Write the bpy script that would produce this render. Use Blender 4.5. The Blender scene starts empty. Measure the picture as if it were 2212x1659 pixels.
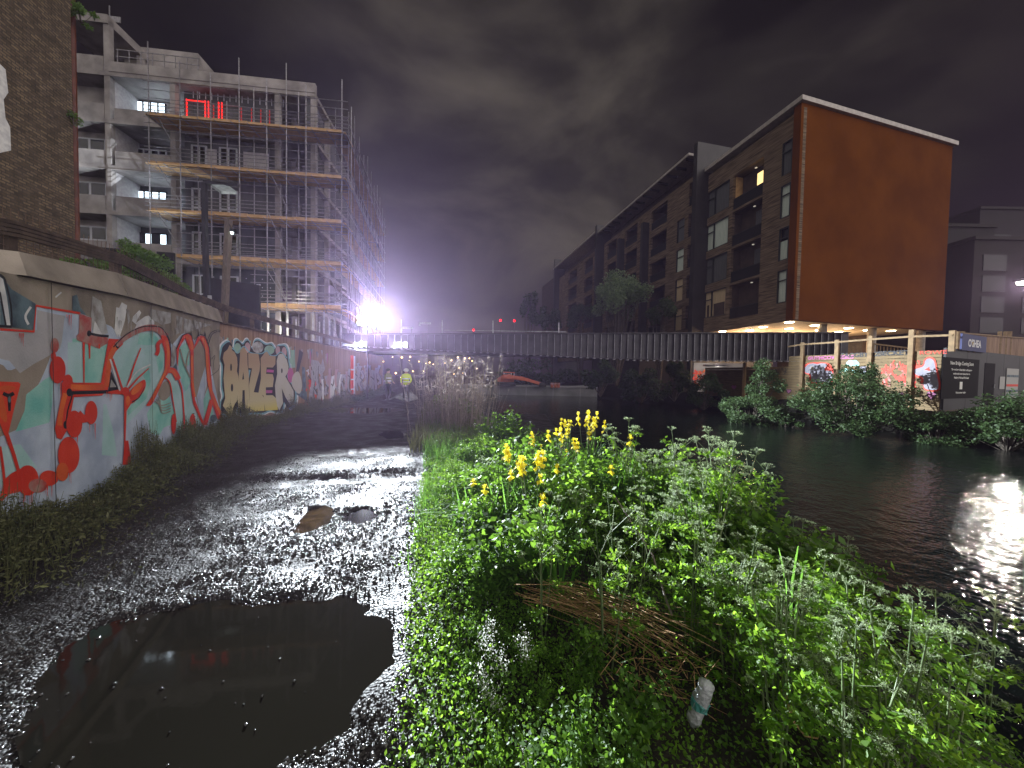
import bpy, math, random
import numpy as np
from mathutils import Vector, Matrix, noise as mnoise
random.seed(7); rng = np.random.default_rng(7)
sc = bpy.context.scene
COL = sc.collection
# ------------------------------------------------------------------ camera
CAMZ = 1.6
F = 740.0                      # focal length in units of a 2212 x 1659 picture
PIT = math.radians(1.7); ROL = math.radians(1.0)
fw = Vector((0, math.cos(PIT), -math.sin(PIT)))
r0 = Vector((1, 0, 0)); u0 = r0.cross(fw)
rt = r0 * math.cos(ROL) + u0 * math.sin(ROL)
up = -r0 * math.sin(ROL) + u0 * math.cos(ROL)
cd = bpy.data.cameras.new("camera"); cam = bpy.data.objects.new("camera", cd); COL.objects.link(cam)
cd.sensor_width = 36; cd.lens = F / 2212 * 36; cd.clip_start = 0.05; cd.clip_end = 2000
M = Matrix((rt, up, -fw)).transposed().to_4x4(); M.translation = (0, 0, CAMZ)
cam.matrix_world = M; sc.camera = cam
CP = Vector((0, 0, CAMZ))
def ray(vx, vy):
    return fw + rt * ((vx - 1106) / F) - up * ((vy - 829.5) / F)
def at_z(vx, vy, z=0.0):
    d = ray(vx, vy); return CP + d * ((z - CAMZ) / d.z)
def at_d(vx, vy, y):
    d = ray(vx, vy); return CP + d * (y / d.y)
def at_pl(vx, vy, p, n):
    d = ray(vx, vy); p = Vector(p); n = Vector(n)
    return CP + d * ((p - CP).dot(n) / d.dot(n))
# ------------------------------------------------------------------ world, exposure
sc.view_settings.view_transform = 'Standard'; sc.view_settings.look = 'None'
sc.view_settings.exposure = 0.0; sc.view_settings.gamma = 1.0; sc.view_settings.use_curve_mapping = False
sc.render.engine = 'CYCLES'
sc.cycles.use_denoising = True; sc.cycles.max_bounces = 5; sc.cycles.diffuse_bounces = 2
sc.cycles.glossy_bounces = 3; sc.cycles.transmission_bounces = 4; sc.cycles.volume_bounces = 0
sc.cycles.sample_clamp_indirect = 4.0
sc.cycles.caustics_reflective = False; sc.cycles.caustics_refractive = False
w = bpy.data.worlds.new("World"); sc.world = w; w.use_nodes = True
nt = w.node_tree; N = nt.nodes; L = nt.links; N.clear()
def wn(t, **k):
    n = N.new(t)
    for a, b in k.items(): setattr(n, a, b)
    return n
tc = wn('ShaderNodeTexCoord'); mp = wn('ShaderNodeMapping'); mp.inputs['Scale'].default_value = (1.0, 1.0, 2.1)
mp.inputs['Location'].default_value = (0.35, 0.1, 0.55)
L.new(tc.outputs['Generated'], mp.inputs[0])
nz = wn('ShaderNodeTexNoise'); nz.inputs['Scale'].default_value = 2.1; nz.inputs['Detail'].default_value = 9; nz.inputs['Roughness'].default_value = 0.52; nz.inputs['Distortion'].default_value = 0.35
L.new(mp.outputs[0], nz.inputs['Vector'])
cr = wn('ShaderNodeValToRGB'); cr.color_ramp.elements[0].position = 0.38; cr.color_ramp.elements[0].color = (0.004, 0.0037, 0.0035, 1)
cr.color_ramp.elements[1].position = 0.68; cr.color_ramp.elements[1].color = (0.105, 0.091, 0.072, 1)
e = cr.color_ramp.elements.new(0.5); e.color = (0.026, 0.0232, 0.0195, 1)
L.new(nz.outputs['Fac'], cr.inputs[0])
def dirmask(v, lo, hi):
    d = wn('ShaderNodeVectorMath', operation='DOT_PRODUCT'); d.inputs[1].default_value = Vector(v).normalized()
    L.new(tc.outputs['Generated'], d.inputs[0])
    m = wn('ShaderNodeMapRange', interpolation_type='SMOOTHSTEP'); m.inputs[1].default_value = lo; m.inputs[2].default_value = hi
    L.new(d.outputs['Value'], m.inputs[0]); return m.outputs[0]
m1 = dirmask(ray(1200, 500), 0.66, 1.0)          # town glow on the cloud down the canal
m2 = dirmask((0.88, -0.62, 0.28), 0.50, 0.97)        # sky glow added behind the camera to light the left walls
mul = wn('ShaderNodeMath', operation='MULTIPLY_ADD'); mul.inputs[1].default_value = 0.66; mul.inputs[2].default_value = 0.12; L.new(m1, mul.inputs[0])
vs = wn('ShaderNodeVectorMath', operation='SCALE'); L.new(cr.outputs[0], vs.inputs[0]); L.new(mul.outputs[0], vs.inputs['Scale'])
gl = wn('ShaderNodeVectorMath', operation='SCALE'); gl.inputs[0].default_value = (0.005, 0.004, 0.004); L.new(m1, gl.inputs['Scale'])
g2 = wn('ShaderNodeVectorMath', operation='SCALE'); g2.inputs[0].default_value = (2.1, 1.95, 1.85); L.new(m2, g2.inputs['Scale'])
a1 = wn('ShaderNodeVectorMath', operation='ADD'); L.new(vs.outputs[0], a1.inputs[0]); L.new(gl.outputs[0], a1.inputs[1])
a3 = wn('ShaderNodeVectorMath', operation='ADD'); L.new(a1.outputs[0], a3.inputs[0]); L.new(g2.outputs[0], a3.inputs[1])
m3 = dirmask((-0.8, -0.75, 0.3), 0.25, 0.97)       # unseen sky glow added on the left to brighten facade and far bank
g3 = wn('ShaderNodeVectorMath', operation='SCALE'); g3.inputs[0].default_value = (0.60, 0.57, 0.52); L.new(m3, g3.inputs['Scale'])
a2 = wn('ShaderNodeVectorMath', operation='ADD'); L.new(a3.outputs[0], a2.inputs[0]); L.new(g3.outputs[0], a2.inputs[1])
bg = wn('ShaderNodeBackground'); bg.inputs['Strength'].default_value = 1.0; L.new(a2.outputs[0], bg.inputs[0])
wo = wn('ShaderNodeOutputWorld'); L.new(bg.outputs[0], wo.inputs[0])

# ------------------------------------------------------------------ materials
MATS = {}
def mat(name, c, rough=0.7, c2=None, scale=4.0, metal=0.0, bump=0.0, bscale=None, emit=0.0, detail=4, alpha=None, spec=0.5, lo=0.35, hi=0.65, stretch=None, trans=0.0):
    if name in MATS: return MATS[name]
    m = bpy.data.materials.new(name); MATS[name] = m; m.use_nodes = True
    t = m.node_tree; n = t.nodes; l = t.links; b = n['Principled BSDF']
    b.inputs['Base Color'].default_value = (*c, 1); b.inputs['Roughness'].default_value = rough; b.inputs['Metallic'].default_value = metal
    b.inputs['Specular IOR Level'].default_value = spec
    if emit: b.inputs['Emission Color'].default_value = (*c, 1); b.inputs['Emission Strength'].default_value = emit
    if c2 is not None or bump:
        co = n.new('ShaderNodeTexCoord'); mpn = n.new('ShaderNodeMapping'); l.new(co.outputs['Object'], mpn.inputs[0])
        if stretch: mpn.inputs['Scale'].default_value = stretch
    if c2 is not None:
        z = n.new('ShaderNodeTexNoise'); z.inputs['Scale'].default_value = scale; z.inputs['Detail'].default_value = detail; l.new(mpn.outputs[0], z.inputs['Vector'])
        r = n.new('ShaderNodeValToRGB'); r.color_ramp.elements[0].position = lo; r.color_ramp.elements[1].position = hi
        r.color_ramp.elements[0].color = (*c, 1); r.color_ramp.elements[1].color = (*c2, 1)
        l.new(z.outputs['Fac'], r.inputs[0]); l.new(r.outputs[0], b.inputs['Base Color'])
    if bump:
        z2 = n.new('ShaderNodeTexNoise'); z2.inputs['Scale'].default_value = bscale or scale * 4; z2.inputs['Detail'].default_value = 5; l.new(mpn.outputs[0], z2.inputs['Vector'])
        bp = n.new('ShaderNodeBump'); bp.inputs['Strength'].default_value = bump; bp.inputs['Distance'].default_value = 0.02; l.new(z2.outputs['Fac'], bp.inputs['Height']); l.new(bp.outputs[0], b.inputs['Normal'])
    if trans:
        b.inputs['Transmission Weight'].default_value = trans
    return m
def leafmat(name, c, c2, trans=0.5, rough=0.55):
    if name in MATS: return MATS[name]
    m = bpy.data.materials.new(name); MATS[name] = m; m.use_nodes = True
    t = m.node_tree; n = t.nodes; l = t.links; b = n['Principled BSDF']; o = n['Material Output']
    g = n.new('ShaderNodeNewGeometry'); r = n.new('ShaderNodeValToRGB')
    r.color_ramp.elements[0].color = (*c, 1); r.color_ramp.elements[1].color = (*c2, 1)
    l.new(g.outputs['Random Per Island'], r.inputs[0]); l.new(r.outputs[0], b.inputs['Base Color'])
    b.inputs['Roughness'].default_value = rough
    tr = n.new('ShaderNodeBsdfTranslucent'); hs = n.new('ShaderNodeHueSaturation'); hs.inputs['Hue'].default_value = 0.5 if 'petal' in name else 0.48; hs.inputs['Value'].default_value = 1.7
    l.new(r.outputs[0], hs.inputs['Color']); l.new(hs.outputs[0], tr.inputs['Color'])
    mx = n.new('ShaderNodeMixShader'); mx.inputs[0].default_value = trans; l.new(b.outputs[0], mx.inputs[1]); l.new(tr.outputs[0], mx.inputs[2]); l.new(mx.outputs[0], o.inputs[0])
    return m
def brickmat(name, c1, c2, mortar, sx, rough=0.85, bw=0.23, bh=0.075, msize=0.012, noisec=None, rot=(math.pi/2, 0, 0)):
    m = bpy.data.materials.new(name); MATS[name] = m; m.use_nodes = True
    t = m.node_tree; n = t.nodes; l = t.links; b = n['Principled BSDF']; b.inputs['Roughness'].default_value = rough
    uv = n.new('ShaderNodeUVMap'); br = n.new('ShaderNodeTexBrick'); nz = n.new('ShaderNodeTexNoise'); nz.inputs['Scale'].default_value = 2.2; nz.inputs['Detail'].default_value = 8; nz.inputs['Roughness'].default_value = 0.7
    l.new(uv.outputs[0], br.inputs['Vector']); l.new(uv.outputs[0], nz.inputs['Vector'])
    br.inputs['Scale'].default_value = 1; br.inputs['Brick Width'].default_value = bw; br.inputs['Row Height'].default_value = bh; br.inputs['Mortar Size'].default_value = msize
    br.inputs['Color1'].default_value = (*c1, 1); br.inputs['Color2'].default_value = (*c2, 1); br.inputs['Mortar'].default_value = (*mortar, 1)
    mx = n.new('ShaderNodeMix'); mx.data_type = 'RGBA'; mx.blend_type = 'MULTIPLY'; mx.inputs[0].default_value = 0.6
    r = n.new('ShaderNodeValToRGB'); r.color_ramp.elements[0].position = 0.35; r.color_ramp.elements[0].color = (0.25, 0.25, 0.25, 1); r.color_ramp.elements[1].position = 0.62; r.color_ramp.elements[1].color = (1.3, 1.25, 1.15, 1)
    l.new(nz.outputs['Fac'], r.inputs[0]); l.new(br.outputs['Color'], mx.inputs[6]); l.new(r.outputs[0], mx.inputs[7]); l.new(mx.outputs[2], b.inputs['Base Color'])
    bp = n.new('ShaderNodeBump'); bp.inputs['Strength'].default_value = 0.9; bp.inputs['Distance'].default_value = 0.02; bp.invert = True
    l.new(br.outputs['Fac'], bp.inputs['Height']); l.new(bp.outputs[0], b.inputs['Normal'])
    return m

# ------------------------------------------------------------------ objects
def tag(o, label=None, cat=None, group=None, kind=None):
    if label: o['label'] = label
    if cat: o['category'] = cat
    if group: o['group'] = group
    if kind: o['kind'] = kind
    return o
def empty(name, loc=(0, 0, 0), label=None, cat=None, group=None):
    o = bpy.data.objects.new(name, None); COL.objects.link(o); o.location = loc; o.empty_display_size = 0.2
    return tag(o, label, cat, group)
class MB:
    def __init__(s): s.v = []; s.f = []; s.m = []; s.mats = []
    def mi(s, m):
        if m not in s.mats: s.mats.append(m)
        return s.mats.index(m)
    def add(s, vs, fs, m):
        o = len(s.v); s.v += [tuple(p) for p in vs]; k = s.mi(m)
        for f in fs: s.f.append([i + o for i in f]); s.m.append(k)
    def face(s, pts, m): s.add(pts, [list(range(len(pts)))], m)
    def box(s, c, h, m, ax=None):
        c = Vector(c); ax = ax or (Vector((1, 0, 0)), Vector((0, 1, 0)), Vector((0, 0, 1)))
        P = [c + ax[0] * (h[0] * i) + ax[1] * (h[1] * j) + ax[2] * (h[2] * k) for i in (-1, 1) for j in (-1, 1) for k in (-1, 1)]
        s.add(P, [(0, 1, 3, 2), (4, 6, 7, 5), (0, 4, 5, 1), (2, 3, 7, 6), (0, 2, 6, 4), (1, 5, 7, 3)], m)
    def bar(s, p, q, wd, ht, m):        # rectangular bar from p to q
        p = Vector(p); q = Vector(q); d = q - p; ln = d.length
        if ln < 1e-6: return
        d.normalize(); a = Vector((0, 0, 1)) if abs(d.z) < 0.95 else Vector((0, 1, 0))
        sd = d.cross(a).normalized(); u = sd.cross(d)
        s.box((p + q) / 2, (ln / 2, wd / 2, ht / 2), m, (d, sd, u))
    def tube(s, pts, rad, m, n=6, taper=1.0):
        pts = [Vector(p) for p in pts]; K = len(pts); vs = []; fs = []
        for i, p in enumerate(pts):
            d = (pts[min(i + 1, K - 1)] - pts[max(i - 1, 0)])
            d = d.normalized() if d.length > 1e-9 else Vector((0, 0, 1))
            a = Vector((0, 0, 1)) if abs(d.z) < 0.9 else Vector((1, 0, 0))
            sd = d.cross(a).normalized(); u = sd.cross(d)
            r = rad * (1 + (taper - 1) * i / max(K - 1, 1))
            for k in range(n):
                t = 2 * math.pi * k / n; vs.append(p + sd * (math.cos(t) * r) + u * (math.sin(t) * r))
        for i in range(K - 1):
            for k in range(n): fs.append((i * n + k, i * n + (k + 1) % n, (i + 1) * n + (k + 1) % n, (i + 1) * n + k))
        fs.append(list(range(n))[::-1]); fs.append([(K - 1) * n + k for k in range(n)])
        s.add(vs, fs, m)
    def ball(s, c, r, m, seg=8, rings=5, sc3=(1, 1, 1)):
        vs = [Vector(c) + Vector((0, 0, r * sc3[2]))]; fs = []
        for i in range(1, rings):
            a = math.pi * i / rings
            for k in range(seg):
                t = 2 * math.pi * k / seg; vs.append(Vector(c) + Vector((r * sc3[0] * math.sin(a) * math.cos(t), r * sc3[1] * math.sin(a) * math.sin(t), r * sc3[2] * math.cos(a))))
        vs.append(Vector(c) - Vector((0, 0, r * sc3[2]))); E = len(vs) - 1
        for k in range(seg):
            fs.append((0, 1 + k, 1 + (k + 1) % seg)); fs.append((E, 1 + (rings - 2) * seg + (k + 1) % seg, 1 + (rings - 2) * seg + k))
        for i in range(rings - 2):
            for k in range(seg): fs.append((1 + i * seg + k, 1 + (i + 1) * seg + k, 1 + (i + 1) * seg + (k + 1) % seg, 1 + i * seg + (k + 1) % seg))
        s.add(vs, fs, m)
    def build(s, name, parent=None, smooth=False, label=None, cat=None, group=None, kind=None):
        me = bpy.data.meshes.new(name); me.from_pydata(s.v, [], s.f)
        for m in s.mats: me.materials.append(m)
        me.polygons.foreach_set('material_index', s.m)
        if smooth: me.polygons.foreach_set('use_smooth', [True] * len(s.f))
        me.update()
        o = bpy.data.objects.new(name, me); COL.objects.link(o)
        if parent:
            o.parent = parent; o.matrix_parent_inverse = Matrix.Translation(-parent.location)
        return tag(o, label, cat, group, kind)
def npmesh(name, V, Fq, mats, parent=None, mi=None, smooth=False, **k):
    """numpy mesh; Fq is (n,3) or (n,4)"""
    me = bpy.data.meshes.new(name); nf, c = Fq.shape
    me.vertices.add(len(V)); me.vertices.foreach_set('co', np.asarray(V, dtype=np.float32).ravel())
    me.loops.add(nf * c); me.loops.foreach_set('vertex_index', Fq.astype(np.int32).ravel())
    me.polygons.add(nf); me.polygons.foreach_set('loop_start', np.arange(0, nf * c, c, dtype=np.int32)); me.polygons.foreach_set('loop_total', np.full(nf, c, dtype=np.int32))
    for m in mats: me.materials.append(m)
    if mi is not None: me.polygons.foreach_set('material_index', np.asarray(mi, dtype=np.int32))
    if smooth: me.polygons.foreach_set('use_smooth', np.ones(nf, dtype=bool))
    me.update(calc_edges=True); me.validate()
    o = bpy.data.objects.new(name, me); COL.objects.link(o)
    if parent:
        o.parent = parent; o.matrix_parent_inverse = Matrix.Translation(-parent.location)
    return tag(o, **k)
def copy_tree(o, parent=None):
    c = o.copy(); COL.objects.link(c); c.parent = parent
    for ch in list(o.children): copy_tree(ch, c)
    return c
def textmesh(name, body, size, m, p, xax, nrm, parent, align='CENTER', sx=1.0, bold=0.0):
    cu = bpy.data.curves.new(name, 'FONT'); cu.body = body; cu.size = size; cu.align_x = align; cu.offset = bold
    t = bpy.data.objects.new(name, cu); COL.objects.link(t)
    dg = bpy.context.evaluated_depsgraph_get(); me = bpy.data.meshes.new_from_object(t.evaluated_get(dg))
    bpy.data.objects.remove(t); me.materials.clear(); me.materials.append(m)
    xax = Vector(xax).normalized(); nrm = Vector(nrm).normalized(); y = nrm.cross(xax)
    Mx = Matrix((xax * sx, y, nrm)).transposed().to_4x4(); Mx.translation = p; me.transform(Mx)
    o = bpy.data.objects.new(name, me); COL.objects.link(o)
    o.parent = parent; o.matrix_parent_inverse = Matrix.Translation(-parent.location)
    return o
def uvplanar(o, xax, yax=(0, 0, 1), org=(0, 0, 0)):
    me = o.data; uvl = me.uv_layers.new(name='UVMap'); xax = Vector(xax); yax = Vector(yax); org = Vector(org)
    for lp in me.loops:
        p = me.vertices[lp.vertex_index].co - org; uvl.data[lp.index].uv = (p.dot(xax), p.dot(yax))
def rotm(n):
    """n random rotation bases (n,3,3)"""
    q = rng.normal(size=(n, 4)); q /= np.linalg.norm(q, axis=1, keepdims=True); a, b, c, d = q.T
    R = np.empty((n, 3, 3)); R[:, 0, 0] = 1 - 2 * (c*c + d*d); R[:, 0, 1] = 2 * (b*c - a*d); R[:, 0, 2] = 2 * (b*d + a*c)
    R[:, 1, 0] = 2 * (b*c + a*d); R[:, 1, 1] = 1 - 2 * (b*b + d*d); R[:, 1, 2] = 2 * (c*d - a*b); R[:, 2, 0] = 2 * (b*d - a*c); R[:, 2, 1] = 2 * (c*d + a*b); R[:, 2, 2] = 1 - 2 * (b*b + c*c)
    return R
def leafarr(C, size, asp=0.5, upb=0.6):
    """rhombic leaves, slightly folded, at centres C; normals biased upwards"""
    n = len(C); th = rng.uniform(0, 2 * np.pi, n); el = rng.normal(0, 0.55, n)
    d = np.stack([np.cos(th) * np.cos(el), np.sin(th) * np.cos(el), np.sin(el)], 1)
    nn = rng.normal(size=(n, 3)); nn[:, 2] += upb * 2.2; sd = np.cross(d, nn); sd /= np.linalg.norm(sd, axis=1, keepdims=True) + 1e-9
    nr = np.cross(sd, d); s = (size if np.ndim(size) else np.full(n, size)) * rng.uniform(0.6, 1.3, n); s = s[:, None]
    v = np.stack([C, C + d * s * 0.45 + sd * s * asp * 0.5 - nr * s * 0.06, C + d * s, C + d * s * 0.45 - sd * s * asp * 0.5 - nr * s * 0.06], 1).reshape(-1, 3)
    return v, np.arange(4 * n).reshape(-1, 4)
def vnoise(x, y, s=1.0, seed=0):
    """smooth value noise -1..1"""
    x = x * s + seed * 17.3; y = y * s + seed * 9.1; xi = np.floor(x).astype(int); yi = np.floor(y).astype(int); fx = x - xi; fy = y - yi
    fx = fx * fx * (3 - 2 * fx); fy = fy * fy * (3 - 2 * fy)
    def h(a, b):
        t = (a * 374761393 + b * 668265263 + seed * 982451653) & 0xffffffff; t = ((t ^ (t >> 13)) * 1274126177) & 0xffffffff; return ((t ^ (t >> 16)) & 0xffff) / 32767.5 - 1
    return (h(xi, yi) * (1 - fx) + h(xi + 1, yi) * fx) * (1 - fy) + (h(xi, yi + 1) * (1 - fx) + h(xi + 1, yi + 1) * fx) * fy
def lamp(name, typ, loc, energy, color, parent=None, radius=0.1, **k):
    ld = bpy.data.lights.new(name, typ); ld.energy = energy; ld.color = color
    if typ in ('POINT', 'SPOT'): ld.shadow_soft_size = radius
    for a, b in k.items(): setattr(ld, a, b)
    o = bpy.data.objects.new(name, ld); COL.objects.link(o); o.location = loc
    if parent:
        o.parent = parent; o.matrix_parent_inverse = Matrix.Translation(-parent.location)
    return o
Z = Vector((0, 0, 1))
U = Vector((-0.222, 1, 0)).normalized()       # along the canal
NN = Vector((U.y, -U.x, 0))                   # across it, to the right
def ST(s, t, z=0.0): return Vector((U.x * s + NN.x * t, U.y * s + NN.y * t, z))
# ================================================================== wall lines
W0 = Vector((-4.5, 3.0, 0)); W1 = Vector((-7.5, 8.8, 0)); W2 = Vector((-10.2, 27.0, 0))
Wm = W0 + (W0 - W1) * 0.75                     # behind the camera
# ================================================================== water, ground, banks
m_water = bpy.data.materials.new('canal_water'); m_water.use_nodes = True
t = m_water.node_tree; n = t.nodes; l = t.links; b = n['Principled BSDF']
b.inputs['Base Color'].default_value = (0.006, 0.009, 0.008, 1); b.inputs['Roughness'].default_value = 0.035; b.inputs['IOR'].default_value = 1.33
co = n.new('ShaderNodeTexCoord'); mpn = n.new('ShaderNodeMapping'); mpn.inputs['Scale'].default_value = (1.0, 1.0, 1.0); l.new(co.outputs['Object'], mpn.inputs[0])
z1 = n.new('ShaderNodeTexNoise'); z1.inputs['Scale'].default_value = 2.6; z1.inputs['Detail'].default_value = 2; z1.inputs['Distortion'].default_value = 0.6
z2 = n.new('ShaderNodeTexNoise'); z2.inputs['Scale'].default_value = 11.0; z2.inputs['Detail'].default_value = 3
l.new(mpn.outputs[0], z1.inputs['Vector']); l.new(mpn.outputs[0], z2.inputs['Vector'])
ad = n.new('ShaderNodeMath'); ad.operation = 'MULTIPLY_ADD'; ad.inputs[1].default_value = 0.34; l.new(z2.outputs['Fac'], ad.inputs[0]); sc1 = n.new('ShaderNodeMath'); sc1.operation = 'MULTIPLY'; sc1.inputs[1].default_value = 0.6; l.new(z1.outputs['Fac'], sc1.inputs[0]); l.new(sc1.outputs[0], ad.inputs[2])
bp = n.new('ShaderNodeBump'); bp.inputs['Strength'].default_value = 1.0; bp.inputs['Distance'].default_value = 0.035; l.new(ad.outputs[0], bp.inputs['Height']); l.new(bp.outputs[0], b.inputs['Normal'])
WZ = -0.7
def sheet(name, pts, z, m, **k):
    b = MB(); b.face([(p[0], p[1], z) for p in pts], m); return b.build(name, kind='structure', **k)
sheet('water', [ST(-25, 0.2), ST(-25, 21), ST(170, 21), ST(170, 0.2)], WZ, m_water)
m_soil = mat('soil', (0.010, 0.009, 0.007), 0.85, (0.026, 0.021, 0.015), 5, bump=0.8, bscale=30)
m_far = mat('dark_ground', (0.012, 0.012, 0.011), 0.9, (0.03, 0.028, 0.025), 0.7)
sheet('ground', [(-290, -60, 0), (290, -60, 0), (290, 330, 0), (-290, 330, 0)], -1.6, m_far)
def waterline(s): return 3.0 + 0.35 * math.sin(s * 0.7) - 0.9 * min(max((s - 5) / 4, 0), 1)
def bank_z(s, t):
    """height of the near bank, numpy"""
    wl = 3.0 + 0.35 * np.sin(s * 0.7) - 0.9 * np.clip((s - 5) / 4, 0, 1)
    q = np.clip(t / wl, -0.3, 1.3)
    z = -0.02 - 0.30 * np.clip(q, 0, 1) ** 1.6 - 0.55 * np.clip((q - 0.85) / 0.2, 0, 2.2)
    z += 0.07 * vnoise(s, t, 1.7, 3) * np.clip(q * 3, 0, 1) + 0.02 * vnoise(s, t, 7, 5) * np.clip(q * 3, 0, 1)
    return z
def gridmesh(name, S, T, fz, m, kind='structure', smooth=True, st=True, **k):
    s, t_ = np.meshgrid(S, T, indexing='ij'); z = fz(s, t_)
    x = U.x * s + NN.x * t_ if st else s; y = U.y * s + NN.y * t_ if st else t_
    V = np.stack([x.ravel(), y.ravel(), z.ravel()], 1); a, bb = len(S), len(T)
    i = (np.arange(a - 1)[:, None] * bb + np.arange(bb - 1)[None]).ravel()
    Fq = np.stack([i, i + bb, i + bb + 1, i + 1], 1)
    return npmesh(name, V, Fq, [m], smooth=smooth, kind=kind, **k)
gridmesh('bank', np.linspace(-6, 60, 260), np.linspace(-0.15, 3.9, 60), bank_z, m_soil)
# far bank
def fbz(s, t_):
    q = np.clip((t_ - 19.4) / 1.3, 0, 1); return -1.1 + 1.4 * q + 0.06 * vnoise(s, t_, 1.3, 8)
gridmesh('far_bank', np.linspace(-25, 170, 300), np.concatenate([np.linspace(19.2, 22, 12), [40, 160]]), fbz, mat('far_soil', (0.006, 0.006, 0.005), 0.95, (0.014, 0.013, 0.010), 3, spec=0.1))
# ---- path with pot holes and puddles
def cropF(pts): return [at_z(x * 0.45, 995.4 + y * 0.45, 0) for x, y in pts]
pud1 = cropF([(330, 880), (450, 810), (560, 770), (640, 745), (700, 735), (800, 715), (900, 700), (1000, 675), (1100, 662), (1200, 672), (1300, 660), (1420, 668), (1530, 672), (1590, 655), (1640, 618), (1700, 645), (1760, 690), (1800, 720), (1850, 770), (1890, 850), (1905, 960), (1850, 1000), (1790, 1060), (1760, 1130), (1720, 1190), (1680, 1270), (1640, 1330), (1540, 1400), (1400, 1450), (1150, 1500), (700, 1540), (300, 1500), (170, 1400), (130, 1250), (150, 1100), (230, 980)])
pud2 = cropF([(1405, 340), (1440, 265), (1480, 230), (1560, 205), (1612, 215), (1610, 250), (1580, 290), (1520, 320), (1450, 345)])
pud3 = cropF([(1640, 275), (1690, 235), (1740, 215), (1800, 225), (1815, 255), (1780, 285), (1700, 300)])
pud4 = [at_z(x, y) for x, y in [(815, 937), (835, 928), (862, 929), (880, 937), (870, 946), (835, 947)]]
pud5 = [at_z(x, y) for x, y in [(690, 884), (740, 879), (860, 880), (880, 886), (800, 893), (720, 892)]]
PUDS = [pud1, pud2, pud3, pud4, pud5]
def sdf(px, py, poly):
    """signed distance to a polygon, negative inside"""
    P = np.array([(p.x, p.y) for p in poly]); Q = np.roll(P, -1, 0); d = np.full(px.shape, 1e9); ins = np.zeros(px.shape, bool)
    for (ax, ay), (bx, by) in zip(P, Q):
        ex, ey = bx - ax, by - ay; wx, wy = px - ax, py - ay; tt = np.clip((wx * ex + wy * ey) / (ex * ex + ey * ey), 0, 1)
        d = np.minimum(d, (wx - ex * tt) ** 2 + (wy - ey * tt) ** 2)
        c = ((ay > py) != (by > py)) & (px < (bx - ax) * (py - ay) / (by - ay + 1e-12) + ax); ins ^= c
    return np.where(ins, -1, 1) * np.sqrt(d)
def path_z(x, y):
    z = 0.012 * vnoise(x, y, 1.1, 1) + 0.009 * vnoise(x, y, 4.2, 2) + 0.007 * vnoise(x, y, 15, 4) + 0.004 * vnoise(x, y, 38, 6)
    s = U.x * x + U.y * y
    z += 0.035 * np.exp(-((s - 5.75 - 0.12 * vnoise(x, y, 1.3, 9)) / 0.16) ** 2)   # ridge across the path, shaped to catch a bright band
    z -= 0.02 * np.exp(-((s - 5.35) / 0.2) ** 2)  # dip shaped to give the dark band beside it
    for i, P in enumerate(PUDS):
        d = sdf(x, y, P) + (0.05 * vnoise(x, y, 4.5, 71) + 0.025 * vnoise(x, y, 13, 72) if i == 0 else 0.02 * vnoise(x, y, 14, 73)); w_ = 0.16 if i == 0 else 0.08
        dep = 0.035 if i == 0 else 0.028
        z = z * (1 - 0.5 * np.clip(1 - (d + 0.1) / 0.3, 0, 1)) - dep * np.clip(0.5 - d / w_, 0, 1)
    return z
def path_zn(x, y): return path_z(x, y)
m_path = bpy.data.materials.new('wet_gravel'); m_path.use_nodes = True
t = m_path.node_tree; n = t.nodes; l = t.links; b = n['Principled BSDF']
co = n.new('ShaderNodeTexCoord'); v1 = n.new('ShaderNodeTexVoronoi'); v1.inputs['Scale'].default_value = 62; l.new(co.outputs['Object'], v1.inputs['Vector'])
z1 = n.new('ShaderNodeTexNoise'); z1.inputs['Scale'].default_value = 2.3; z1.inputs['Detail'].default_value = 5; l.new(co.outputs['Object'], z1.inputs['Vector'])
r = n.new('ShaderNodeValToRGB'); r.color_ramp.elements[0].position = 0.3; r.color_ramp.elements[0].color = (0.008, 0.0075, 0.007, 1); r.color_ramp.elements[1].position = 0.75; r.color_ramp.elements[1].color = (0.028, 0.024, 0.022, 1); l.new(z1.outputs['Fac'], r.inputs[0]); l.new(r.outputs[0], b.inputs['Base Color'])
rr = n.new('ShaderNodeMapRange'); rr.inputs[1].default_value = 0.35; rr.inputs[2].default_value = 0.65; rr.inputs[3].default_value = 0.42; rr.inputs[4].default_value = 0.75; l.new(z1.outputs['Fac'], rr.inputs[0]); l.new(rr.outputs[0], b.inputs['Roughness'])
bp = n.new('ShaderNodeBump'); bp.invert = True; bp.inputs['Strength'].default_value = 0.75; bp.inputs['Distance'].default_value = 0.012; l.new(v1.outputs['Distance'], bp.inputs['Height']); l.new(bp.outputs[0], b.inputs['Normal'])
X = np.arange(-9.0, 1.6, 0.035); 
Yr = np.concatenate([np.arange(-1.5, 0.6, 0.1), np.arange(0.6, 4.0, 0.022), np.arange(4.0, 8.0, 0.035), np.arange(8, 16, 0.12)])
def ztrim(x, y):
    z = path_zn(x, y); t_ = NN.x * x + NN.y * y
    return z - 0.25 * np.clip((t_ - 0.05) / 0.4, 0, 1)
gridmesh('path', X, Yr, ztrim, m_path, st=False)
sheet('path', [(-16, 15.9, 0), ST(16.5, 0.1), ST(90, 0.1), (-60, 90, 0)], -0.03, m_path)
sheet('verge', [(-9.1, -2, 0), (-9.1, 15.95, 0), (-40, 15.95, 0), (-40, -2, 0)], -0.04, m_soil)
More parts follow.
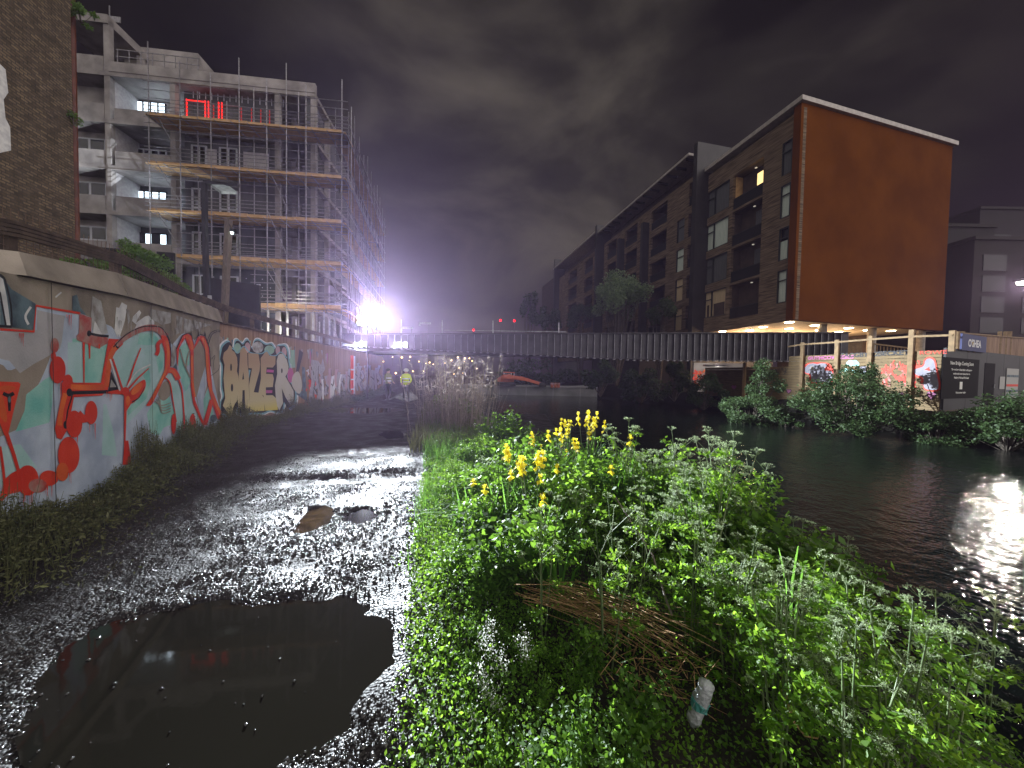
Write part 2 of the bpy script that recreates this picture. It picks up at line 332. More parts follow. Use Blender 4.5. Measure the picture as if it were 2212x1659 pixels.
# puddle water
m_pud = mat('puddle_water', (0.012, 0.011, 0.008), 0.045, spec=0.28, bump=0.02, bscale=6)
m_pudb = mat('muddy_puddle_water', (0.09, 0.055, 0.022), 0.08, (0.03, 0.02, 0.01), 9)
def puddle(P, z, m):
    c = sum(P, Vector()) / len(P); b = MB(); b.face([(c.x + (p.x - c.x) * 1.05, c.y + (p.y - c.y) * 1.05, z) for p in P], m); return b.build('puddle', kind='structure')
puddle(pud1, -0.016, m_pud); puddle(pud2, -0.016, m_pudb); puddle(pud3, -0.018, m_pud); puddle(pud4, -0.018, m_pud); puddle(pud5, -0.020, m_pud)
# gravel stones: one heap nobody could count
def stones():
    n = 190000
    s = rng.uniform(0, 1, n) ** 1.35 * 6.2 + 0.75; t_ = rng.uniform(-4.6, -0.03, n)
    x = U.x * s + NN.x * t_; y = U.y * s + NN.y * t_
    dw = (x - W0.x) * (W1.y - W0.y) - (y - W0.y) * (W1.x - W0.x)      # distance from the wall
    dens = np.clip(1.05 - np.abs(t_ + 1.0) / 3.0, 0.15, 1) * (1 - 0.75 * ((s > 5.85)))
    dens *= np.clip(0.75 + 0.9 * vnoise(x, y, 2.1, 12), 0.1, 1)
    dens[(s > 5.2) & (s < 5.5)] *= 0.15  # stones thinned out to imitate the shadow stripe
    keep = (rng.uniform(0, 1, n) < dens) & (dw > 1.5)
    d1 = sdf(x, y, pud1) + 0.06 * vnoise(x, y, 4.5, 71); keep &= (d1 > -0.02 + 0.03 * vnoise(x, y, 9, 3)) | (rng.uniform(0, 1, n) < 0.0045)
    for P in PUDS[1:3]: keep &= (sdf(x, y, P) > -0.03) | (rng.uniform(0, 1, n) < 0.12)
    x, y, d1 = x[keep], y[keep], d1[keep]; n = len(x); z = path_zn(x, y)
    sz = rng.lognormal(-5.08, 0.42, n).clip(0.003, 0.021)
    z = np.where(d1 < -0.03, -0.016, z)
    base = np.array([(1, 0, 0), (0, 1, 0), (-1, 0, 0), (0, -1, 0), (0, 0, .7), (0, 0, -.7)], float)
    tri = np.array([(0, 1, 4), (1, 2, 4), (2, 3, 4), (3, 0, 4), (1, 0, 5), (2, 1, 5), (3, 2, 5), (0, 3, 5)])
    V = base[None] * (1 + rng.uniform(-0.35, 0.35, (n, 6, 3))) + rng.uniform(-0.15, 0.15, (n, 6, 3))
    R = rotm(n); V = np.einsum('nij,nkj->nki', R, V) * sz[:, None, None]; V[:, :, 2] *= 0.7
    V += np.stack([x, y, z + sz * 0.3], 1)[:, None]
    Fa = (tri[None] + (np.arange(n) * 6)[:, None, None]).reshape(-1, 3)
    return V.reshape(-1, 3), Fa
m_stone = bpy.data.materials.new('wet_stone'); m_stone.use_nodes = True
t = m_stone.node_tree; n = t.nodes; l = t.links; b = n['Principled BSDF']; g = n.new('ShaderNodeNewGeometry'); r = n.new('ShaderNodeValToRGB')
r.color_ramp.elements[0].color = (0.012, 0.012, 0.013, 1); r.color_ramp.elements[1].color = (0.085, 0.082, 0.080, 1); l.new(g.outputs['Random Per Island'], r.inputs[0]); l.new(r.outputs[0], b.inputs['Base Color']); b.inputs['Roughness'].default_value = 0.24; b.inputs['IOR'].default_value = 1.5
V_, F_ = stones()
npmesh('gravel', V_, F_, [m_stone], smooth=True, kind='stuff', label='wet grey gravel scattered over the muddy towpath', cat='gravel')
# ================================================================== graffiti wall on the left
dW = (W1 - W0).normalized(); nW = Vector((dW.y, -dW.x, 0))
dH = (W2 - W1).normalized(); nH = Vector((dH.y, -dH.x, 0))
LW = (W1 - W0).length
m_conc = mat('stained_concrete', (0.17, 0.145, 0.115), 0.8, (0.36, 0.31, 0.25), 1.6, bump=0.35, bscale=40, detail=7)
m_cop = mat('coping_concrete', (0.20, 0.175, 0.145), 0.85, (0.33, 0.29, 0.24), 2.5, bump=0.4, bscale=50)
m_seam = mat('dark_joint', (0.03, 0.026, 0.022), 0.9)
def wtop(k): return 2.45 + 0.5 * max(k - 0.067, -0.5) * (0.9 if k < 0.3 else 0.75) if k < 0.3 else 2.58 + (k - 0.304) * 0.29
def ctop(k): return 2.70 + (k - 0.067) * 0.80 if k < 0.304 else 2.89 + (k - 0.304) * 0.33
wall = empty('concrete_wall', W0, 'stained concrete retaining wall with turquoise and orange mural beside the towpath', 'wall')
b = MB(); ks = [-0.75, 0, 0.15, 0.304, 0.5, 0.75, 1.0]
for a, c in zip(ks[:-1], ks[1:]):
    p, q = W0 + (W1 - W0) * a, W0 + (W1 - W0) * c; h = -nW * 0.3
    za, zc = wtop(a), wtop(c)
    b.add([p + Z * -.2, q + Z * -.2, q + Z * zc, p + Z * za, p + h + Z * -.2, q + h + Z * -.2, q + h + Z * zc, p + h + Z * za],
          [(0, 1, 2, 3), (3, 2, 6, 7), (5, 4, 7, 6)] + ([(1, 5, 6, 2)] if c == 1.0 else []), m_conc)
b.build('wall_panel', wall)
ck = [0.03, 0.304, 0.62, 1.0]
for i, (a, c) in enumerate(zip(ck[:-1], ck[1:])):
    b = MB(); p, q = W0 + (W1 - W0) * (a + 0.002), W0 + (W1 - W0) * (c - 0.003); o1 = nW * 0.07; o2 = -nW * 0.34
    za, zc = wtop(a) + 0.003, wtop(c) + 0.003; ta, tc_ = ctop(a), ctop(c); lean = -nW * 0.10; sl = dW * 0.10 if i == 0 else Vector()
    b.add([p + o1 + Z * za, q + o1 + Z * zc, q + o1 + lean + Z * tc_, p + o1 + lean + sl + Z * ta, p + o2 + Z * za, q + o2 + Z * zc, q + o2 + Z * tc_, p + o2 + sl + Z * ta],
          [(0, 1, 2, 3), (3, 2, 6, 7), (5, 4, 7, 6), (1, 5, 6, 2), (4, 0, 3, 7), (0, 4, 5, 1)], m_cop)
    b.build('coping', wall)
b = MB()
for k in (0.09, 0.42, 0.80):
    p = W0 + (W1 - W0) * k + nW * 0.034; b.face([p + Z * 0.05 - dW * .006, p + Z * 0.05 + dW * .006, p + Z * (wtop(k) - .01) + dW * .006, p + Z * (wtop(k) - .01) - dW * .006], m_seam)
b.build('panel_joint', wall)
# ---- paint: flat shapes digitised from the mural, laid on the wall
def C1(x, y): return (x * 0.3331, 553 + y * 0.3331)
def C2(x, y): return (221.2 + x * 0.2001, 663.6 + y * 0.2001)
def C3(x, y): return (464.5 + x * 0.1467, 685.7 + y * 0.1467)
def V0(x, y): return (x, y)
def smooth(P, closed=False, k=4):
    if len(P) < 3: return P
    out = []; n_ = len(P)
    for i in range(n_ if closed else n_ - 1):
        p0 = P[(i - 1) % n_] if closed or i > 0 else P[i]; p1 = P[i]; p2 = P[(i + 1) % n_]; p3 = P[(i + 2) % n_] if closed or i + 2 < n_ else p2
        for j in range(k):
            t_ = j / k; out.append(tuple(0.5 * ((2 * p1[a]) + (p2[a] - p0[a]) * t_ + (2 * p0[a] - 5 * p1[a] + 4 * p2[a] - p3[a]) * t_ ** 2 + (3 * p1[a] - p0[a] - 3 * p2[a] + p3[a]) * t_ ** 3) for a in (0, 1)))
    if not closed: out.append(P[-1])
    return out
class Paint:
    def __init__(s, p, n, off=0.0015, step=0.00015): s.p = p; s.n = n; s.o = off; s.st = step; s.b = MB()
    def put(s, cf, pts, m):
        s.o += s.st; V = []
        for q in pts: V.append(at_pl(*cf(*q), s.p + s.n * s.o, s.n))
        s.b.face(V, m)
    def poly(s, cf, pts, m, sm=False): s.put(cf, smooth(pts, True) if sm else pts, m)
    def ell(s, cf, cx, cy, rx, ry, m, rot=0.0, n=22):
        s.put(cf, [(cx + rx * math.cos(t) * math.cos(rot) - ry * math.sin(t) * math.sin(rot), cy + rx * math.cos(t) * math.sin(rot) + ry * math.sin(t) * math.cos(rot)) for t in [2 * math.pi * i / n for i in range(n)]], m)
    def stroke(s, cf, pts, wd, m, sm=True, w2=None):
        P = smooth(pts) if sm else pts; Lf = []; Rt = []; K = len(P)
        for i in range(K):
            a = P[max(i - 1, 0)]; c = P[min(i + 1, K - 1)]; dx, dy = c[0] - a[0], c[1] - a[1]; ln = math.hypot(dx, dy) or 1
            ww = (wd + ((w2 if w2 is not None else wd) - wd) * i / max(K - 1, 1)) / 2
            Lf.append((P[i][0] - dy / ln * ww, P[i][1] + dx / ln * ww)); Rt.append((P[i][0] + dy / ln * ww, P[i][1] - dx / ln * ww))
        s.o += s.st; pl = s.p + s.n * s.o
        A = [at_pl(*cf(*q), pl, s.n) for q in Lf]; B = [at_pl(*cf(*q), pl, s.n) for q in Rt]
        s.b.add(A + B, [(i, i + 1, K + i + 1, K + i) for i in range(K - 1)], m)
def pm(name, c, c2=None, sc_=3.0): return mat('paint_' + name, c, 0.6, c2 or tuple(v * .7 for v in c), sc_, detail=9, bump=.25, bscale=45)
p_blue = pm('pale_blue', (0.34, 0.41, 0.54), (0.52, 0.60, 0.72)); p_turq = pm('turquoise', (0.17, 0.50, 0.45), (0.36, 0.64, 0.58)); p_mint = pm('mint', (0.34, 0.56, 0.55), (0.46, 0.64, 0.68))
p_red = pm('red', (0.60, 0.030, 0.012), (0.72, 0.055, 0.02), 2); p_or = pm('orange', (0.80, 0.17, 0.03), (0.62, 0.09, 0.02), 2); p_blk = pm('black', (0.012, 0.012, 0.015)); p_wht = pm('white', (0.55, 0.56, 0.58), (0.75, 0.76, 0.76), 6)
p_tan = pm('tan', (0.27, 0.225, 0.18), (0.33, 0.28, 0.23)); p_grey = pm('grey', (0.34, 0.34, 0.36), (0.46, 0.45, 0.47)); p_dkb = pm('dark_blue', (0.035, 0.055, 0.075), (0.12, 0.19, 0.22), 5); p_pnk = pm('worn_red', (0.42, 0.06, 0.05), (0.40, 0.25, 0.21), 9)
p_wash = pm('worn_white', (0.45, 0.46, 0.46), (0.20, 0.175, 0.15), 7)
P = Paint(W0, nW); rs_ = random.Random(8); p_seamc = m_conc
# ground of the mural
P.poly(V0, [(-260, 600), (0, 712), (73, 717), (78, 662), (173, 676), (240, 705), (262, 728), (300, 707), (345, 710), (372, 745), (388, 725), (402, 716), (420, 735), (432, 722), (448, 745), (455, 790), (478, 900), (484, 925), (440, 960), (330, 1060), (200, 1120), (60, 1180), (-260, 1500)], p_blue)
P.poly(C1, [(-200, 700), (0, 700), (75, 740), (300, 620), (330, 640), (240, 850), (170, 900), (170, 1010), (100, 1130), (-200, 1180)], p_tan, True)
P.poly(C1, [(240, 480), (240, 350), (330, 370), (420, 390), (400, 560), (390, 600), (330, 640), (220, 700), (130, 760), (60, 680), (-100, 640), (-100, 500)], p_grey)
P.poly(C1, [(170, 900), (290, 800), (345, 770), (340, 950), (320, 1080), (100, 1140), (160, 1000)], p_turq)
P.poly(C1, [(470, 535), (700, 540), (660, 820), (540, 825), (540, 650), (470, 585)], p_turq)
P.poly(C1, [(440, 560), (540, 560), (545, 820), (470, 820), (440, 780)], p_mint)
P.poly(C1, [(665, 1170), (670, 960), (690, 960), (740, 1160), (760, 1300), (660, 1290)], p_mint)
P.poly(C1, [(-100, 1250), (130, 1220), (240, 1370), (60, 1420), (20, 1480), (-100, 1500)], p_mint)
P.poly(C2, [(130, 450), (250, 350), (400, 280), (560, 270), (640, 380), (670, 500), (660, 680), (520, 980), (300, 1230), (260, 1250), (240, 900), (210, 860), (110, 540)], p_mint, True)
P.poly(C2, [(400, 280), (560, 285), (640, 400), (480, 410), (380, 400)], p_turq)
P.poly(C2, [(620, 420), (665, 500), (655, 640), (610, 720), (580, 560)], p_turq)
P.poly(C2, [(500, 640), (520, 800), (480, 980), (280, 1170), (270, 1110), (400, 960), (470, 800), (440, 740)], p_turq)
P.poly(C2, [(530, 1060), (700, 900), (780, 1150), (780, 1250), (660, 1300), (620, 1380), (520, 1370), (480, 1150)], p_turq)
P.poly(C2, [(650, 820), (720, 800), (740, 930), (660, 1010), (600, 940)], p_tan, True)
P.poly(C2, [(670, 740), (760, 720), (850, 900), (890, 1250), (870, 1440), (800, 1430), (780, 1150), (730, 820)], p_mint)
P.poly(C2, [(850, 420), (900, 380), (940, 470), (940, 620), (900, 640), (960, 800), (900, 920), (840, 760), (815, 600), (815, 470)], p_turq)
P.poly(C2, [(985, 440), (1050, 350), (1120, 460), (1130, 640), (1150, 850), (1090, 980), (1100, 1200), (1040, 1100), (985, 850)], p_tan)
P.poly(C2, [(1110, 640), (1135, 800), (1090, 1000), (1100, 1230), (1050, 1130), (1020, 960), (1060, 800)], p_blue)
P.poly(C2, [(1140, 880), (1170, 960), (1180, 1000), (1200, 1180), (1100, 1230), (1090, 1000)], p_turq)
P.poly(C2, [(870, 930), (960, 850), (1000, 1020), (1060, 1200), (1080, 1260), (900, 1260)], p_mint)
# upper worn layer
P.poly(C1, [(-260, 60), (0, 120), (28, 150), (75, 215), (200, 290), (232, 310), (222, 478), (75, 462), (-260, 440)], p_dkb)
P.poly(C1, [(-260, 90), (0, 135), (20, 150), (45, 270), (68, 450), (40, 452), (10, 260), (0, 220), (0, 448), (-260, 430)], p_wht)
P.stroke(C1, [(200, 330), (165, 390), (185, 445)], 16, p_wht); P.stroke(C1, [(360, 268), (398, 235)], 10, p_wht, False)
P.stroke(C1, [(0, 235), (38, 450)], 12, p_blk, False); P.stroke(C1, [(0, 120), (28, 145), (45, 200), (72, 330), (76, 455)], 12, p_blk); P.stroke(C1, [(-260, 438), (76, 458)], 16, p_blk, False)
P.poly(C1, [(470, 260), (500, 250), (520, 330), (560, 380), (520, 372), (470, 355)], p_dkb); P.poly(C1, [(600, 260), (655, 290), (700, 500), (660, 515), (600, 480), (590, 380)], p_wash)
P.poly(C1, [(615, 420), (665, 512), (600, 505)], p_wht); P.poly(C1, [(790, 300), (825, 320), (810, 420), (775, 530), (745, 440), (760, 360)], p_wht)
P.poly(C2, [(150, 0), (230, 20), (215, 130), (180, 240), (165, 330), (130, 250), (140, 100)], p_wht); P.poly(C2, [(255, 20), (290, 30), (300, 150), (280, 180)], p_wash)
P.poly(C2, [(330, 100), (400, 30), (420, 60), (360, 170), (460, 100), (500, 90), (560, 150), (560, 200), (470, 215), (340, 250), (370, 190), (320, 150)], p_wht)
P.poly(C2, [(520, 20), (740, 60), (740, 170), (640, 190), (520, 120)], p_wash); P.poly(C2, [(800, 90), (870, 110), (850, 270), (790, 300), (800, 200)], p_wash); P.poly(C2, [(880, 120), (1180, 190), (1010, 240), (880, 290)], p_wash)
P.poly(C2, [(760, 395), (745, 540), (740, 640), (770, 640), (790, 540), (800, 440)], p_wash); P.poly(C2, [(760, 650), (800, 600), (812, 690), (790, 690)], p_dkb)
# red border
P.stroke(C1, [(-260, 462), (0, 476), (220, 490), (235, 322), (520, 372)], 15, p_red, False); P.poly(C1, [(515, 372), (595, 402), (592, 500), (640, 520), (700, 530), (705, 562), (640, 600), (560, 570), (500, 545), (495, 520), (512, 500)], p_pnk)
for x0, y0, y1, w_ in ((543, 560, 822, 16), (580, 565, 665, 15), (643, 570, 600, 10)): P.stroke(C1, [(x0, y0), (x0 + 2, y1)], w_, p_red, False, 7)
P.stroke(C1, [(575, 500), (640, 515), (705, 520)], 16, p_blk); P.ell(C1, 578, 502, 14, 20, p_blk)
# left triangle character
P.poly(C1, [(-60, 812), (120, 818), (134, 830), (92, 990), (52, 1160), (30, 1165), (-10, 1060), (-60, 900)], p_red); P.poly(C1, [(-60, 930), (10, 900), (45, 1040), (35, 1078), (0, 1040)], p_or, True); P.ell(C1, 48, 858, 54, 18, p_or)
P.stroke(C1, [(20, 890), (55, 905), (90, 890)], 24, p_blk); P.stroke(C1, [(60, 905), (62, 1005)], 26, p_blk, False, 16); P.ell(C1, 62, 930, 10, 22, p_dkb)
P.stroke(C1, [(42, 1150), (90, 1290), (122, 1400)], 26, p_red, False, 22); P.stroke(C1, [(0, 1235), (20, 1370), (38, 1560)], 18, p_red)
P.poly(C1, [(-80, 1640), (0, 1560), (40, 1440), (140, 1380), (190, 1400), (200, 1480), (120, 1530), (40, 1560), (-60, 1700)], p_red, True)
P.ell(C1, 180, 1455, 72, 98, p_red); P.ell(C1, 318, 1440, 62, 50, p_red); P.ell(C1, 245, 1490, 60, 45, p_pnk)
# red bubbles
P.ell(C1, 356, 580, 26, 48, p_pnk); P.ell(C1, 348, 650, 16, 28, p_red); P.ell(C1, 374, 738, 52, 88, p_red); P.ell(C1, 440, 812, 32, 44, p_red)
# orange arm
P.poly(C1, [(400, 820), (440, 800), (480, 822), (655, 822), (700, 560), (705, 535), (775, 540), (800, 570), (750, 620), (720, 680), (700, 870), (660, 905), (480, 915), (440, 1120), (400, 1190), (370, 1180), (356, 1120), (400, 900)], p_red)
P.stroke(C1, [(460, 848), (560, 852), (680, 850)], 34, p_or); P.stroke(C1, [(690, 850), (715, 660), (750, 580)], 32, p_or); P.stroke(C1, [(425, 890), (398, 1000), (386, 1100)], 30, p_or)
P.stroke(C1, [(440, 888), (560, 885), (700, 880)], 22, p_blk); P.stroke(C1, [(448, 860), (468, 900), (440, 1000), (428, 1100)], 9, p_blk); P.ell(C1, 450, 885, 18, 26, p_blk); P.ell(C1, 427, 1095, 16, 26, p_blk); P.ell(C1, 763, 578, 13, 22, p_blk)
P.poly(C1, [(722, 745), (770, 872), (700, 880)], p_blk); P.poly(C1, [(722, 800), (755, 850), (712, 852)], p_wash)
P.poly(C1, [(700, 880), (800, 860), (830, 860), (830, 900), (700, 892)], p_red)
P.ell(C1, 592, 1015, 40, 76, p_red); P.stroke(C1, [(590, 1040), (540, 1055), (500, 1030)], 40, p_red, True, 70); P.ell(C1, 482, 1090, 52, 88, p_red); P.ell(C1, 446, 1290, 70, 118, p_red); P.ell(C1, 405, 1400, 40, 60, p_or)
# white spines and fan
P.stroke(C2, [(85, 560), (190, 900)], 18, p_wht, False); P.stroke(C2, [(110, 555), (215, 880)], 20, p_red, False); P.stroke(C2, [(270, 855), (345, 620), (415, 440)], 22, p_red, False, 12)
P.stroke(C2, [(285, 880), (380, 770), (500, 660)], 22, p_red, False, 10); P.stroke(C2, [(265, 870), (370, 700), (520, 620)], 14, p_wht)
P.ell(C2, 250, 910, 42, 48, p_red); P.poly(C2, [(235, 930), (310, 940), (310, 1040), (262, 1120), (250, 1440), (280, 1440), (300, 1580), (310, 1700), (220, 1700), (235, 1500)], p_red)
P.poly(C2, [(300, 900), (430, 790), (465, 800), (460, 880), (400, 970), (320, 1040), (300, 1000)], p_red, True); P.ell(C2, 372, 880, 85, 34, p_or, -0.85); P.ell(C2, 275, 1010, 24, 55, p_or)
P.stroke(C2, [(320, 1025), (400, 970), (455, 860)], 14, p_blk, True, 5)
# big arch
P.stroke(C2, [(150, 410), (260, 320), (400, 245), (520, 220), (620, 250), (680, 320)], 52, p_pnk, True, 80); P.stroke(C2, [(120, 430), (250, 300), (400, 222), (520, 205), (640, 225), (720, 350), (738, 480), (738, 640)], 12, p_blk)
P.poly(C2, [(640, 300), (700, 330), (730, 450), (732, 600), (720, 690), (660, 790), (560, 1000), (520, 1060), (475, 1060), (500, 1020), (600, 850), (660, 740), (675, 600), (670, 470), (640, 370)], p_red, True)
P.stroke(C2, [(690, 360), (712, 480), (705, 620), (660, 740), (590, 880), (530, 1010)], 28, p_or); P.stroke(C2, [(640, 360), (600, 400), (600, 470), (580, 520)], 44, p_red, True, 38)
P.stroke(C2, [(700, 680), (770, 690), (820, 780)], 62, p_red); P.stroke(C2, [(715, 680), (765, 695), (805, 750)], 34, p_or)
P.stroke(C2, [(670, 755), (730, 820), (760, 1000), (800, 1240)], 16, p_red, True, 10); P.stroke(C2, [(820, 770), (860, 900), (880, 1150), (885, 1300)], 16, p_red); P.poly(C2, [(880, 1270), (905, 1420), (870, 1520), (868, 1400)], p_red)
P.ell(C2, 770, 1260, 26, 110, p_red); P.ell(C2, 975, 1260, 34, 110, p_red)
for k_ in range(4): P.stroke(C2, [(560 + 20 * k_, 1010 - 20 * k_), (640, 1120 + 26 * k_ - 60), (740, 1090 + 30 * k_ - 60)], 9, p_tan)
# the double arch
P.poly(C2, [(800, 450), (870, 300), (920, 285), (965, 310), (990, 420), (1030, 320), (1060, 305), (1105, 320), (1150, 440), (1165, 650), (1190, 900), (1260, 1080), (1330, 1200), (1300, 1250), (1240, 1200), (1180, 1020), (1130, 800), (1110, 460), (1055, 345), (985, 460), (985, 800), (1000, 1000), (1100, 1260), (1105, 1300), (1070, 1250), (980, 1040), (955, 860), (950, 480), (895, 330), (830, 440), (815, 640), (805, 600)], p_red)
P.stroke(C2, [(905, 310), (955, 370), (970, 460)], 30, p_or); P.stroke(C2, [(1080, 330), (1120, 430), (1135, 640), (1160, 850), (1210, 1010), (1280, 1160)], 28, p_or); P.stroke(C2, [(965, 520), (975, 800), (1000, 970)], 18, p_or)
P.stroke(C2, [(800, 450), (865, 305), (920, 280), (960, 290), (990, 410), (1030, 310), (1060, 292), (1110, 310), (1155, 440), (1170, 640)], 10, p_blk, False); P.stroke(C2, [(840, 450), (880, 600), (950, 760)], 14, p_tan); P.stroke(C2, [(940, 470), (915, 560), (905, 660)], 12, p_tan)
for x0 in (960, 1045, 1108): P.poly(C2, [(x0 - 12, 305), (x0, 255), (x0 + 12, 310)], p_blk)
P.stroke(C2, [(1180, 1000), (1150, 1120), (1105, 1270)], 42, p_red, True, 50); P.stroke(C2, [(1145, 400), (1180, 300), (1240, 262), (1280, 270)], 7, p_blk); P.stroke(C2, [(1130, 370), (1170, 280), (1230, 248), (1282, 252)], 6, p_blk); P.stroke(C2, [(1175, 740), (1250, 680), (1270, 620)], 5, p_blk)
P.stroke(C2, [(1180, 560), (1215, 520), (1200, 600), (1205, 680)], 5, p_blk); P.ell(C2, 1200, 1200, 34, 40, p_dkb)
for i in range(34):
    x0, y0 = rs_.choice([(60, 1170), (180, 1540), (318, 1480), (446, 1400), (592, 1085), (374, 820), (150, 500), (450, 380), (700, 880), (480, 1170)]); x0 += rs_.uniform(-30, 30); P.stroke(C1, [(x0, y0), (x0 + rs_.uniform(-3, 3), y0 + rs_.uniform(20, 110))], rs_.uniform(3, 7), p_red, False, 1.5)
for i in range(26): x0 = rs_.uniform(40, 1250); y0 = rs_.uniform(60, 260); P.stroke(C2, [(x0, y0), (x0 + rs_.uniform(-3, 3), y0 + rs_.uniform(30, 150))], rs_.uniform(4, 12), rs_.choice([p_wash, p_tan, p_wash, p_seamc]), False, 2)
P.b.build('mural', wall)

# ---- timber hoarding with the yellow lettering
def woodmat(name, c, c2, sx=9, sz=0.5, rough=0.75):
    return mat(name, c, rough, c2, 1.0, bump=0.2, bscale=3, stretch=(sx, sx, sz), detail=6, lo=0.3, hi=0.7)
m_hoard = woodmat('hoarding_timber', (0.15, 0.085, 0.05), (0.34, 0.22, 0.14))
hoard = empty('timber_hoarding', W1, 'long brown timber hoarding with yellow BAZER graffiti along the towpath', 'hoarding')
HL = (W2 - W1).length; b = MB(); nb = 70; HT = 2.76
for i in range(nb):
    a = W1 + dH * (HL * i / nb + 0.002); c = W1 + dH * (HL * (i + 1) / nb - 0.002); dd = nH * (0.001 * ((i * 7) % 3)) - nH * 0.004
    b.add([a + dd + Z * -.1, c + dd + Z * -.1, c + dd + Z * HT, a + dd + Z * HT, a - nH * .05 + Z * -.1, c - nH * .05 + Z * -.1, c - nH * .05 + Z * HT, a - nH * .05 + Z * HT], [(0, 1, 2, 3), (3, 2, 6, 7), (5, 4, 7, 6), (4, 0, 3, 7), (1, 5, 6, 2)], m_hoard)
b.build('board_panel', hoard)
b = MB(); b.bar(W1 + Z * (HT + .025), W2 + Z * (HT + .025), .12, .045, mat('dark_timber', (0.045, 0.032, 0.024), 0.8, (0.10, 0.07, 0.05), 6, bump=0.2)); b.build('cap_rail', hoard)
m_dkw = MATS['dark_timber']
q_yel = bpy.data.materials.new('paint_yellow_fade'); q_yel.use_nodes = True; MATS['qy'] = q_yel
t = q_yel.node_tree; n = t.nodes; l = t.links; g = n.new('ShaderNodeNewGeometry'); sp = n.new('ShaderNodeSeparateXYZ'); l.new(g.outputs['Position'], sp.inputs[0])
mr = n.new('ShaderNodeMapRange'); mr.inputs[1].default_value = 0.3; mr.inputs[2].default_value = 2.3; nz_ = n.new('ShaderNodeTexNoise'); nz_.inputs['Scale'].default_value = 1.4; ad_ = n.new('ShaderNodeMath'); ad_.operation = 'MULTIPLY_ADD'; ad_.inputs[1].default_value = 0.8
l.new(nz_.outputs['Fac'], ad_.inputs[0]); l.new(sp.outputs['Z'], ad_.inputs[2]); l.new(ad_.outputs[0], mr.inputs[0])
r = n.new('ShaderNodeValToRGB'); r.color_ramp.elements[0].position = 0.15; r.color_ramp.elements[0].color = (0.60, 0.50, 0.06, 1); r.color_ramp.elements[1].position = 0.9; r.color_ramp.elements[1].color = (0.36, 0.25, 0.15, 1); e = r.color_ramp.elements.new(0.42); e.color = (0.50, 0.44, 0.26, 1)
l.new(mr.outputs[0], r.inputs[0]); l.new(r.outputs[0], n['Principled BSDF'].inputs['Base Color']); n['Principled BSDF'].inputs['Roughness'].default_value = 0.6
p_cyan = pm('cyan', (0.20, 0.42, 0.48)); p_mag = pm('magenta', (0.50, 0.08, 0.30), (0.38, 0.12, 0.24)); p_cream = pm('cream', (0.46, 0.44, 0.36), (0.50, 0.48, 0.44)); p_silver = pm('silver', (0.40, 0.40, 0.42), (0.24, 0.23, 0.26), 12); p_pk = pm('pink', (0.50, 0.33, 0.34)); p_mn2 = pm('mint_green', (0.28, 0.47, 0.36))
H = Paint(W1, nH, 0.003)
rs = random.Random(4)
for i in range(46):   # old tags and drips
    x0 = rs.uniform(60, 1700); y0 = 260 + (x0) * 0.14 + rs.uniform(0, 60); H.stroke(C3, [(x0, y0), (x0 + rs.uniform(-8, 8), y0 + rs.uniform(60, 220))], rs.uniform(8, 34), rs.choice([p_mag, p_tan, p_dkb, p_wash, p_tan, p_mn2]), False, 4)
H.poly(C3, [(30, 860), (110, 760), (110, 1150), (60, 1000)], p_mag, True)
blk = [(115, 430), (180, 370), (230, 372), (280, 470), (300, 360), (350, 345), (410, 400), (455, 345), (500, 350), (545, 460), (580, 360), (640, 340), (720, 390), (760, 405), (830, 400), (880, 470), (900, 430), (950, 420), (1020, 420), (1060, 490), (1075, 620), (1095, 760), (1060, 870), (1130, 990), (1178, 1090), (1170, 1240), (1120, 1320), (1060, 1325), (1015, 1250), (985, 1370), (900, 1390), (800, 1365), (700, 1405), (560, 1400), (460, 1420), (340, 1400), (330, 1320), (280, 1460), (200, 1480), (150, 1420), (95, 1400), (90, 1250), (130, 1150), (105, 1000), (112, 720), (75, 620), (95, 500)]
cx_, cy_ = 620, 880
H.poly(C3, [(cx_ + (x - cx_) * 1.085, cy_ + (y - cy_) * 1.075) for x, y in blk], p_wht, True); H.poly(C3, [(cx_ + (x - cx_) * 1.045, cy_ + (y - cy_) * 1.045) for x, y in blk], p_cyan, True); H.poly(C3, blk, p_blk, True)
for cx, cy, rx, ry, m_ in ((332, 455, 52, 78, p_mn2), (478, 445, 42, 78, p_pk), (630, 440, 82, 84, p_wash), (800, 480, 74, 68, p_mn2), (925, 485, 34, 62, p_pk), (1018, 510, 36, 74, p_pk)): H.ell(C3, cx, cy, rx, ry, m_)
H.stroke(C3, [(230, 440), (290, 480), (330, 520), (420, 425), (490, 495), (560, 530), (690, 530), (760, 490), (820, 560), (900, 560), (970, 510), (1060, 600)], 16, p_cyan)
LET = [[(185, 470), (215, 405), (245, 430), (250, 480), (290, 515), (325, 590), (332, 700), (322, 790), (345, 870), (355, 980), (350, 1120), (330, 1220), (290, 1275), (270, 1330), (245, 1455), (205, 1470), (185, 1400), (115, 1300), (150, 1190), (125, 900), (140, 700), (115, 600), (130, 520)],
 [(372, 480), (420, 430), (475, 520), (480, 700), (500, 850), (496, 1000), (515, 1300), (480, 1375), (444, 1330), (436, 1070), (405, 1072), (400, 1320), (345, 1330), (335, 1200), (352, 1100), (350, 850), (362, 650)],
 [(488, 525), (640, 535), (664, 690), (655, 790), (570, 1100), (680, 1112), (725, 1200), (730, 1375), (520, 1385), (500, 1000), (545, 750), (492, 745)],
 [(672, 600), (730, 520), (770, 505), (800, 562), (892, 572), (888, 690), (850, 738), (760, 735), (752, 830), (850, 835), (866, 900), (850, 1025), (748, 1030), (750, 1145), (850, 1145), (910, 1200), (925, 1362), (740, 1372), (712, 1150), (640, 1108), (676, 900)]]
for q in LET: H.poly(C3, q, q_yel, False)
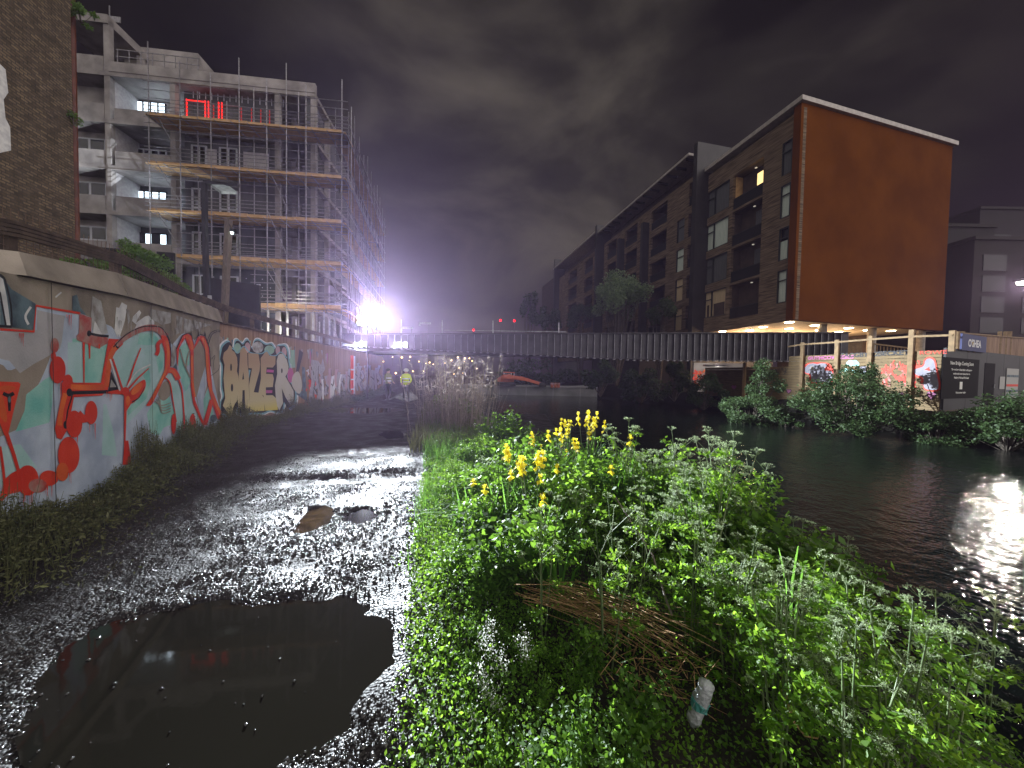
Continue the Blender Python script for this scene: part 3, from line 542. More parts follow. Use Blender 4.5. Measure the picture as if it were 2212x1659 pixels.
H.poly(C3, [(908, 640), (930, 560), (960, 535), (1000, 540), (1055, 620), (1082, 720), (1078, 800), (1036, 870), (1100, 980), (1155, 1080), (1163, 1200), (1105, 1278), (1040, 1180), (982, 1040), (1002, 1260), (945, 1372), (915, 1300), (892, 1150), (882, 1000), (916, 830)], p_cream)
for cx, cy, rx, ry in ((236, 735, 13, 55), (250, 1035, 17, 58), (984, 785, 12, 36)): H.ell(C3, cx, cy, rx, ry, p_blk)
H.poly(C3, [(416, 800), (428, 910), (400, 916)], p_blk); H.poly(C3, [(765, 765), (868, 775), (862, 812), (758, 805)], p_mag); H.poly(C3, [(752, 1070), (845, 1072), (842, 1112), (750, 1115)], p_mag); H.poly(C3, [(495, 770), (525, 775), (498, 900)], p_cyan)
H.stroke(C3, [(1140, 480), (1150, 640), (1155, 740)], 60, p_mn2); H.ell(C3, 1135, 635, 40, 55, p_mn2); H.ell(C3, 1112, 850, 44, 110, p_mag)
H.poly(C3, [(1240, 470), (1300, 520), (1270, 640), (1215, 880), (1190, 800), (1225, 600)], p_blk); H.poly(C3, [(1280, 720), (1325, 740), (1358, 1240), (1180, 1120), (1290, 1080)], p_dkb); H.poly(C3, [(1150, 850), (1230, 800), (1280, 980), (1250, 1120), (1180, 1080), (1130, 980)], p_cream, True)
for i in range(26): x0 = rs.uniform(1330, 1560); y0 = rs.uniform(640, 1240); H.poly(C3, [(x0, y0), (x0 + rs.uniform(10, 60), y0 + rs.uniform(-50, 50)), (x0 + rs.uniform(-10, 50), y0 + rs.uniform(20, 110))], rs.choice([p_red, p_mag, p_wht, p_red]))
H.poly(C3, [(1420, 620), (1520, 640), (1560, 700), (1590, 600), (1620, 760), (1570, 860), (1500, 800), (1450, 900), (1410, 760)], p_silver)
def wild(x0, x1, yt0, yt1, yb0, yb1, nn, fills, cf):
    for i in range(nn):
        f = (i + rs.random()) / nn; x = x0 + (x1 - x0) * f; a = yt0 + (yt1 - yt0) * f; c = yb0 + (yb1 - yb0) * f; h = c - a; wd = (x1 - x0) / nn
        y1 = a + rs.uniform(0, .35) * h; y2 = c - rs.uniform(0, .35) * h; pts = [(x, y1), (x + rs.uniform(-1, 1.6) * wd, y1 + (y2 - y1) * .35), (x + rs.uniform(-1.2, 1.2) * wd, y1 + (y2 - y1) * .7), (x + rs.uniform(-.8, 1) * wd, y2)]
        H.stroke(cf, pts, wd * rs.uniform(1.2, 1.9), rs.choice(fills)); H.stroke(cf, [(p[0] + wd * .6, p[1] + 2) for p in pts], wd * .34, p_blk)
        if i % 3 == 0: H.stroke(cf, [(x - wd, y1 + h * .2), (x + wd, y1 + h * .32)], wd * .5, p_blk)
wild(668, 756, 785, 795, 888, 862, 22, [p_silver, p_wht, p_silver, p_pk], V0); wild(768, 824, 782, 790, 857, 846, 14, [p_silver, p_wash], V0)
H.b.build('graffiti', hoard)

# ---- ramp fence above wall and hoarding
fence = empty('ramp_fence', W0 + Z * 2.5, 'dark timber ramp fence with wire netting standing behind the graffiti wall', 'fence')
def fp(vx, back=0.42):
    """point on the fence line seen at column vx"""
    if vx < 476: p = at_pl(vx, 797, W0 - nW * back, nW)
    else: p = at_pl(vx, 800, W1 - nH * back, nH)
    p.z = 0; return p
FZ = [(-60, 3.02), (16, 3.10), (253, 3.36), (396, 3.36), (480, 3.36), (545, 3.35), (590, 3.35), (634, 3.35), (668, 3.34), (700, 3.34), (735, 3.33), (768, 3.33)]
for i, (vx, zt) in enumerate(FZ):
    p = fp(vx); b = MB(); wd = 0.085 if i > 1 else 0.10; b.box(p + Z * ((zt + 2.1) / 2), (wd * .6, wd * .6, (zt - 2.1) / 2), m_dkw, (dW, nW, Z)); b.build('post', fence)
for (v0, z0), (v1_, z1_) in zip(FZ[:-1], FZ[1:]):
    b = MB(); p, q = fp(v0), fp(v1_); off = (nW if v1_ < 480 else nH) * 0.085
    for k in range(4): b.bar(p + off + Z * (z0 - .02 - .042 * k), q + off + Z * (z1_ - .02 - .042 * k), .045, .034, m_dkw)
    b.build('rail', fence)
b = MB(); m_wire = mat('brown_netting', (0.12, 0.075, 0.05), 0.7)
pa, pb = fp(-60), fp(396); K = 52; off = nW * 0.05
for i in range(K):
    f = i / K; p = pa + (pb - pa) * f + off; b.bar(p + Z * 2.55, p + Z * (3.18 + .3 * min(f * 2, 1)), .004, .004, m_wire)
for j in range(9): b.bar(pa + off + Z * (2.6 + .07 * j), pb + off + Z * (2.75 + .085 * j), .004, .004, m_wire)
b.build('netting', fence)
# marker post (red and white) on the hoarding
b = MB(); p = at_pl(760, 858, W1 + nH * .06, nH)
mk = empty('marker_board', p, 'narrow red and white reflective marker board leaning on the hoarding', 'marker board')
p0 = at_pl(757.5, 858, W1 + nH * .05, nH); p1 = at_pl(763, 858, W1 + nH * .05, nH); z0, z1_ = .15, 2.3
b.box((p0 + p1) / 2 + Z * 1.25, ((p1 - p0).length / 2, .015, 1.1), p_red, (dH, nH, Z)); b.build('board', mk)
for k in range(3): b = MB(); b.box((p0 + p1) / 2 + Z * (.45 + .55 * k) + nH * .012, ((p1 - p0).length / 2, .01, .04), p_wht, (dH, nH, Z)); b.build('reflector', mk)
b = MB(); b.box(p1 + dH * .18 + Z * 1.25, (.12, .015, 1.1), p_wht, (dH, nH, Z)); b.build('edge_strip', mk)
# ---- tall brick building at the far left
m_brick = brickmat('old_brick', (0.21, 0.155, 0.10), (0.085, 0.062, 0.043), (0.07, 0.06, 0.048), 1, bw=.24, bh=.10, msize=.018)
BE = at_d(158, 300, 14.0); BE.z = 0; BF = BE - U * 9 
bb = empty('brick_building', BE, 'old brown brick building rising out of frame, with a ragged white paint patch', 'building')
b = MB(); h = -NN * 5
b.add([BE, BF, BF + Z * 34, BE + Z * 34, BE + h, BF + h, BF + h + Z * 34, BE + h + Z * 34], [(0, 1, 2, 3), (5, 4, 7, 6), (4, 0, 3, 7), (1, 5, 6, 2), (3, 2, 6, 7)], m_brick)
o = b.build('wall', bb); me = o.data; uvl = me.uv_layers.new(name='UVMap')
for lp in me.loops:
    q = me.vertices[lp.vertex_index].co; uvl.data[lp.index].uv = (q.dot(U) + q.dot(NN), q.z)
B = Paint(BE, NN, 0.004)
B.poly(V0, [(-60, 130), (0, 138), (12, 150), (18, 200), (8, 215), (12, 255), (22, 275), (24, 325), (0, 330), (-60, 320)], p_wht, False); B.b.build('paint_patch', bb)
b = MB(); q = at_d(160, 300, 14.6); q.z = 0; b.tube([q + Z * 2, q + Z * 30], .11, mat('rust_red_pipe', (0.17, 0.05, 0.03), 0.6, (0.09, 0.03, 0.02), 3), 8)
b.build('drain_pipe', label='tall rust red pipe running up the corner of the brick building', cat='pipe')
# ================================================================== railway-like plate girder bridge
BD = 22.0
m_steel = mat('dark_bridge_steel', (0.028, 0.028, 0.034), 0.5, (0.055, 0.052, 0.06), 2, metal=0.3, bump=0.1, bscale=6)
m_steel2 = mat('painted_glint_edge', (0.34, 0.34, 0.38), 0.45, (0.18, 0.18, 0.21), 9)  # pale colour imitates lamp light on the stiffener edges
m_galv = mat('galvanised_steel', (0.42, 0.43, 0.45), 0.35, (0.25, 0.25, 0.27), 7, metal=0.7)
bridge = empty('footbridge', (5, BD, 3), 'dark steel plate girder bridge with close vertical stiffeners crossing the canal', 'bridge')
def bz(vx):   # bottom and top of the girder seen at column vx
    tv = 722 + (vx - 1040) * (-2 / 660); bv = 761 + (min(max(vx, 760), 1500) - 1040) * (17 / 340) if vx < 1382 else 778 + (vx - 1382) * 0.006
    return at_d(vx, bv, BD), at_d(vx, tv, BD)
def bpt(vx): a, c = bz(vx); return a, c
xs = [742, 860, 1000, 1150, 1300, 1450, 1600, 1740, 1832]
b = MB(); dn = Vector((0, 1, 0))
for a, c in zip(xs[:-1], xs[1:]):
    a0, a1 = bpt(a); c0, c1 = bpt(c); c0.x = at_d(c, 750, BD).x; a0.x = a1.x = at_d(a, 750, BD).x; c1.x = c0.x
    k = dn * 0.04; b.add([a0, c0, c1, a1, a0 + k, c0 + k, c1 + k, a1 + k], [(0, 1, 2, 3), (5, 4, 7, 6), (0, 4, 5, 1), (3, 2, 6, 7)], m_steel)
    for P_, Q_, h in ((a1, c1, .05), (a0, c0, .05)): b.bar(P_ + Z * 0.03 - Z * .06 * (h > 1), Q_ + Z * 0.03, .34, .05, m_steel)
b.build('girder_web', bridge)
vx = 768.0; i = 0
while vx < 1826 and i < 99:
    a, c = bpt(vx); x = at_d(vx, 750, BD).x; b = MB(); b.box(((x), BD - 0.085, (a.z + c.z) / 2), (.010, .065, (c.z - a.z) / 2 - .035), m_steel); b.box((x, BD - 0.155, (a.z + c.z) / 2), (.013, .004, (c.z - a.z) / 2 - .04), m_steel2)
    b.box((x, BD - .11, a.z - .03), (.06, .12, .03), m_steel2); b.build('stiffener', bridge); vx += 14.3; i += 1
a0, a1 = bpt(742); c0, c1 = bpt(1832); b = MB(); b.box(((a0.x + c0.x) / 2 + .2, BD + 1.9, 3.05), ((c0.x - a0.x) / 2, 1.8, .12), m_steel)
b.build('deck', bridge)
b = MB(); b.box(((a0.x + c0.x) / 2 + .2, BD + 3.8, 3.4), ((c0.x - a0.x) / 2, .05, .55), m_steel); b.build('far_girder', bridge)
for vx, y0, y1 in ((867, 690, 722), (955, 691, 722), (1065, 693, 722), (1207, 697, 722)):
    p, q = at_d(vx, y0, BD + .15), at_d(vx, y1, BD + .15); b = MB(); b.bar(p, q, .07, .07, m_galv); b.build('railing_post', bridge)
b = MB(); b.bar(at_d(960, 713, BD + .1), at_d(1224, 717, BD + .1), .035, .035, m_galv); b.build('handrail', bridge)
b = MB(); b.box((-14.5, BD + 1.2, 2.2), (3.2, 1.6, 1.0), m_steel); b.build('abutment', bridge)
for vx, vy, wd in ((880, 708, 22), (918, 698, 24)):
    p = at_d(vx, vy, BD + 6); b = MB(); b.box(p, (wd / 740 * 28 / 2, .12, .07), m_galv); b.box(p + Vector((-.45, 0, -.12)), (.05, .1, .1), m_galv)
    b.bar(p + Vector((.3, .1, 0)), Vector((p.x + .3, p.y + .1, 3.1)), .03, .03, m_steel)
    b.build('cable_tray', label='short pale %s steel channel raised above the far side of the bridge deck' % ('lower' if vx == 880 else 'upper'), cat='channel', group='steel channels above the bridge')

# ================================================================== unfinished concrete block with scaffold (left)
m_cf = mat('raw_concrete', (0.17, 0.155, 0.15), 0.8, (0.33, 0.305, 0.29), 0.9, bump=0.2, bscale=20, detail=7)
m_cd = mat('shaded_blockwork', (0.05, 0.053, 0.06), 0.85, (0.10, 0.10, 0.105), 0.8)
m_ply = mat('scaffold_board', (0.42, 0.26, 0.12), 0.7, (0.55, 0.36, 0.18), 3, bump=0.2)
m_frame = mat('window_frame_white', (0.45, 0.46, 0.5), 0.5); m_glass = mat('dark_glass', (0.012, 0.014, 0.018), 0.06, spec=0.8)
m_insul = mat('foil_insulation', (0.018, 0.028, 0.032), 0.5, (0.032, 0.045, 0.05), 2); m_board = mat('cement_board', (0.42, 0.40, 0.40), 0.8, (0.33, 0.31, 0.32), 5)
m_pole = mat('scaffold_tube', (0.30, 0.29, 0.31), 0.38, (0.18, 0.17, 0.18), 9, metal=0.6)
m_cool = mat('cool_lit_window', (0.75, 0.9, 1.0), 0.5, emit=2.2); m_redl = mat('red_light_tube', (1.0, 0.02, 0.015), 0.5, emit=1.6); m_redd = mat('dim_red_tube', (0.55, 0.03, 0.03), 0.5, emit=0.25)
G0 = Vector((-29.1, 25.0, 0)); E = Vector((0.9934, 0.1147, 0)).normalized(); EN = Vector((E.y, -E.x, 0))   # EN points to the camera
def fa(vx, vy=600, d=0.0):    # distance along the front, of column vx on the plane d in front of it
    return (at_pl(vx, vy, G0 + EN * d, EN) - G0).dot(E)
def FP(a, z, d=0.0): return G0 + E * a + EN * d + Z * z
FZL = [0.2, 3.1, 6.35, 9.6, 12.85, 16.05, 19.3, 22.6]
site = empty('unfinished_building', G0, 'unfinished concrete apartment block with open floors behind the scaffold', 'building')
aL, aP, aC, aD, aE = fa(120), fa(237), fa(376), fa(599), fa(681)
DEEP = 7.0
def fbox(b, a0, a1, z0, z1, d0, d1, m):   # d measured towards the camera
    b.box(FP((a0 + a1) / 2, (z0 + z1) / 2, (d0 + d1) / 2), (abs(a1 - a0) / 2, abs(d1 - d0) / 2, abs(z1 - z0) / 2), m, (E, EN, Z))
for k, z in enumerate(FZL):
    b = MB(); fbox(b, aL, aE, z - .28, z, -DEEP, 0, m_cf); b.build('floor_slab', site)
for nm, a, z1 in (('a', aP, 26.3), ('b', aC, 22.4), ('c', aD, 22.4), ('d', aE - .18, 22.4)):
    b = MB(); fbox(b, a - .17, a + .17, -.5, z1, -.38, -.03, m_cf); fbox(b, a - .17, a + .17, -.5, z1 - .1, -2.8, -2.45, m_cf); b.build('column', site)
b = MB(); fbox(b, aL, aP + .17, 25.9, 26.5, -5, .05, m_cf); b.build('roof_slab', site)
b = MB(); fbox(b, aP + .18, aE, 22.603, 23.3, -.25, .04, m_cf); b.build('roof_parapet', site)
for k in range(2, 8):
    z = FZL[k]; b = MB(); fbox(b, aL, aP - .2, z + .003, z + 1.05, -.18, -.02, m_cf); b.build('balcony_parapet', site)
    if k < 7: b = MB(); fbox(b, aP + .45, aC - .2, z + .003, z + (1.05 if k != 6 else .8), -.18, -.02, m_cf); b.build('balcony_parapet', site)
for k in range(1, 7):
    z0, z1 = FZL[k] + .003, FZL[k + 1] - .283
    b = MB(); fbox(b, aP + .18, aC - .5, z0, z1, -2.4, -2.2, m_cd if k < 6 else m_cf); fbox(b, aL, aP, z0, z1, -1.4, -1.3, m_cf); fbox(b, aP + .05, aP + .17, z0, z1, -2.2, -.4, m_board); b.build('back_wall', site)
    # windows at the back of the balconies
    wa, wb = fa(298, 600, -2.1), fa(362, 600, -2.1)
    lit = k in (6, 4, 3); wz0, wz1 = (1.85, 2.93) if k == 6 else (1.35, 2.55); b = MB(); fbox(b, wa, wb, z0 + wz0, z0 + wz1, -2.19, -2.1, m_frame if not lit else m_glass)
    w_ = b.build('window', site); b = MB()
    nP = 4
    for j in range(nP):
        x0 = wa + (wb - wa) * (j + .12) / nP; x1 = wa + (wb - wa) * (j + .88) / nP
        if k == 3 and j in (0, 2): continue
        fbox(b, x0, x1, z0 + wz0 + .1, z0 + wz1 - .1, -2.095, -2.085, m_cool if lit else m_glass)
    b.build('pane', w_)
    # left bay windows
    if k != 6:
        b = MB(); x0, x1 = fa(163, 600, -1.2), fa(232, 600, -1.2); fbox(b, x0, x1, z0 + 1.45, z0 + 2.5, -1.29, -1.22, m_frame); w_ = b.build('window', site); b = MB()
        for j in range(2): fbox(b, x0 + (x1 - x0) * (.04 + .5 * j), x0 + (x1 - x0) * (.46 + .5 * j), z0 + 1.55, z0 + 2.4, -1.215, -1.205, m_glass)
        b.build('pane', w_)
# infill of the wide bay
for k in range(1, 7):
    z0, z1 = FZL[k] + .003, FZL[k + 1] - .283
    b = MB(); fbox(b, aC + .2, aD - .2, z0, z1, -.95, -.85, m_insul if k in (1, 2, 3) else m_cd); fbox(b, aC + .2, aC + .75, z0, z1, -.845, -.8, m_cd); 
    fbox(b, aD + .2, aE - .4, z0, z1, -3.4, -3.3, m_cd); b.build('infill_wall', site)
    if k in (1, 2):   # washers of the insulation panels
        b = MB()
        for i in range(12):
            for j in range(4): fbox(b, aC + .9 + i * .58, aC + .97 + i * .58, z0 + .3 + j * .65, z0 + .36 + j * .65, -.845, -.83, m_frame)
        b.build('fixing_washers', site)
    if k == 6:
        b = MB()
        for vx, mm in ((403, m_redl), (443, m_redl), (450, m_redl), (461, m_redd), (472, m_redl), (479, m_redl), (517, m_redd), (521, m_redd), (543, m_redd), (563, m_redd), (582, m_redd), (683, m_redd)):
            a = fa(vx, 230, -.75); fbox(b, a - .022, a + .022, z0 + .05, z0 + (2.45 if mm == m_redl else 2.2), -.8, -.73, mm)
        a, c = fa(403, 230, -.7), fa(443, 230, -.7); fbox(b, a, c, z0 + 2.3, z0 + 2.36, -.72, -.68, m_redl); a, c = fa(479, 230, -.7), fa(517, 230, -.7); fbox(b, a, c, z0 + 2.2, z0 + 2.25, -.72, -.68, m_redd)
        b.build('red_safety_lights', site)
        b = MB()
        for i in range(16): a = aC + .9 + i * .42; fbox(b, a, a + .04, z1 - .5, z1, -.7, -.66, m_frame)
        b.build('ceiling_hangers', site)
    else:
        for (v0, v1) in ((416, 446), (476, 512), (556, 590)):
            if k in (5,) or v0 != 556:
                a, c = fa(v0, 400, -.8), fa(v1, 400, -.8); b = MB()
                if k == 5 and v0 == 556: fbox(b, fa(526, 400, -.8), fa(580, 400, -.8), z0, z0 + 2.2, -.845, -.8, m_board); b.build('cement_panel', site); continue
                for x in (a, (a + c) / 2, c): fbox(b, x - .05, x + .05, z0 + .05, z0 + 2.3, -.845, -.74, m_frame)
                for zz in (z0 + .05, z0 + .9, z0 + 2.3): fbox(b, a - .05, c + .05, zz, zz + .08, -.84, -.75, m_frame)
                w_ = b.build('window', site); b = MB(); fbox(b, a, c, z0 + .1, z0 + 2.3, -.846, -.82, m_glass); b.build('pane', w_)
        if k == 5: b = MB(); fbox(b, fa(448, 400, -.8), fa(468, 400, -.8), z0, z0 + 2.2, -.845, -.8, m_board); b.build('cement_panel', site)
    # corner bay frame
    a = fa(668, 500, -.5); b = MB(); fbox(b, a - .06, a + .06, z0, z1, -.6, -.5, m_frame); fbox(b, fa(612, 500, -.5), a, z0 + .05, z0 + .25, -.58, -.5, m_cf); b.build('corner_mullion', site)
# side wall towards the canal and the rest of the block behind
def SP(b_, z, o=0.0): return G0 + E * aE + U * b_ + NN * o + Z * z
for k, z in enumerate(FZL[:-1]):
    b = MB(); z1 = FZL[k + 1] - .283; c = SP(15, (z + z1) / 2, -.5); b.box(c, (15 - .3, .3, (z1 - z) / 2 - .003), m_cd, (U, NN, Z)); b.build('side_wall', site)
    b = MB(); b.box(SP(16, z - .14, -1.0), (15.9, 1.0, .14), m_cf, (U, NN, Z)); b.build('side_slab', site)
# penthouse
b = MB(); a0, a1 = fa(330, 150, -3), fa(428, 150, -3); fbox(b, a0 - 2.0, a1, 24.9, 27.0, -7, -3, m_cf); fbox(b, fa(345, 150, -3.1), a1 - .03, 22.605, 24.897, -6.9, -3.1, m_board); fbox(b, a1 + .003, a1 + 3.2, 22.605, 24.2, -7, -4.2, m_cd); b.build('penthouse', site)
b = MB()
for j in range(8): a = aP + .6 + j * .75; fbox(b, a, a + .04, 23.303, 24.3, -.15, -.11, m_pole)
for zz in (23.8, 24.28): fbox(b, aP + .5, aP + 6, zz, zz + .04, -.16, -.12, m_pole)
b.build('roof_railing', site)
b = MB(); fbox(b, aL + .5, aP + .1, 26.9, 27.3, -1, -.95, m_pole); fbox(b, aP, aP + .05, 26.5, 27.4, -.3, -.25, m_pole); b.build('roof_railing', site)

# ---- scaffold
scf = empty('scaffold', FP(aC, 0, 1.3), 'tube and board scaffold wrapped round the corner of the concrete block', 'scaffold')
SD0, SD1 = 1.55, 0.35
s0 = fa(324, 400, SD0); s1 = fa(742, 400, SD0)
PLZ = [6.15, 9.35, 12.4, 15.6, 18.85]
PX = [324, 391, 457, 518, 577, 619, 661, 738]
for i, vx in enumerate(PX):
    a = fa(vx, 450, SD0)
    for d in (SD0, SD1):
        if d == SD1 and i in (0,): continue
        zl = 3.3 if i < 2 else -0.2
        top = (21.6 if i in (3, 5) else 20.9 if i else 22.5) + (i % 2) * .5 - (1.0 if d == SD1 else 0)
        b = MB(); aa = a + (.25 if d == SD1 else 0); b.tube([FP(aa, zl, d), FP(aa, top + 1.2, d)], .034, m_pole, 6); b.build('standard', scf)
for j, z in enumerate(PLZ):
    x0 = s0 if j > 1 else fa(385, 600, SD0) if j == 1 else fa(552, 600, SD0)
    b = MB(); nb = 5
    for q in range(7): d = .17 + .225 * q; fbox(b, x0 - .2, s1 + .15, z - .04, z, d - .108, d + .108, m_ply)
    pl = b.build('platform', scf)
    b = MB(); L_ = (s1 - x0); 
    for q in range(4): fbox(b, x0 - .2 + L_ * q / 4, x0 - .2 + L_ * (q + 1) / 4 - .02, z + .002 + .03 * (q % 2), z + .24 + .03 * (q % 2), SD0 - .16, SD0 - .12, m_ply)
    b.build('toe_board', pl)
    b = MB(); nt_ = 13 if j > 0 else 7
    for q in range(nt_): a = x0 + (s1 - x0) * q / (nt_ - 1); b.tube([FP(a, z - .08, SD0 + .25), FP(a, z - .09, -.1)], .03, m_pole, 5)
    b.build('transoms', scf)
    for zz in (z - .18, z + .32, z + .6, z + .85, z + 1.1, z + 1.65, z + 2.2, z + 2.7):
        if zz > 21.3: continue
        b = MB(); b.tube([FP(x0 - .3, zz, SD0 + .04), FP(s1 + .3, zz, SD0 + .04)], .024, m_pole, 6); b.build('ledger', scf)
        if zz < z + 1: b = MB(); b.tube([FP(x0, zz, SD1), FP(s1, zz, SD1)], .029, m_pole, 6); b.build('ledger', scf)
for (v0, z0, v1, z1) in ((335, 15.9, 392, 12.9), (335, 19.2, 392, 16), (575, 16.2, 622, 13.0), (577, 12.9, 620, 9.7), (577, 9.6, 620, 6.5), (620, 6.4, 560, 9.5), (640, 4.2, 560, 1.2), (335, 12.6, 392, 9.6), (700, 9.6, 738, 6.4), (700, 6.4, 738, 3.2)):
    b = MB(); b.tube([FP(fa(v0, 500, SD0), z0, SD0 - .08), FP(fa(v1, 500, SD0), z1, SD0 - .08)], .03, m_pole, 6); b.build('brace', scf)
# scaffold down the canal side
SO = G0 + E * s1 + EN * SD0
for i in range(11):
    for o in (0, 1):
        p = SO + U * (1.8 * i + .6) - NN * (.9 * o) + NN * .2; p.z = -.2; h = 21 + (i * 37 % 10) * .14
        b = MB(); b.tube([p, p + Z * h], .03, m_pole, 5); b.build('standard', scf)
for z in PLZ + [3.2]:
    b = MB(); p = SO + NN * .25; b.tube([p + Z * (z - .15), p + U * 19 + Z * (z - .15)], .03, m_pole, 5); b.tube([p + Z * (z + 1.0), p + U * 19 + Z * (z + 1.0)], .03, m_pole, 5); b.build('ledger', scf)
    b = MB(); p = SO - NN * .25 + U * 9.5 + Z * (z - .02); b.box(p, (9.5, .42, .02), m_ply, (U, NN, Z)); b.build('platform', scf)
for z, e_ in ((12.6, 2.2), (9.3, 1.6), (16, .8)):
    b = MB(); p = SO + U * 4; p.z = z; b.tube([p - NN * .5, p + NN * e_], .03, m_pole, 5); b.build('transoms', scf)
ORD = 'first second third fourth fifth sixth seventh eighth ninth tenth eleventh twelfth thirteenth fourteenth fifteenth sixteenth seventeenth eighteenth nineteenth twentieth twenty-first twenty-second twenty-third twenty-fourth twenty-fifth twenty-sixth twenty-seventh twenty-eighth twenty-ninth thirtieth thirty-first thirty-second'.split() + ['thirty-' + q for q in 'third fourth fifth sixth seventh eighth ninth'.split()] + ['fortieth'] + ['forty-' + q for q in 'first second third fourth fifth sixth seventh eighth ninth'.split()] + ['fiftieth']
# a base tower of bright props under the block
for i, vx in enumerate((500, 545, 563, 580, 606, 622, 640, 676, 690, 700, 712, 722)):
    p = at_d(vx, 700, 25.2 + (i % 3) * .5); p.z = 2.7; b = MB(); b.tube([p, p + Z * (3.3 if i % 2 else 2.6)], .05, m_galv, 6); b.build('prop', label='bright steel prop under the lowest platform, %s from the left' % ORD[i], cat='prop', group='steel props under the scaffold')

# ---- things on the ramp in front of the block
m_blk = mat('black_panel', (0.012, 0.013, 0.016), 0.55, (0.025, 0.026, 0.03), 2); m_sign = mat('sign_grey', (0.22, 0.2, 0.19), 0.6)
def vpanel(name, v0, v1, ytop0, ytop1, zb, d, m, label, cat):
    p = at_d(v0, ytop0, d); q = at_d(v1, ytop1, d); b = MB(); k = Vector((0, .08, 0))
    b.add([(p.x, d, zb), (q.x, d, zb), q, p, Vector((p.x, d, zb)) + k, Vector((q.x, d, zb)) + k, q + k, p + k], [(0, 1, 2, 3), (5, 4, 7, 6), (4, 0, 3, 7), (1, 5, 6, 2), (3, 2, 6, 7)], m)
    return b.build(name, label=label, cat=cat)
vpanel('site_screen', 206, 375, 533, 546, 1.0, 15.0, m_blk, 'black site screen with a small grey sign behind the fence shrub', 'screen')
o = bpy.data.objects['site_screen']; p = at_d(311, 545, 14.97); s_ = empty('name_sign', p, 'small pale strip sign on the black site screen by the shrub', 'sign')
b = MB(); b.box(p, (.52, .02, .09), m_sign); b.build('sign_board', s_); textmesh('lettering', 'PIERR', .15, m_blk, p + Vector((0, -.025, -.055)), (1, 0, 0), (0, -1, 0), s_, sx=1.7)
vpanel('black_hoarding', 455, 560, 600, 616, 1.5, 14.0, m_blk, 'black hoarding panels behind the ramp fence beside the timber post', 'hoarding')
for k_, vx in enumerate((556, 561)):
    b = MB(); p = at_d(vx, 614, 14.1 + .1 * k_); b.tube([Vector((p.x, p.y - .1, 1.5)), p], .035, m_galv, 6); b.build('steel_post', label='%s of two bright steel posts at the edge of the black hoarding' % ('left' if k_ == 0 else 'right'), cat='post')
# street lamp (off) and timber pole
lp = empty('street_lamp', at_d(447, 640, 12.5), 'tall unlit black street lamp with a flat pale lens, in front of the scaffold', 'street lamp')
b = MB(); p = at_d(441, 395, 12.5); q = at_d(447, 690, 12.5); b.bar(q, p, .13, .13, m_blk); b.bar(p + Z * .02, at_d(515, 403, 12.3) + Z * .02, .10, .10, m_blk); b.build('pole', lp)
b = MB(); c = [at_d(457, 404, 12.1), at_d(492, 405, 12.4), at_d(512, 420, 12.0), at_d(478, 419, 11.6)]
b.add(c + [v + Z * .09 for v in c], [(3, 2, 1, 0), (4, 5, 6, 7), (0, 1, 5, 4), (1, 2, 6, 5), (2, 3, 7, 6), (3, 0, 4, 7)], mat('lamp_lens', (0.42, 0.5, 0.5), 0.35, (0.2, 0.25, 0.26), 6)); b.build('lens', lp)
b = MB(); b.box(at_d(453, 655, 12.42) , (.06, .02, .28), mat('notice_white', (0.4, 0.4, 0.42), 0.6)); b.build('notice', lp)
b = MB(); b.bar(at_d(484, 700, 13), at_d(494, 474, 13), .17, .17, mat('weathered_pole', (0.16, 0.13, 0.10), 0.8, (0.09, 0.07, 0.055), 8, bump=.3, stretch=(6, 6, .6)))
tp = b.build('timber_pole', label='plain weathered timber pole standing right of the unlit street lamp', cat='pole')
m_bulb = mat('cool_bulb', (0.8, 1.0, 0.95), 0.5, emit=22)
for k_, (vx, vy) in enumerate(((501, 503), (478, 664))):
    f_ = empty('work_light', at_d(vx, vy, 12.9), ('small lit work light hanging from the timber pole', 'small lit work light on the ramp fence rail by the black hoarding')[k_], 'light')
    b = MB(); b.ball(at_d(vx, vy, 12.86), .045, m_bulb); b.build('bulb', f_); b = MB(); b.box(at_d(vx, vy, 12.9) + Z * .09, (.05, .05, .05), m_blk); b.bar(at_d(vx, vy, 12.9) + Z * .1, at_d(vx - 7, vy - 22, 12.95), .02, .02, m_blk); b.build('housing', f_)

# ================================================================== brick and timber apartment block (right)
RA = Vector((at_d(1728, 450, 26.5).x, 26.5, 0)); RZ0, RZ1 = 6.15, 22.45
RBd = (598 * 26.5) / 511.0; RB = at_pl(2047, 520, (0, RBd, 0), (0, 1, 0)); RB.z = 0
EW = (RB - RA).normalized(); EWn = Vector((EW.y, -EW.x, 0)); WW = (RB - RA).length
m_rend = mat('orange_render', (0.130, 0.040, 0.004), 0.95, (0.092, 0.027, 0.002), 0.35, bump=0.12, bscale=3, detail=9, spec=0.02)
m_clad = bpy.data.materials.new('dark_timber_cladding'); m_clad.use_nodes = True
t = m_clad.node_tree; n = t.nodes; l = t.links; bs = n['Principled BSDF']; bs.inputs['Roughness'].default_value = 0.9; bs.inputs['Specular IOR Level'].default_value = 0.1
co = n.new('ShaderNodeTexCoord'); mpn = n.new('ShaderNodeMapping'); mpn.inputs['Scale'].default_value = (0.5, 0.5, 7); nz = n.new('ShaderNodeTexNoise'); nz.inputs['Scale'].default_value = 1.5; nz.inputs['Detail'].default_value = 5
l.new(co.outputs['Object'], mpn.inputs[0]); l.new(mpn.outputs[0], nz.inputs['Vector']); r = n.new('ShaderNodeValToRGB'); r.color_ramp.elements[0].position = .3; r.color_ramp.elements[0].color = (0.05, 0.037, 0.026, 1); r.color_ramp.elements[1].position = .72; r.color_ramp.elements[1].color = (0.24, 0.175, 0.12, 1)
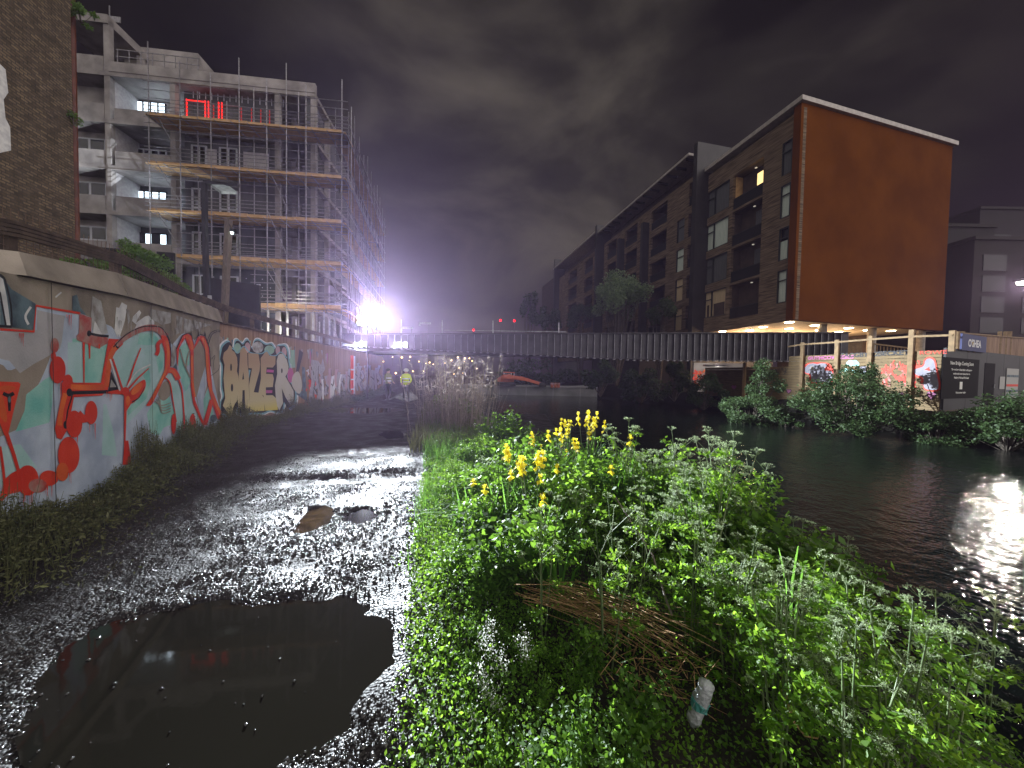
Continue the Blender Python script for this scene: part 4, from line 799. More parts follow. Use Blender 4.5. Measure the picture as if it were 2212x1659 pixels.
l.new(nz.outputs['Fac'], r.inputs[0]); l.new(r.outputs[0], bs.inputs['Base Color']); wv = n.new('ShaderNodeTexWave'); wv.bands_direction = 'Z'; wv.inputs['Scale'].default_value = 2.2; l.new(co.outputs['Object'], wv.inputs['Vector']); bp = n.new('ShaderNodeBump'); bp.inputs['Strength'].default_value = .6; bp.inputs['Distance'].default_value = .02; l.new(wv.outputs['Fac'], bp.inputs['Height']); l.new(bp.outputs[0], bs.inputs['Normal'])
m_fin = mat('black_fin', (0.012, 0.011, 0.012), 0.6, (0.022, 0.02, 0.02), 1); m_roofe = mat('pale_roof_edge', (0.42, 0.38, 0.35), 0.6, (0.30, 0.27, 0.25), 3)
m_soff = mat('cream_soffit', (0.62, 0.50, 0.36), 0.7); m_curt = mat('pale_curtain', (0.45, 0.54, 0.48), 0.8, (0.62, 0.68, 0.62), 5, stretch=(6, 6, .2)); m_curt2 = mat('cream_curtain', (0.55, 0.42, 0.27), 0.8, (0.42, 0.32, 0.20), 5, stretch=(6, 6, .2)); m_curt3 = mat('dark_curtain', (0.06, 0.065, 0.07), 0.8, (0.10, 0.105, 0.11), 5, stretch=(6, 6, .2))
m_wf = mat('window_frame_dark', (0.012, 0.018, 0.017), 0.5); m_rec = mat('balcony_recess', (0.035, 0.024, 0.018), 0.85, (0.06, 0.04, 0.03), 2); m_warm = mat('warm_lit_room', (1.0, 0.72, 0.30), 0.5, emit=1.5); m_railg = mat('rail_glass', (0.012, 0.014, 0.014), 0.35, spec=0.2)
apt = empty('apartment_block', RA, 'long apartment block with orange end wall raised on columns over warm ceiling lights', 'building')
RN = -NN            # facade faces the canal
def rb_(vx, vy, o=0.0):   # distance along the facade of picture column vx at row vy
    return (at_pl(vx, vy, RA + RN * o, NN) - RA).dot(U)
def RP(b_, z, o=0.0): return RA + U * b_ + RN * o + Z * z
def rbox(b, b0, b1, z0, z1, o0, o1, m): b.box(RP((b0 + b1) / 2, (z0 + z1) / 2, (o0 + o1) / 2), (abs(b1 - b0) / 2, abs(o1 - o0) / 2, abs(z1 - z0) / 2), m, (U, RN, Z))
bF = rb_(1512, 500); bF2 = rb_(1400, 650); bF3 = rb_(1300, 600); bEnd = rb_(1203, 650)
# solid body with facade openings cut as recesses: grid of pieces
CO = [(rb_(1722, 420), rb_(1686, 420)), (rb_(1645, 480), rb_(1581, 480)), (rb_(1572, 520), rb_(1523, 520))]
ZF = [7.65 + 3.38 * k for k in range(4)]; WH = 2.62
cols = sorted([c for pr in CO for c in pr])
edges = [0.0] + cols + [bF]
b = MB()
for i in range(len(edges) - 1):
    x0, x1 = edges[i], edges[i + 1]
    if i % 2 == 0: rbox(b, x0, x1, RZ0, RZ1 - .3, -.3, 0, m_clad)
    else:
        zz = RZ0
        for k, z in enumerate(ZF):
            zb = z if i != 3 else z - .55
            rbox(b, x0, x1, zz, zb, -.3, 0, m_clad); zz = z + WH
        rbox(b, x0, x1, zz, RZ1 - .3, -.3, 0, m_clad)
b.build('timber_facade', apt)
b = MB(); cA, cB = CO[0]
for i, (x0, x1) in enumerate(CO):
    for k, z in enumerate(ZF):
        if i == 1:    # balcony
            b = MB(); zb = z - .55
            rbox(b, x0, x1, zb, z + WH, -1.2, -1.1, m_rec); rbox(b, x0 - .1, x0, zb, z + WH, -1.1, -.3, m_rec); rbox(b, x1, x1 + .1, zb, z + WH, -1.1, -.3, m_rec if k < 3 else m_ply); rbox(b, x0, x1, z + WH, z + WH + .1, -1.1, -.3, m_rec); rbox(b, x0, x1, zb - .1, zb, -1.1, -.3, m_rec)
            bal = b.build('balcony', apt)
            b = MB(); rbox(b, x0 + .02, x1 - .02, z - .5, z + .45, -.12, -.10, m_railg); rbox(b, x0, x1, z + .45, z + .5, -.14, -.08, m_wf); b.build('balustrade', bal)
            b = MB(); xm = x0 + (x1 - x0) * .08; rbox(b, xm, xm + (x1 - x0) * (.42 if k != 0 else .16), z - .5, z + 2.15, -1.08, -1.05, m_warm if k == 3 else m_curt3 if k else m_curt); d_ = b.build('door_window', bal)
            b = MB(); q = x0 + (x1 - x0) * .45; b.ball(RP(q, z + WH - .08, -.7), .11, mat('dim_lamp', (1, .9, .75), .5, emit=.35), sc3=(1, 1, .45)); b.build('ceiling_lamp', bal)
        else:
            w_b = MB(); 
            cm = {(0, 3): m_curt3, (0, 2): m_curt, (0, 1): m_curt, (0, 0): m_curt, (2, 3): m_curt3, (2, 2): m_curt, (2, 1): m_curt3, (2, 0): m_curt2}[(i, k)]
            for x in (x0, x1): rbox(w_b, x - .06, x + .06, z, z + WH, -.12, -.02, m_wf)
            fr = [.42] if i == 0 else [.62]
            for f in fr: x = x0 + (x1 - x0) * f; rbox(w_b, x - .05, x + .05, z, z + WH, -.12, -.02, m_wf)
            for zz in (z + .03, z + WH - .03): rbox(w_b, x0, x1, zz - .05, zz + .05, -.115, -.022, m_wf)
            if i == 0: rbox(w_b, x0, x1, z + 1.75, z + 1.83, -.115, -.022, m_wf)
            else: rbox(w_b, x0 + (x1 - x0) * .62, x1, z + 1.75, z + 1.83, -.115, -.022, m_wf)
            wd = w_b.build('window', apt); c_ = MB(); rbox(c_, x0, x1, z, z + (WH if k != 1 or i else 1.6), -.26, -.20, cm); rbox(c_, x0, x1, z, z + WH, -.29, -.27, m_glass); c_.build('curtain', wd)
            if i == 2 and k == 0: c_ = MB(); rbox(c_, x0 + .3, x0 + 1.6, z, z + 1.3, -.19, -.16, m_rec); rbox(c_, x0 + 2.2, x1 - .4, z, z + 1.3, -.19, -.16, m_rec); c_.build('cabinet', wd)
# end wall, roof, soffit, back
tip = RA - U * .0
b = MB(); th = .45
b.add([RA + Z * RZ0, RB + Z * RZ0, RB + Z * RZ1, RA + Z * RZ1] + [v - EWn * (-1) * 0 + U * th for v in (RA + Z * RZ0, RB + Z * RZ0, RB + Z * RZ1, RA + Z * RZ1)], [(0, 1, 2, 3), (5, 4, 7, 6), (1, 5, 6, 2), (0, 4, 5, 1), (4, 0, 3, 7)], m_rend)
# protruding return on the canal side
ew = b.build('end_wall', apt); 
for v in ew.data.vertices: pass
b = MB(); b.box(RA + RN * .12 + U * .28 + Z * ((RZ0 + RZ1) / 2), (.28, .12, (RZ1 - RZ0) / 2 - .003), m_rend, (U, RN, Z)); b.build('wall_return', apt)
b = MB(); b.add([RA + RN * .5 - U * .25 + Z * RZ1, RB - U * .25 + EW * .25 + Z * RZ1, RB + U * bF + EW * .25 + Z * RZ1, RP(bF, RZ1, .5), RA + RN * .5 - U * .25 + Z * (RZ1 + .34), RB - U * .25 + EW * .25 + Z * (RZ1 + .34), RB + U * bF + EW * .25 + Z * (RZ1 + .34), RP(bF, RZ1 + .34, .5)], [(0, 1, 5, 4), (1, 2, 6, 5), (4, 5, 6, 7), (3, 0, 4, 7), (0, 3, 2, 1)], m_roofe); b.build('roof', apt)
b = MB(); R2 = RB + U * bF; b.add([RP(0.46, RZ0 + .02, -.05), RB + U * .46 + Z * (RZ0 + .02), R2 + Z * (RZ0 + .02), RP(bF, RZ0 + .02, -.05)], [(0, 1, 2, 3)], m_soff); b.add([RP(.46, RZ0 + .3, -.05), RB + U * .46 + Z * (RZ0 + .3), R2 + Z * (RZ0 + .3), RP(bF, RZ0 + .3, -.05)], [(3, 2, 1, 0)], m_soff); b.build('soffit', apt)
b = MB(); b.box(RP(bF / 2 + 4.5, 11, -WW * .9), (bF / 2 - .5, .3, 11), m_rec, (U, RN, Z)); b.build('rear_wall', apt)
b = MB()
for vx in (1777, 1884, 1990):
    q = at_d(vx, 700, 29.0 + (vx - 1777) * .012); q.z = 0; b = MB(); b.tube([q + Z * -.2, q + Z * (RZ0 + .02)], .30, mat('column_concrete', (0.22, 0.19, 0.16), 0.7, (0.34, 0.3, 0.25), 3), 14); b.build('column', apt)
# ceiling lights
m_cl = mat('warm_ceiling_light', (1.0, 0.80, 0.52), 0.5, emit=22)
cl = [(1740, 692), (1672, 704), (1735, 707), (1666, 717), (1809, 698), (1817, 709), (1904, 702), (1868, 712), (1957, 706), (1579, 714), (1640, 712), (2027, 706)]
gsum = []
for vx, vy in cl:
    p = at_z(vx, vy, RZ0 - .03) + U * (1.0 + max(vx - 1700, 0) / 320 * 2.0)
    if p.y > 75 or p.y < 0: continue
    b = MB(); n_ = 14; b.tube([p, p + Z * .04], .30, m_cl, 14); gsum.append(p); b.build('ceiling_light', apt)
for vx, vy, e_ in ((1745, 700, 650), (1850, 704, 650), (1640, 712, 650), (1960, 704, 420)):
    p = at_z(vx, vy, RZ0) + U * 5.5; p.z = RZ0 - 1.6; lamp('under_soffit_light', 'POINT', p, e_, (1.0, 0.66, 0.36), apt, .3)
# fins
def fin(vx, ytop, wv, out=1.4, m=m_fin, name='party_wall_fin', dep=9.0):
    b0 = rb_(vx, ytop + 20, out); q = RP(b0, 0, out); zt = at_pl(vx, ytop, q, NN).z
    b1 = rb_(vx + wv, ytop + 20, out)
    b = MB(); rbox(b, b0, b0 + .55, 0, zt, -dep, out, m); b.build(name, apt); return b0, zt
fin(1507, 306, 14); fin(1389, 480, 10, .9); fin(1337, 515, 8, .9); fin(1289, 486, 12, 1.4, dep=6); fin(1198, 560, 12, 1.2, dep=5)
# upper block behind fin
b = MB(); rbox(b, bF + .6, bF + 4.5, RZ1 - 1, 25.6, -7, -2, m_fin); b.build('plant_room', apt)
# second section of the facade
ZG = [7.3 + 3.35 * k for k in range(5)]
OP = [(1498, 1484, 'w'), (1478, 1462, 'b2'), (1430, 1400, 'b'), (1383, 1362, 'w'), (1375, 1345, 'x'), (1368, 1341, 'b'), (1330, 1312, 'b')]
segs = [(1500, 1483, 'b'), (1475, 1459, 'w'), (1437, 1403, 'b'), (1374, 1348, 'b'), (1330, 1310, 'b'), (1280, 1262, 'b'), (1246, 1228, 'b')]
ed = [bF + .55]; kinds = []
for v0, v1, kd in segs: ed += [rb_(v0, 600), rb_(v1, 600)]; kinds.append(kd)
ed.append(bEnd); RZ2 = 25.2
b = MB()
for i in range(len(ed) - 1):
    x0, x1 = ed[i], ed[i + 1]
    if i % 2 == 0: rbox(b, x0, x1, 4.5, RZ2 - 1.9, -.3, 0, m_clad)
    else:
        zz = 4.5
        for z in ZG[:4 if kinds[i // 2] == 'w' else 5]: rbox(b, x0, x1, zz, z - .4, -.3, 0, m_clad); zz = z + 2.3 - (.2 if x0 > 0 else 0)
        rbox(b, x0, x1, zz, RZ2 - 1.9, -.3, 0, m_clad)
b.build('timber_facade', apt)
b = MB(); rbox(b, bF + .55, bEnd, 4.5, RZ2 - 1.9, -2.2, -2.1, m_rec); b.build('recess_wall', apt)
for i, kd in enumerate(kinds):
    x0, x1 = ed[2 * i + 1], ed[2 * i + 2]
    for k, z in enumerate(ZG[:4 if kd == 'w' else 5]):
        if kd == 'b':
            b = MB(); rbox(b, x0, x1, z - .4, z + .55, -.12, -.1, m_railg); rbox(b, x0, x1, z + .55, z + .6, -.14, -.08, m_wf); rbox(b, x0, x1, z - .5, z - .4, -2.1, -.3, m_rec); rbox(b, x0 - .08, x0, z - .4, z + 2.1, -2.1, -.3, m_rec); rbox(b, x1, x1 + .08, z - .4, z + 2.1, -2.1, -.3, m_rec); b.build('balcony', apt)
        else:
            b = MB(); mm = [m_curt2, m_curt2, m_curt, m_curt3][k]; rbox(b, x0, x1, z - .4, z + 2.1, -.26, -.2, mm); rbox(b, x0, x1, z + 1.2, z + 1.28, -.19, -.1, m_wf)
            for x in (x0, x1): rbox(b, x - .05, x + .05, z - .4, z + 2.1, -.19, -.05, m_wf)
            b.build('window', apt)
b = MB(); rbox(b, bF + .56, bF3 - .3, RZ2 - .25, RZ2, -6, 1.2, m_roofe); 
for q in range(14): x = bF + 1 + q * (bF3 - bF) / 14; rbox(b, x, x + .12, RZ2 - .5, RZ2 - .253, -.2, 1.1, m_fin)
b.build('roof', apt); b = MB(); rbox(b, bF3 + .6, bEnd - .5, RZ2 + .2, RZ2 + .5, -6, 1.2, m_roofe); rbox(b, bF + .6, bEnd, RZ2 - 1.9, RZ2 - .26, -5, -1.2, m_rec); b.build('roof', apt)
b = MB()
for q in range(7): p = RP(bF3 + 8 + q * 1.1, 23.2, -.6); b.ball(p, .13, mat('warm_bulb', (1, .75, .4), .5, emit=3), 6, 4)
b.build('string_lights', apt)
b = MB(); b.box(RP(bEnd + 6, 13, -2), (5.5, 2, 11.5), m_rec, (U, RN, Z)); b.build('end_block', label='dark far block with a curved roof beyond the apartment block', cat='building')
# dark buildings at the right edge
m_db = mat('dark_building', (0.010, 0.009, 0.009), 0.9, (0.007, 0.006, 0.006), .6); m_db2 = mat('grey_building', (0.016, 0.013, 0.011), 0.9, (0.011, 0.009, 0.008), .4)
def bldg(v0, v1, y0, d, dep, m, label, extra=None):
    p, q = at_d(v0, y0, d), at_d(v1, y0, d + 2); r_ = empty('background_building', (p.x, d, 0), label, 'building'); b = MB(); zt = p.z
    b.box(((p.x + q.x) / 2, d + dep / 2, zt / 2), ((q.x - p.x) / 2, dep / 2, zt / 2), m); b.build('wall', r_); b = MB(); b.box(((p.x + q.x) / 2, d + dep / 2, zt + .2), ((q.x - p.x) / 2 + .2, dep / 2 + .2, .2), m_db2); b.build('roof_edge', r_)
    nx = 4; b = None
    for i in range(nx):
        for j in range(5):
            b = MB(); x = p.x + (q.x - p.x) * (i + .5) / nx; z = 5 + (zt - 6) * j / 5; b.box((x, d - .03, z + .8), ((q.x - p.x) / nx * .28, .04, .9), m_railg); b.build('window', r_)
    return r_
bldg(2040, 2106, 490, 46, 10, m_db, 'narrow dark block behind the orange end wall, with small roof lights')
bldg(2106, 2400, 518, 40, 10, m_db2, 'wide dark grey block at the right edge behind the street lamp')
bldg(2118, 2420, 452, 56, 10, m_db, 'taller dark block rising behind the grey one at the right edge')
# ---- graffiti timber wall on the far bank
A0 = Vector((17.0, 21.1, 0)); A1 = Vector((19.0, 15.2, 0)); dA = (A1 - A0).normalized(); nA = Vector((dA.y, -dA.x, 0)); nA = nA if nA.dot(CP - A0) > 0 else -nA
m_sl = mat('yellow_slat_timber', (0.22, 0.15, 0.065), 0.7, (0.13, 0.085, 0.035), 2.5, bump=.2, stretch=(1, 1, 9))
gw = empty('slatted_wall', A0, 'pale horizontal timber boarded wall covered in tags on the far bank', 'wall')
AL = (A1 - A0).length; A2 = A0 - dA * 6.0
b = MB()
for j in range(18):
    z = .1 + j * .16; b.box((A0 + A1) / 2 + Z * (z + .08), (AL / 2, .02, .072), m_sl, (dA, nA, Z))
    if z < 2.3: b.box((A0 + A2) / 2 + Z * (z + .08) + nA * .0, (3.0, .02, .072), m_sl, (dA, nA, Z))
b.box((A2 + A1) / 2 + Z * 1.1 - nA * .04, (AL / 2 + 3, .015, 1.05), m_dkw, (dA, nA, Z)); b.build('slat_panel', gw)
def C8(x, y): return (1659 + x * .25, 691.25 + y * .25)
def C9(x, y): return (1493 + x * .25, 718.9 + y * .25)
Q = Paint(A0, nA, .025, .0002); p_wh2 = pm('pale_lilac', (0.27, 0.26, 0.31), (0.20, 0.19, 0.24), 4)
Q.poly(C9, [(968, 300), (1000, 265), (1080, 255), (1180, 260), (1230, 320), (1225, 430), (1040, 435), (1020, 370), (975, 345)], p_red, True)
Q.poly(C9, [(978, 310), (1010, 275), (1050, 262), (1090, 270), (1130, 262), (1175, 275), (1150, 320), (1215, 335), (1215, 420), (1050, 425), (1035, 360), (990, 345)], p_wh2, True); Q.ell(C9, 1045, 305, 14, 16, p_tan)
Q.poly(C9, [(1340, 260), (1370, 235), (1400, 240), (1420, 235), (1450, 260), (1440, 285), (1350, 285)], p_turq, True); Q.stroke(C9, [(1270, 340), (1330, 320), (1400, 330), (1500, 340)], 24, p_turq); Q.poly(C9, [(1440, 300), (1530, 290), (1530, 330), (1460, 340)], p_wh2, True)
for i in range(60): x0 = rs.uniform(1640, 1990); y0 = rs.uniform(230, 430); Q.stroke(C9, [(x0, y0), (x0 + rs.uniform(-30, 30), y0 + rs.uniform(10, 40)), (x0 + rs.uniform(-30, 30), y0 + rs.uniform(30, 60))], rs.uniform(8, 18), rs.choice([p_red, p_red, p_pnk]))
Q.poly(C8, [(1230, 420), (1250, 385), (1330, 390), (1350, 340), (1390, 318), (1440, 335), (1460, 400), (1490, 600), (1350, 600), (1340, 520), (1260, 480)], p_red, True); Q.poly(C8, [(1262, 430), (1340, 400), (1360, 350), (1390, 332), (1430, 350), (1450, 430), (1470, 595), (1355, 590), (1340, 500), (1275, 470)], p_wh2, True); Q.poly(C8, [(1350, 430), (1395, 405), (1400, 440)], p_red)
def heart(cf, x, y, s, m): Q.put(cf, [(x + s * 16 * math.sin(t) ** 3 / 16, y - s * (13 * math.cos(t) - 5 * math.cos(2 * t) - 2 * math.cos(3 * t) - math.cos(4 * t)) / 16) for t in [2 * math.pi * i / 24 for i in range(24)]], m)
heart(C8, 1412, 650, 44, p_blk); heart(C8, 1412, 648, 37, p_pk if False else pm('heart_pink', (0.36, 0.10, 0.24))); heart(C9, 842, 505, 26, p_blk); heart(C9, 842, 505, 20, MATS['paint_heart_pink']); heart(C9, 1810, 535, 24, MATS['paint_heart_pink']); heart(C9, 370, 470, 22, MATS['paint_heart_pink'])
for i in range(18): x0 = 690 + i * 8 + rs.uniform(-4, 4); y0 = rs.uniform(290, 330); Q.stroke(C9, [(x0, y0), (x0 + rs.uniform(-8, 8), y0 + 20), (x0 + rs.uniform(-8, 14), y0 + rs.uniform(20, 60))], 4, p_blk)
Q.b.build('graffiti', gw)
def wtext(s, vx, vy, sz, m, parent=gw, pl=A0, nn=nA, ax=dA, sx=1.0, align='LEFT', bold=0.0, off=.04): return textmesh('tag_lettering', s, sz, m, at_pl(vx, vy, pl + nn * off, nn), ax, nn, parent, align, sx, bold)
wtext('GUTMCOWHEELS', 1745, 777, .25, p_mag if 'p_mag' in globals() else p_red, sx=1.05, bold=.01); wtext('ZACGBYOZ', 1814, 772, .30, p_blk, sx=1.0, bold=.01); wtext('SECKETS', 1897, 768, .29, p_blk, sx=1.1, bold=.01); wtext('ROWE', 1985, 766, .24, p_red, sx=1.2)
# posts and rail
m_lt = mat('light_timber', (0.26, 0.17, 0.08), 0.7, (0.17, 0.11, 0.05), 5, bump=.2)
rf = empty('timber_railing', A0 + Z * 2, 'light timber post and rail fence along the top of the tagged wall', 'railing')
for vx, yt in ((1609, 783), (1734, 740), (1809, 734), (1881, 726), (1970, 712), (2058, 714)):
    p = at_pl(vx, yt, A0 + nA * .12, nA) ; b = MB(); b.box(Vector((p.x, p.y, (p.z + (2.9 if vx > 2000 else 0)) / 2)), (.085, .06, (p.z - (2.9 if vx > 2000 else 0)) / 2), m_lt if vx > 1700 else m_ply, (dA, nA, Z)); b.build('post', rf)
pts = [(1702, 749), (1734, 744), (1809, 739), (1881, 733), (1970, 727), (2058, 724)]
for a, c in zip(pts[:-1], pts[1:]): b = MB(); b.bar(at_pl(*a, A0 + nA * .2, nA), at_pl(*c, A0 + nA * .2, nA), .04, .09, m_lt); b.build('rail', rf)
# orange lit ramp rails behind
rr_ = empty('ramp_railing', at_d(1830, 745, 27), 'timber slatted ramp railing lit orange beneath the apartment block', 'railing')
for (v0, y0, v1, y1) in ((1830, 736, 1862, 739), (1880, 742, 1962, 752)):
    b = MB(); b.bar(at_d(v0, y0, 26), at_d(v1, y1, 26), .1, .1, m_lt); b.build('rail', rr_); b = MB()
    for q in range(12): f = q / 11; p = at_d(v0 + (v1 - v0) * f, y0 + (y1 - y0) * f, 26.05); b.bar(p, Vector((p.x, p.y, 2.2)), .06, .03, m_lt)
    b.build('slats', rr_)
# ---- dark site hoarding with the notice board
H0 = A1 + Vector((.05, -.05, 0)); H1 = Vector((32.5, 20.95, 0)); dS = (H1 - H0).normalized(); nS = Vector((dS.y, -dS.x, 0)); SL = (H1 - H0).length
m_sh = mat('charcoal_hoarding', (0.014, 0.015, 0.016), 0.6, (0.026, 0.027, 0.029), 1.2, bump=.05); m_nb = mat('notice_black', (0.003, 0.003, 0.003), 0.7, spec=0.1)
sh = empty('site_hoarding', H0, 'charcoal site hoarding with New Bridge Coming Soon notice on the far bank', 'hoarding')
for i in range(6):
    b = MB(); b.box(H0 + dS * (SL * (i + .5) / 6) + Z * 1.7, (SL / 12 - .012, .04, 1.38), m_sh, (dS, nS, Z)); b.build('panel', sh)
b = MB(); b.box(H0 + dS * SL / 2 + Z * .24, (SL / 2, .05, .08), m_dkw, (dS, nS, Z)); b.build('base_rail', sh)
def Sp(vx, vy, off=.05): return at_pl(vx, vy, H0 + nS * off, nS)
b = MB(); q4 = [Sp(2037, 776), Sp(2116, 781), Sp(2106, 866), Sp(2034, 862)]; c = sum(q4, Vector()) / 4; hw = (q4[1] - q4[0]).dot(dS) / 2; b.box(Vector((c.x, c.y, 1.75)) , (hw, .012, .92), m_nb, (dS, nS, Z)); nbd = b.build('notice_board', sh)
m_ltx = mat('lettering_white', (0.7, 0.7, 0.66), 0.6)
cN = H0 + nS * .075 + dS * ((c - H0).dot(dS))
for s_, z_, sz_ in (('New Bridge Coming Soon', 2.36, .225), ('The new Sweet Point Bridge will improve', 2.10, .125), ('north-south connections between', 1.92, .125), ('Hackney Wick and Fish Island', 1.74, .125), ('Find out more online', 1.06, .12)):
    o = textmesh('notice_lettering', s_, sz_, m_ltx, cN + Z * z_, dS, nS, sh, sx=1.12, bold=.004); o.parent = nbd; o.matrix_parent_inverse = Matrix.Identity(4)
b = MB(); b.box(cN + Z * 1.42 - nS * .008, (.15, .004, .17), m_ltx, (dS, nS, Z)); o = b.build('blank_white_square', nbd)
a, c2_ = Sp(2128, 786), Sp(2150, 786); b = MB(); b.box(H0 + nS * .047 + dS * ((a + c2_) / 2 - H0).dot(dS) + Z * 1.5, ((c2_ - a).length / 2, .008, 1.05), m_nb, (dS, nS, Z)); d_ = b.build('door', sh); b = MB(); b.box(H0 + nS * .075 + dS * (c2_ - H0).dot(dS) - dS * .12 + Z * 1.4, (.03, .02, .1), m_galv, (dS, nS, Z)); b.build('handle', d_)
for v0, v1, z0, z1 in ((2160, 2171, 1.25, 1.9), (2174, 2200, .75, 2.35)):
    a, c2_ = Sp(v0, 800), Sp(v1, 800); b = MB(); b.box(H0 + nS * .06 + dS * ((a + c2_) / 2 - H0).dot(dS) + Z * (z0 + z1) / 2, ((c2_ - a).length / 2, .008, (z1 - z0) / 2), mat('safety_board', (.36, .36, .34), .6), (dS, nS, Z)); sb = b.build('safety_sign', sh)
    if v0 == 2174:
        for zz, mm in ((1.95, p_dkb), (1.45, p_red), (1.15, p_dkb), (.95, p_dkb)): b = MB(); b.box(H0 + nS * .072 + dS * ((a + c2_) / 2 - H0).dot(dS) + Z * zz, ((c2_ - a).length / 2 - .05, .004, .06), mm, (dS, nS, Z)); b.build('sign_band', sb)
# blue sign
os_ = empty('company_sign', Sp(2103, 757), 'square blue O\'SHEA company sign above the charcoal hoarding', 'sign')
q4 = [Sp(2077, 720, .12), Sp(2130, 722, .12), Sp(2128, 762, .12)]; cc = H0 + nS * .12 + dS * ((q4[0] + q4[1]) / 2 - H0).dot(dS); hw = (q4[1] - q4[0]).dot(dS) / 2; zt, zb = q4[0].z, q4[2].z
b = MB(); b.box(cc + Z * (zt + zb) / 2, (hw, .03, (zt - zb) / 2), mat('sign_blue', (0.010, 0.018, 0.10), .6), (dS, nS, Z)); b.build('sign_board', os_)
textmesh('lettering', "O'SHEA", .46, mat('sign_letter', (.6, .6, .62), .5), cc + nS * .035 + Z * ((zt + zb) / 2 - .17), dS, nS, os_, sx=1.0, bold=.018)
b = MB(); b.add([cc + nS * .04 - dS * .34 + Z * (zt - .32), cc + nS * .04 - dS * .16 + Z * (zt - .34), cc + nS * .04 - dS * .27 + Z * (zt - .5)], [(0, 1, 2)], mat('sign_gold', (.5, .36, .08), .5)); b.build('gold_mark', os_)
for k in (-.35, .35): b = MB(); b.bar(cc - nS * .06 + dS * k + Z * 3.0, cc - nS * .06 + dS * k + Z * (zt - .1), .06, .06, m_lt); b.build('bracket_post', os_)
# brown timber fence behind the hoarding
tf = empty('boarded_fence', H0 - nS * 2, 'brown close boarded fence with light posts behind the charcoal hoarding', 'fence')
T0 = at_d(2062, 720, 19.5); T1 = at_d(2300, 739, 23.5); b = MB()
for q in range(26): a, c = T0 + (T1 - T0) * (q / 26), T0 + (T1 - T0) * ((q + .95) / 26); b.add([Vector((a.x, a.y, 1)), Vector((c.x, c.y, 1)), c, a], [(0, 1, 2, 3)], m_hoard); a2, c2 = a + Vector((0, .03, 0)), c + Vector((0, .03, 0)); b.add([Vector((a2.x, a2.y, 1)), Vector((c2.x, c2.y, 1)), c2, a2], [(3, 2, 1, 0)], m_hoard)
b.build('board_panel', tf); b = MB(); b.bar(T0 + Z * .04, T1 + Z * .04, .12, .07, m_lt); b.build('cap_rail', tf)
for vx in (2070, 2080, 2160, 2172, 2182): q = at_d(vx, 716, 19.4 + (vx - 2070) * .018); b = MB(); b.bar(Vector((q.x, q.y, 1)), q, .12, .12, m_lt); b.build('post', tf)
# ================================================================== vegetation
m_lf = leafmat('leaf_green', (0.035, 0.095, 0.008), (0.10, 0.23, 0.022), .55); m_lf2 = leafmat('leaf_bright', (0.065, 0.17, 0.010), (0.18, 0.36, 0.035), .55); m_lfd = leafmat('leaf_dull', (0.06, 0.075, 0.028), (0.16, 0.17, 0.07), .35)
m_lfk = leafmat('leaf_dark', (0.018, 0.038, 0.018), (0.05, 0.09, 0.04), .3, .55); m_gr = leafmat('grass_blade', (0.04, 0.13, 0.012), (0.10, 0.26, 0.04), .5); m_umb = leafmat('umbel_white', (0.22, 0.32, 0.14), (0.50, 0.60, 0.38), .5, .7)
m_st = leafmat('plant_stem', (0.08, 0.13, 0.05), (0.20, 0.26, 0.12), .2); m_yl = leafmat('iris_petal', (0.80, 0.66, 0.02), (0.95, 0.85, 0.07), .4, .6); m_dry = leafmat('dry_stalk', (0.26, 0.14, 0.06), (0.60, 0.40, 0.20), .2, .7); m_reed = leafmat('reed_stalk', (0.15, 0.12, 0.095), (0.32, 0.28, 0.24), .3, .7)
m_fl = leafmat('fluffy_seed', (0.45, 0.48, 0.42), (0.7, 0.72, 0.66), .4, .8); m_bark = mat('bark', (0.05, 0.04, 0.03), .9, (0.12, 0.10, 0.08), 8, bump=.4)
def cat_arr(L_):
    V, Fs, o = [], [], 0
    for v, f in L_: V.append(v); Fs.append(f + o); o += len(v)
    return np.concatenate(V), np.concatenate(Fs)
def blades(B0, H_, lean, wd, nseg=4, droop=0.6):
    """strap leaves or grass: ribbon blades. B0 (n,3)"""
    n = len(B0); th = rng.uniform(0, 2 * np.pi, n); dv = np.stack([np.cos(th), np.sin(th), np.zeros(n)], 1); sd = np.stack([-np.sin(th), np.cos(th), np.zeros(n)], 1)
    V = []; H_ = np.broadcast_to(H_, (n,))[:, None]; lean = np.broadcast_to(lean, (n,))[:, None] * rng.uniform(.3, 1.5, (n, 1)); wd = np.broadcast_to(wd, (n,))[:, None]
    for i in range(nseg + 1):
        f = i / nseg; c = B0 + dv * (lean * H_ * f ** 2) + np.array([0, 0, 1.]) * (H_ * (f - droop * lean * f ** 3 * .6)); w_ = wd * (1 - f ** 2.2) * .5 + .0005
        V.append(c - sd * w_); V.append(c + sd * w_)
    V = np.stack(V, 1).reshape(-1, 3); k = 2 * (nseg + 1)
    q = np.array([(2 * i, 2 * i + 1, 2 * i + 3, 2 * i + 2) for i in range(nseg)]); Fq = (q[None] + (np.arange(n) * k)[:, None, None]).reshape(-1, 4)
    return V, Fq
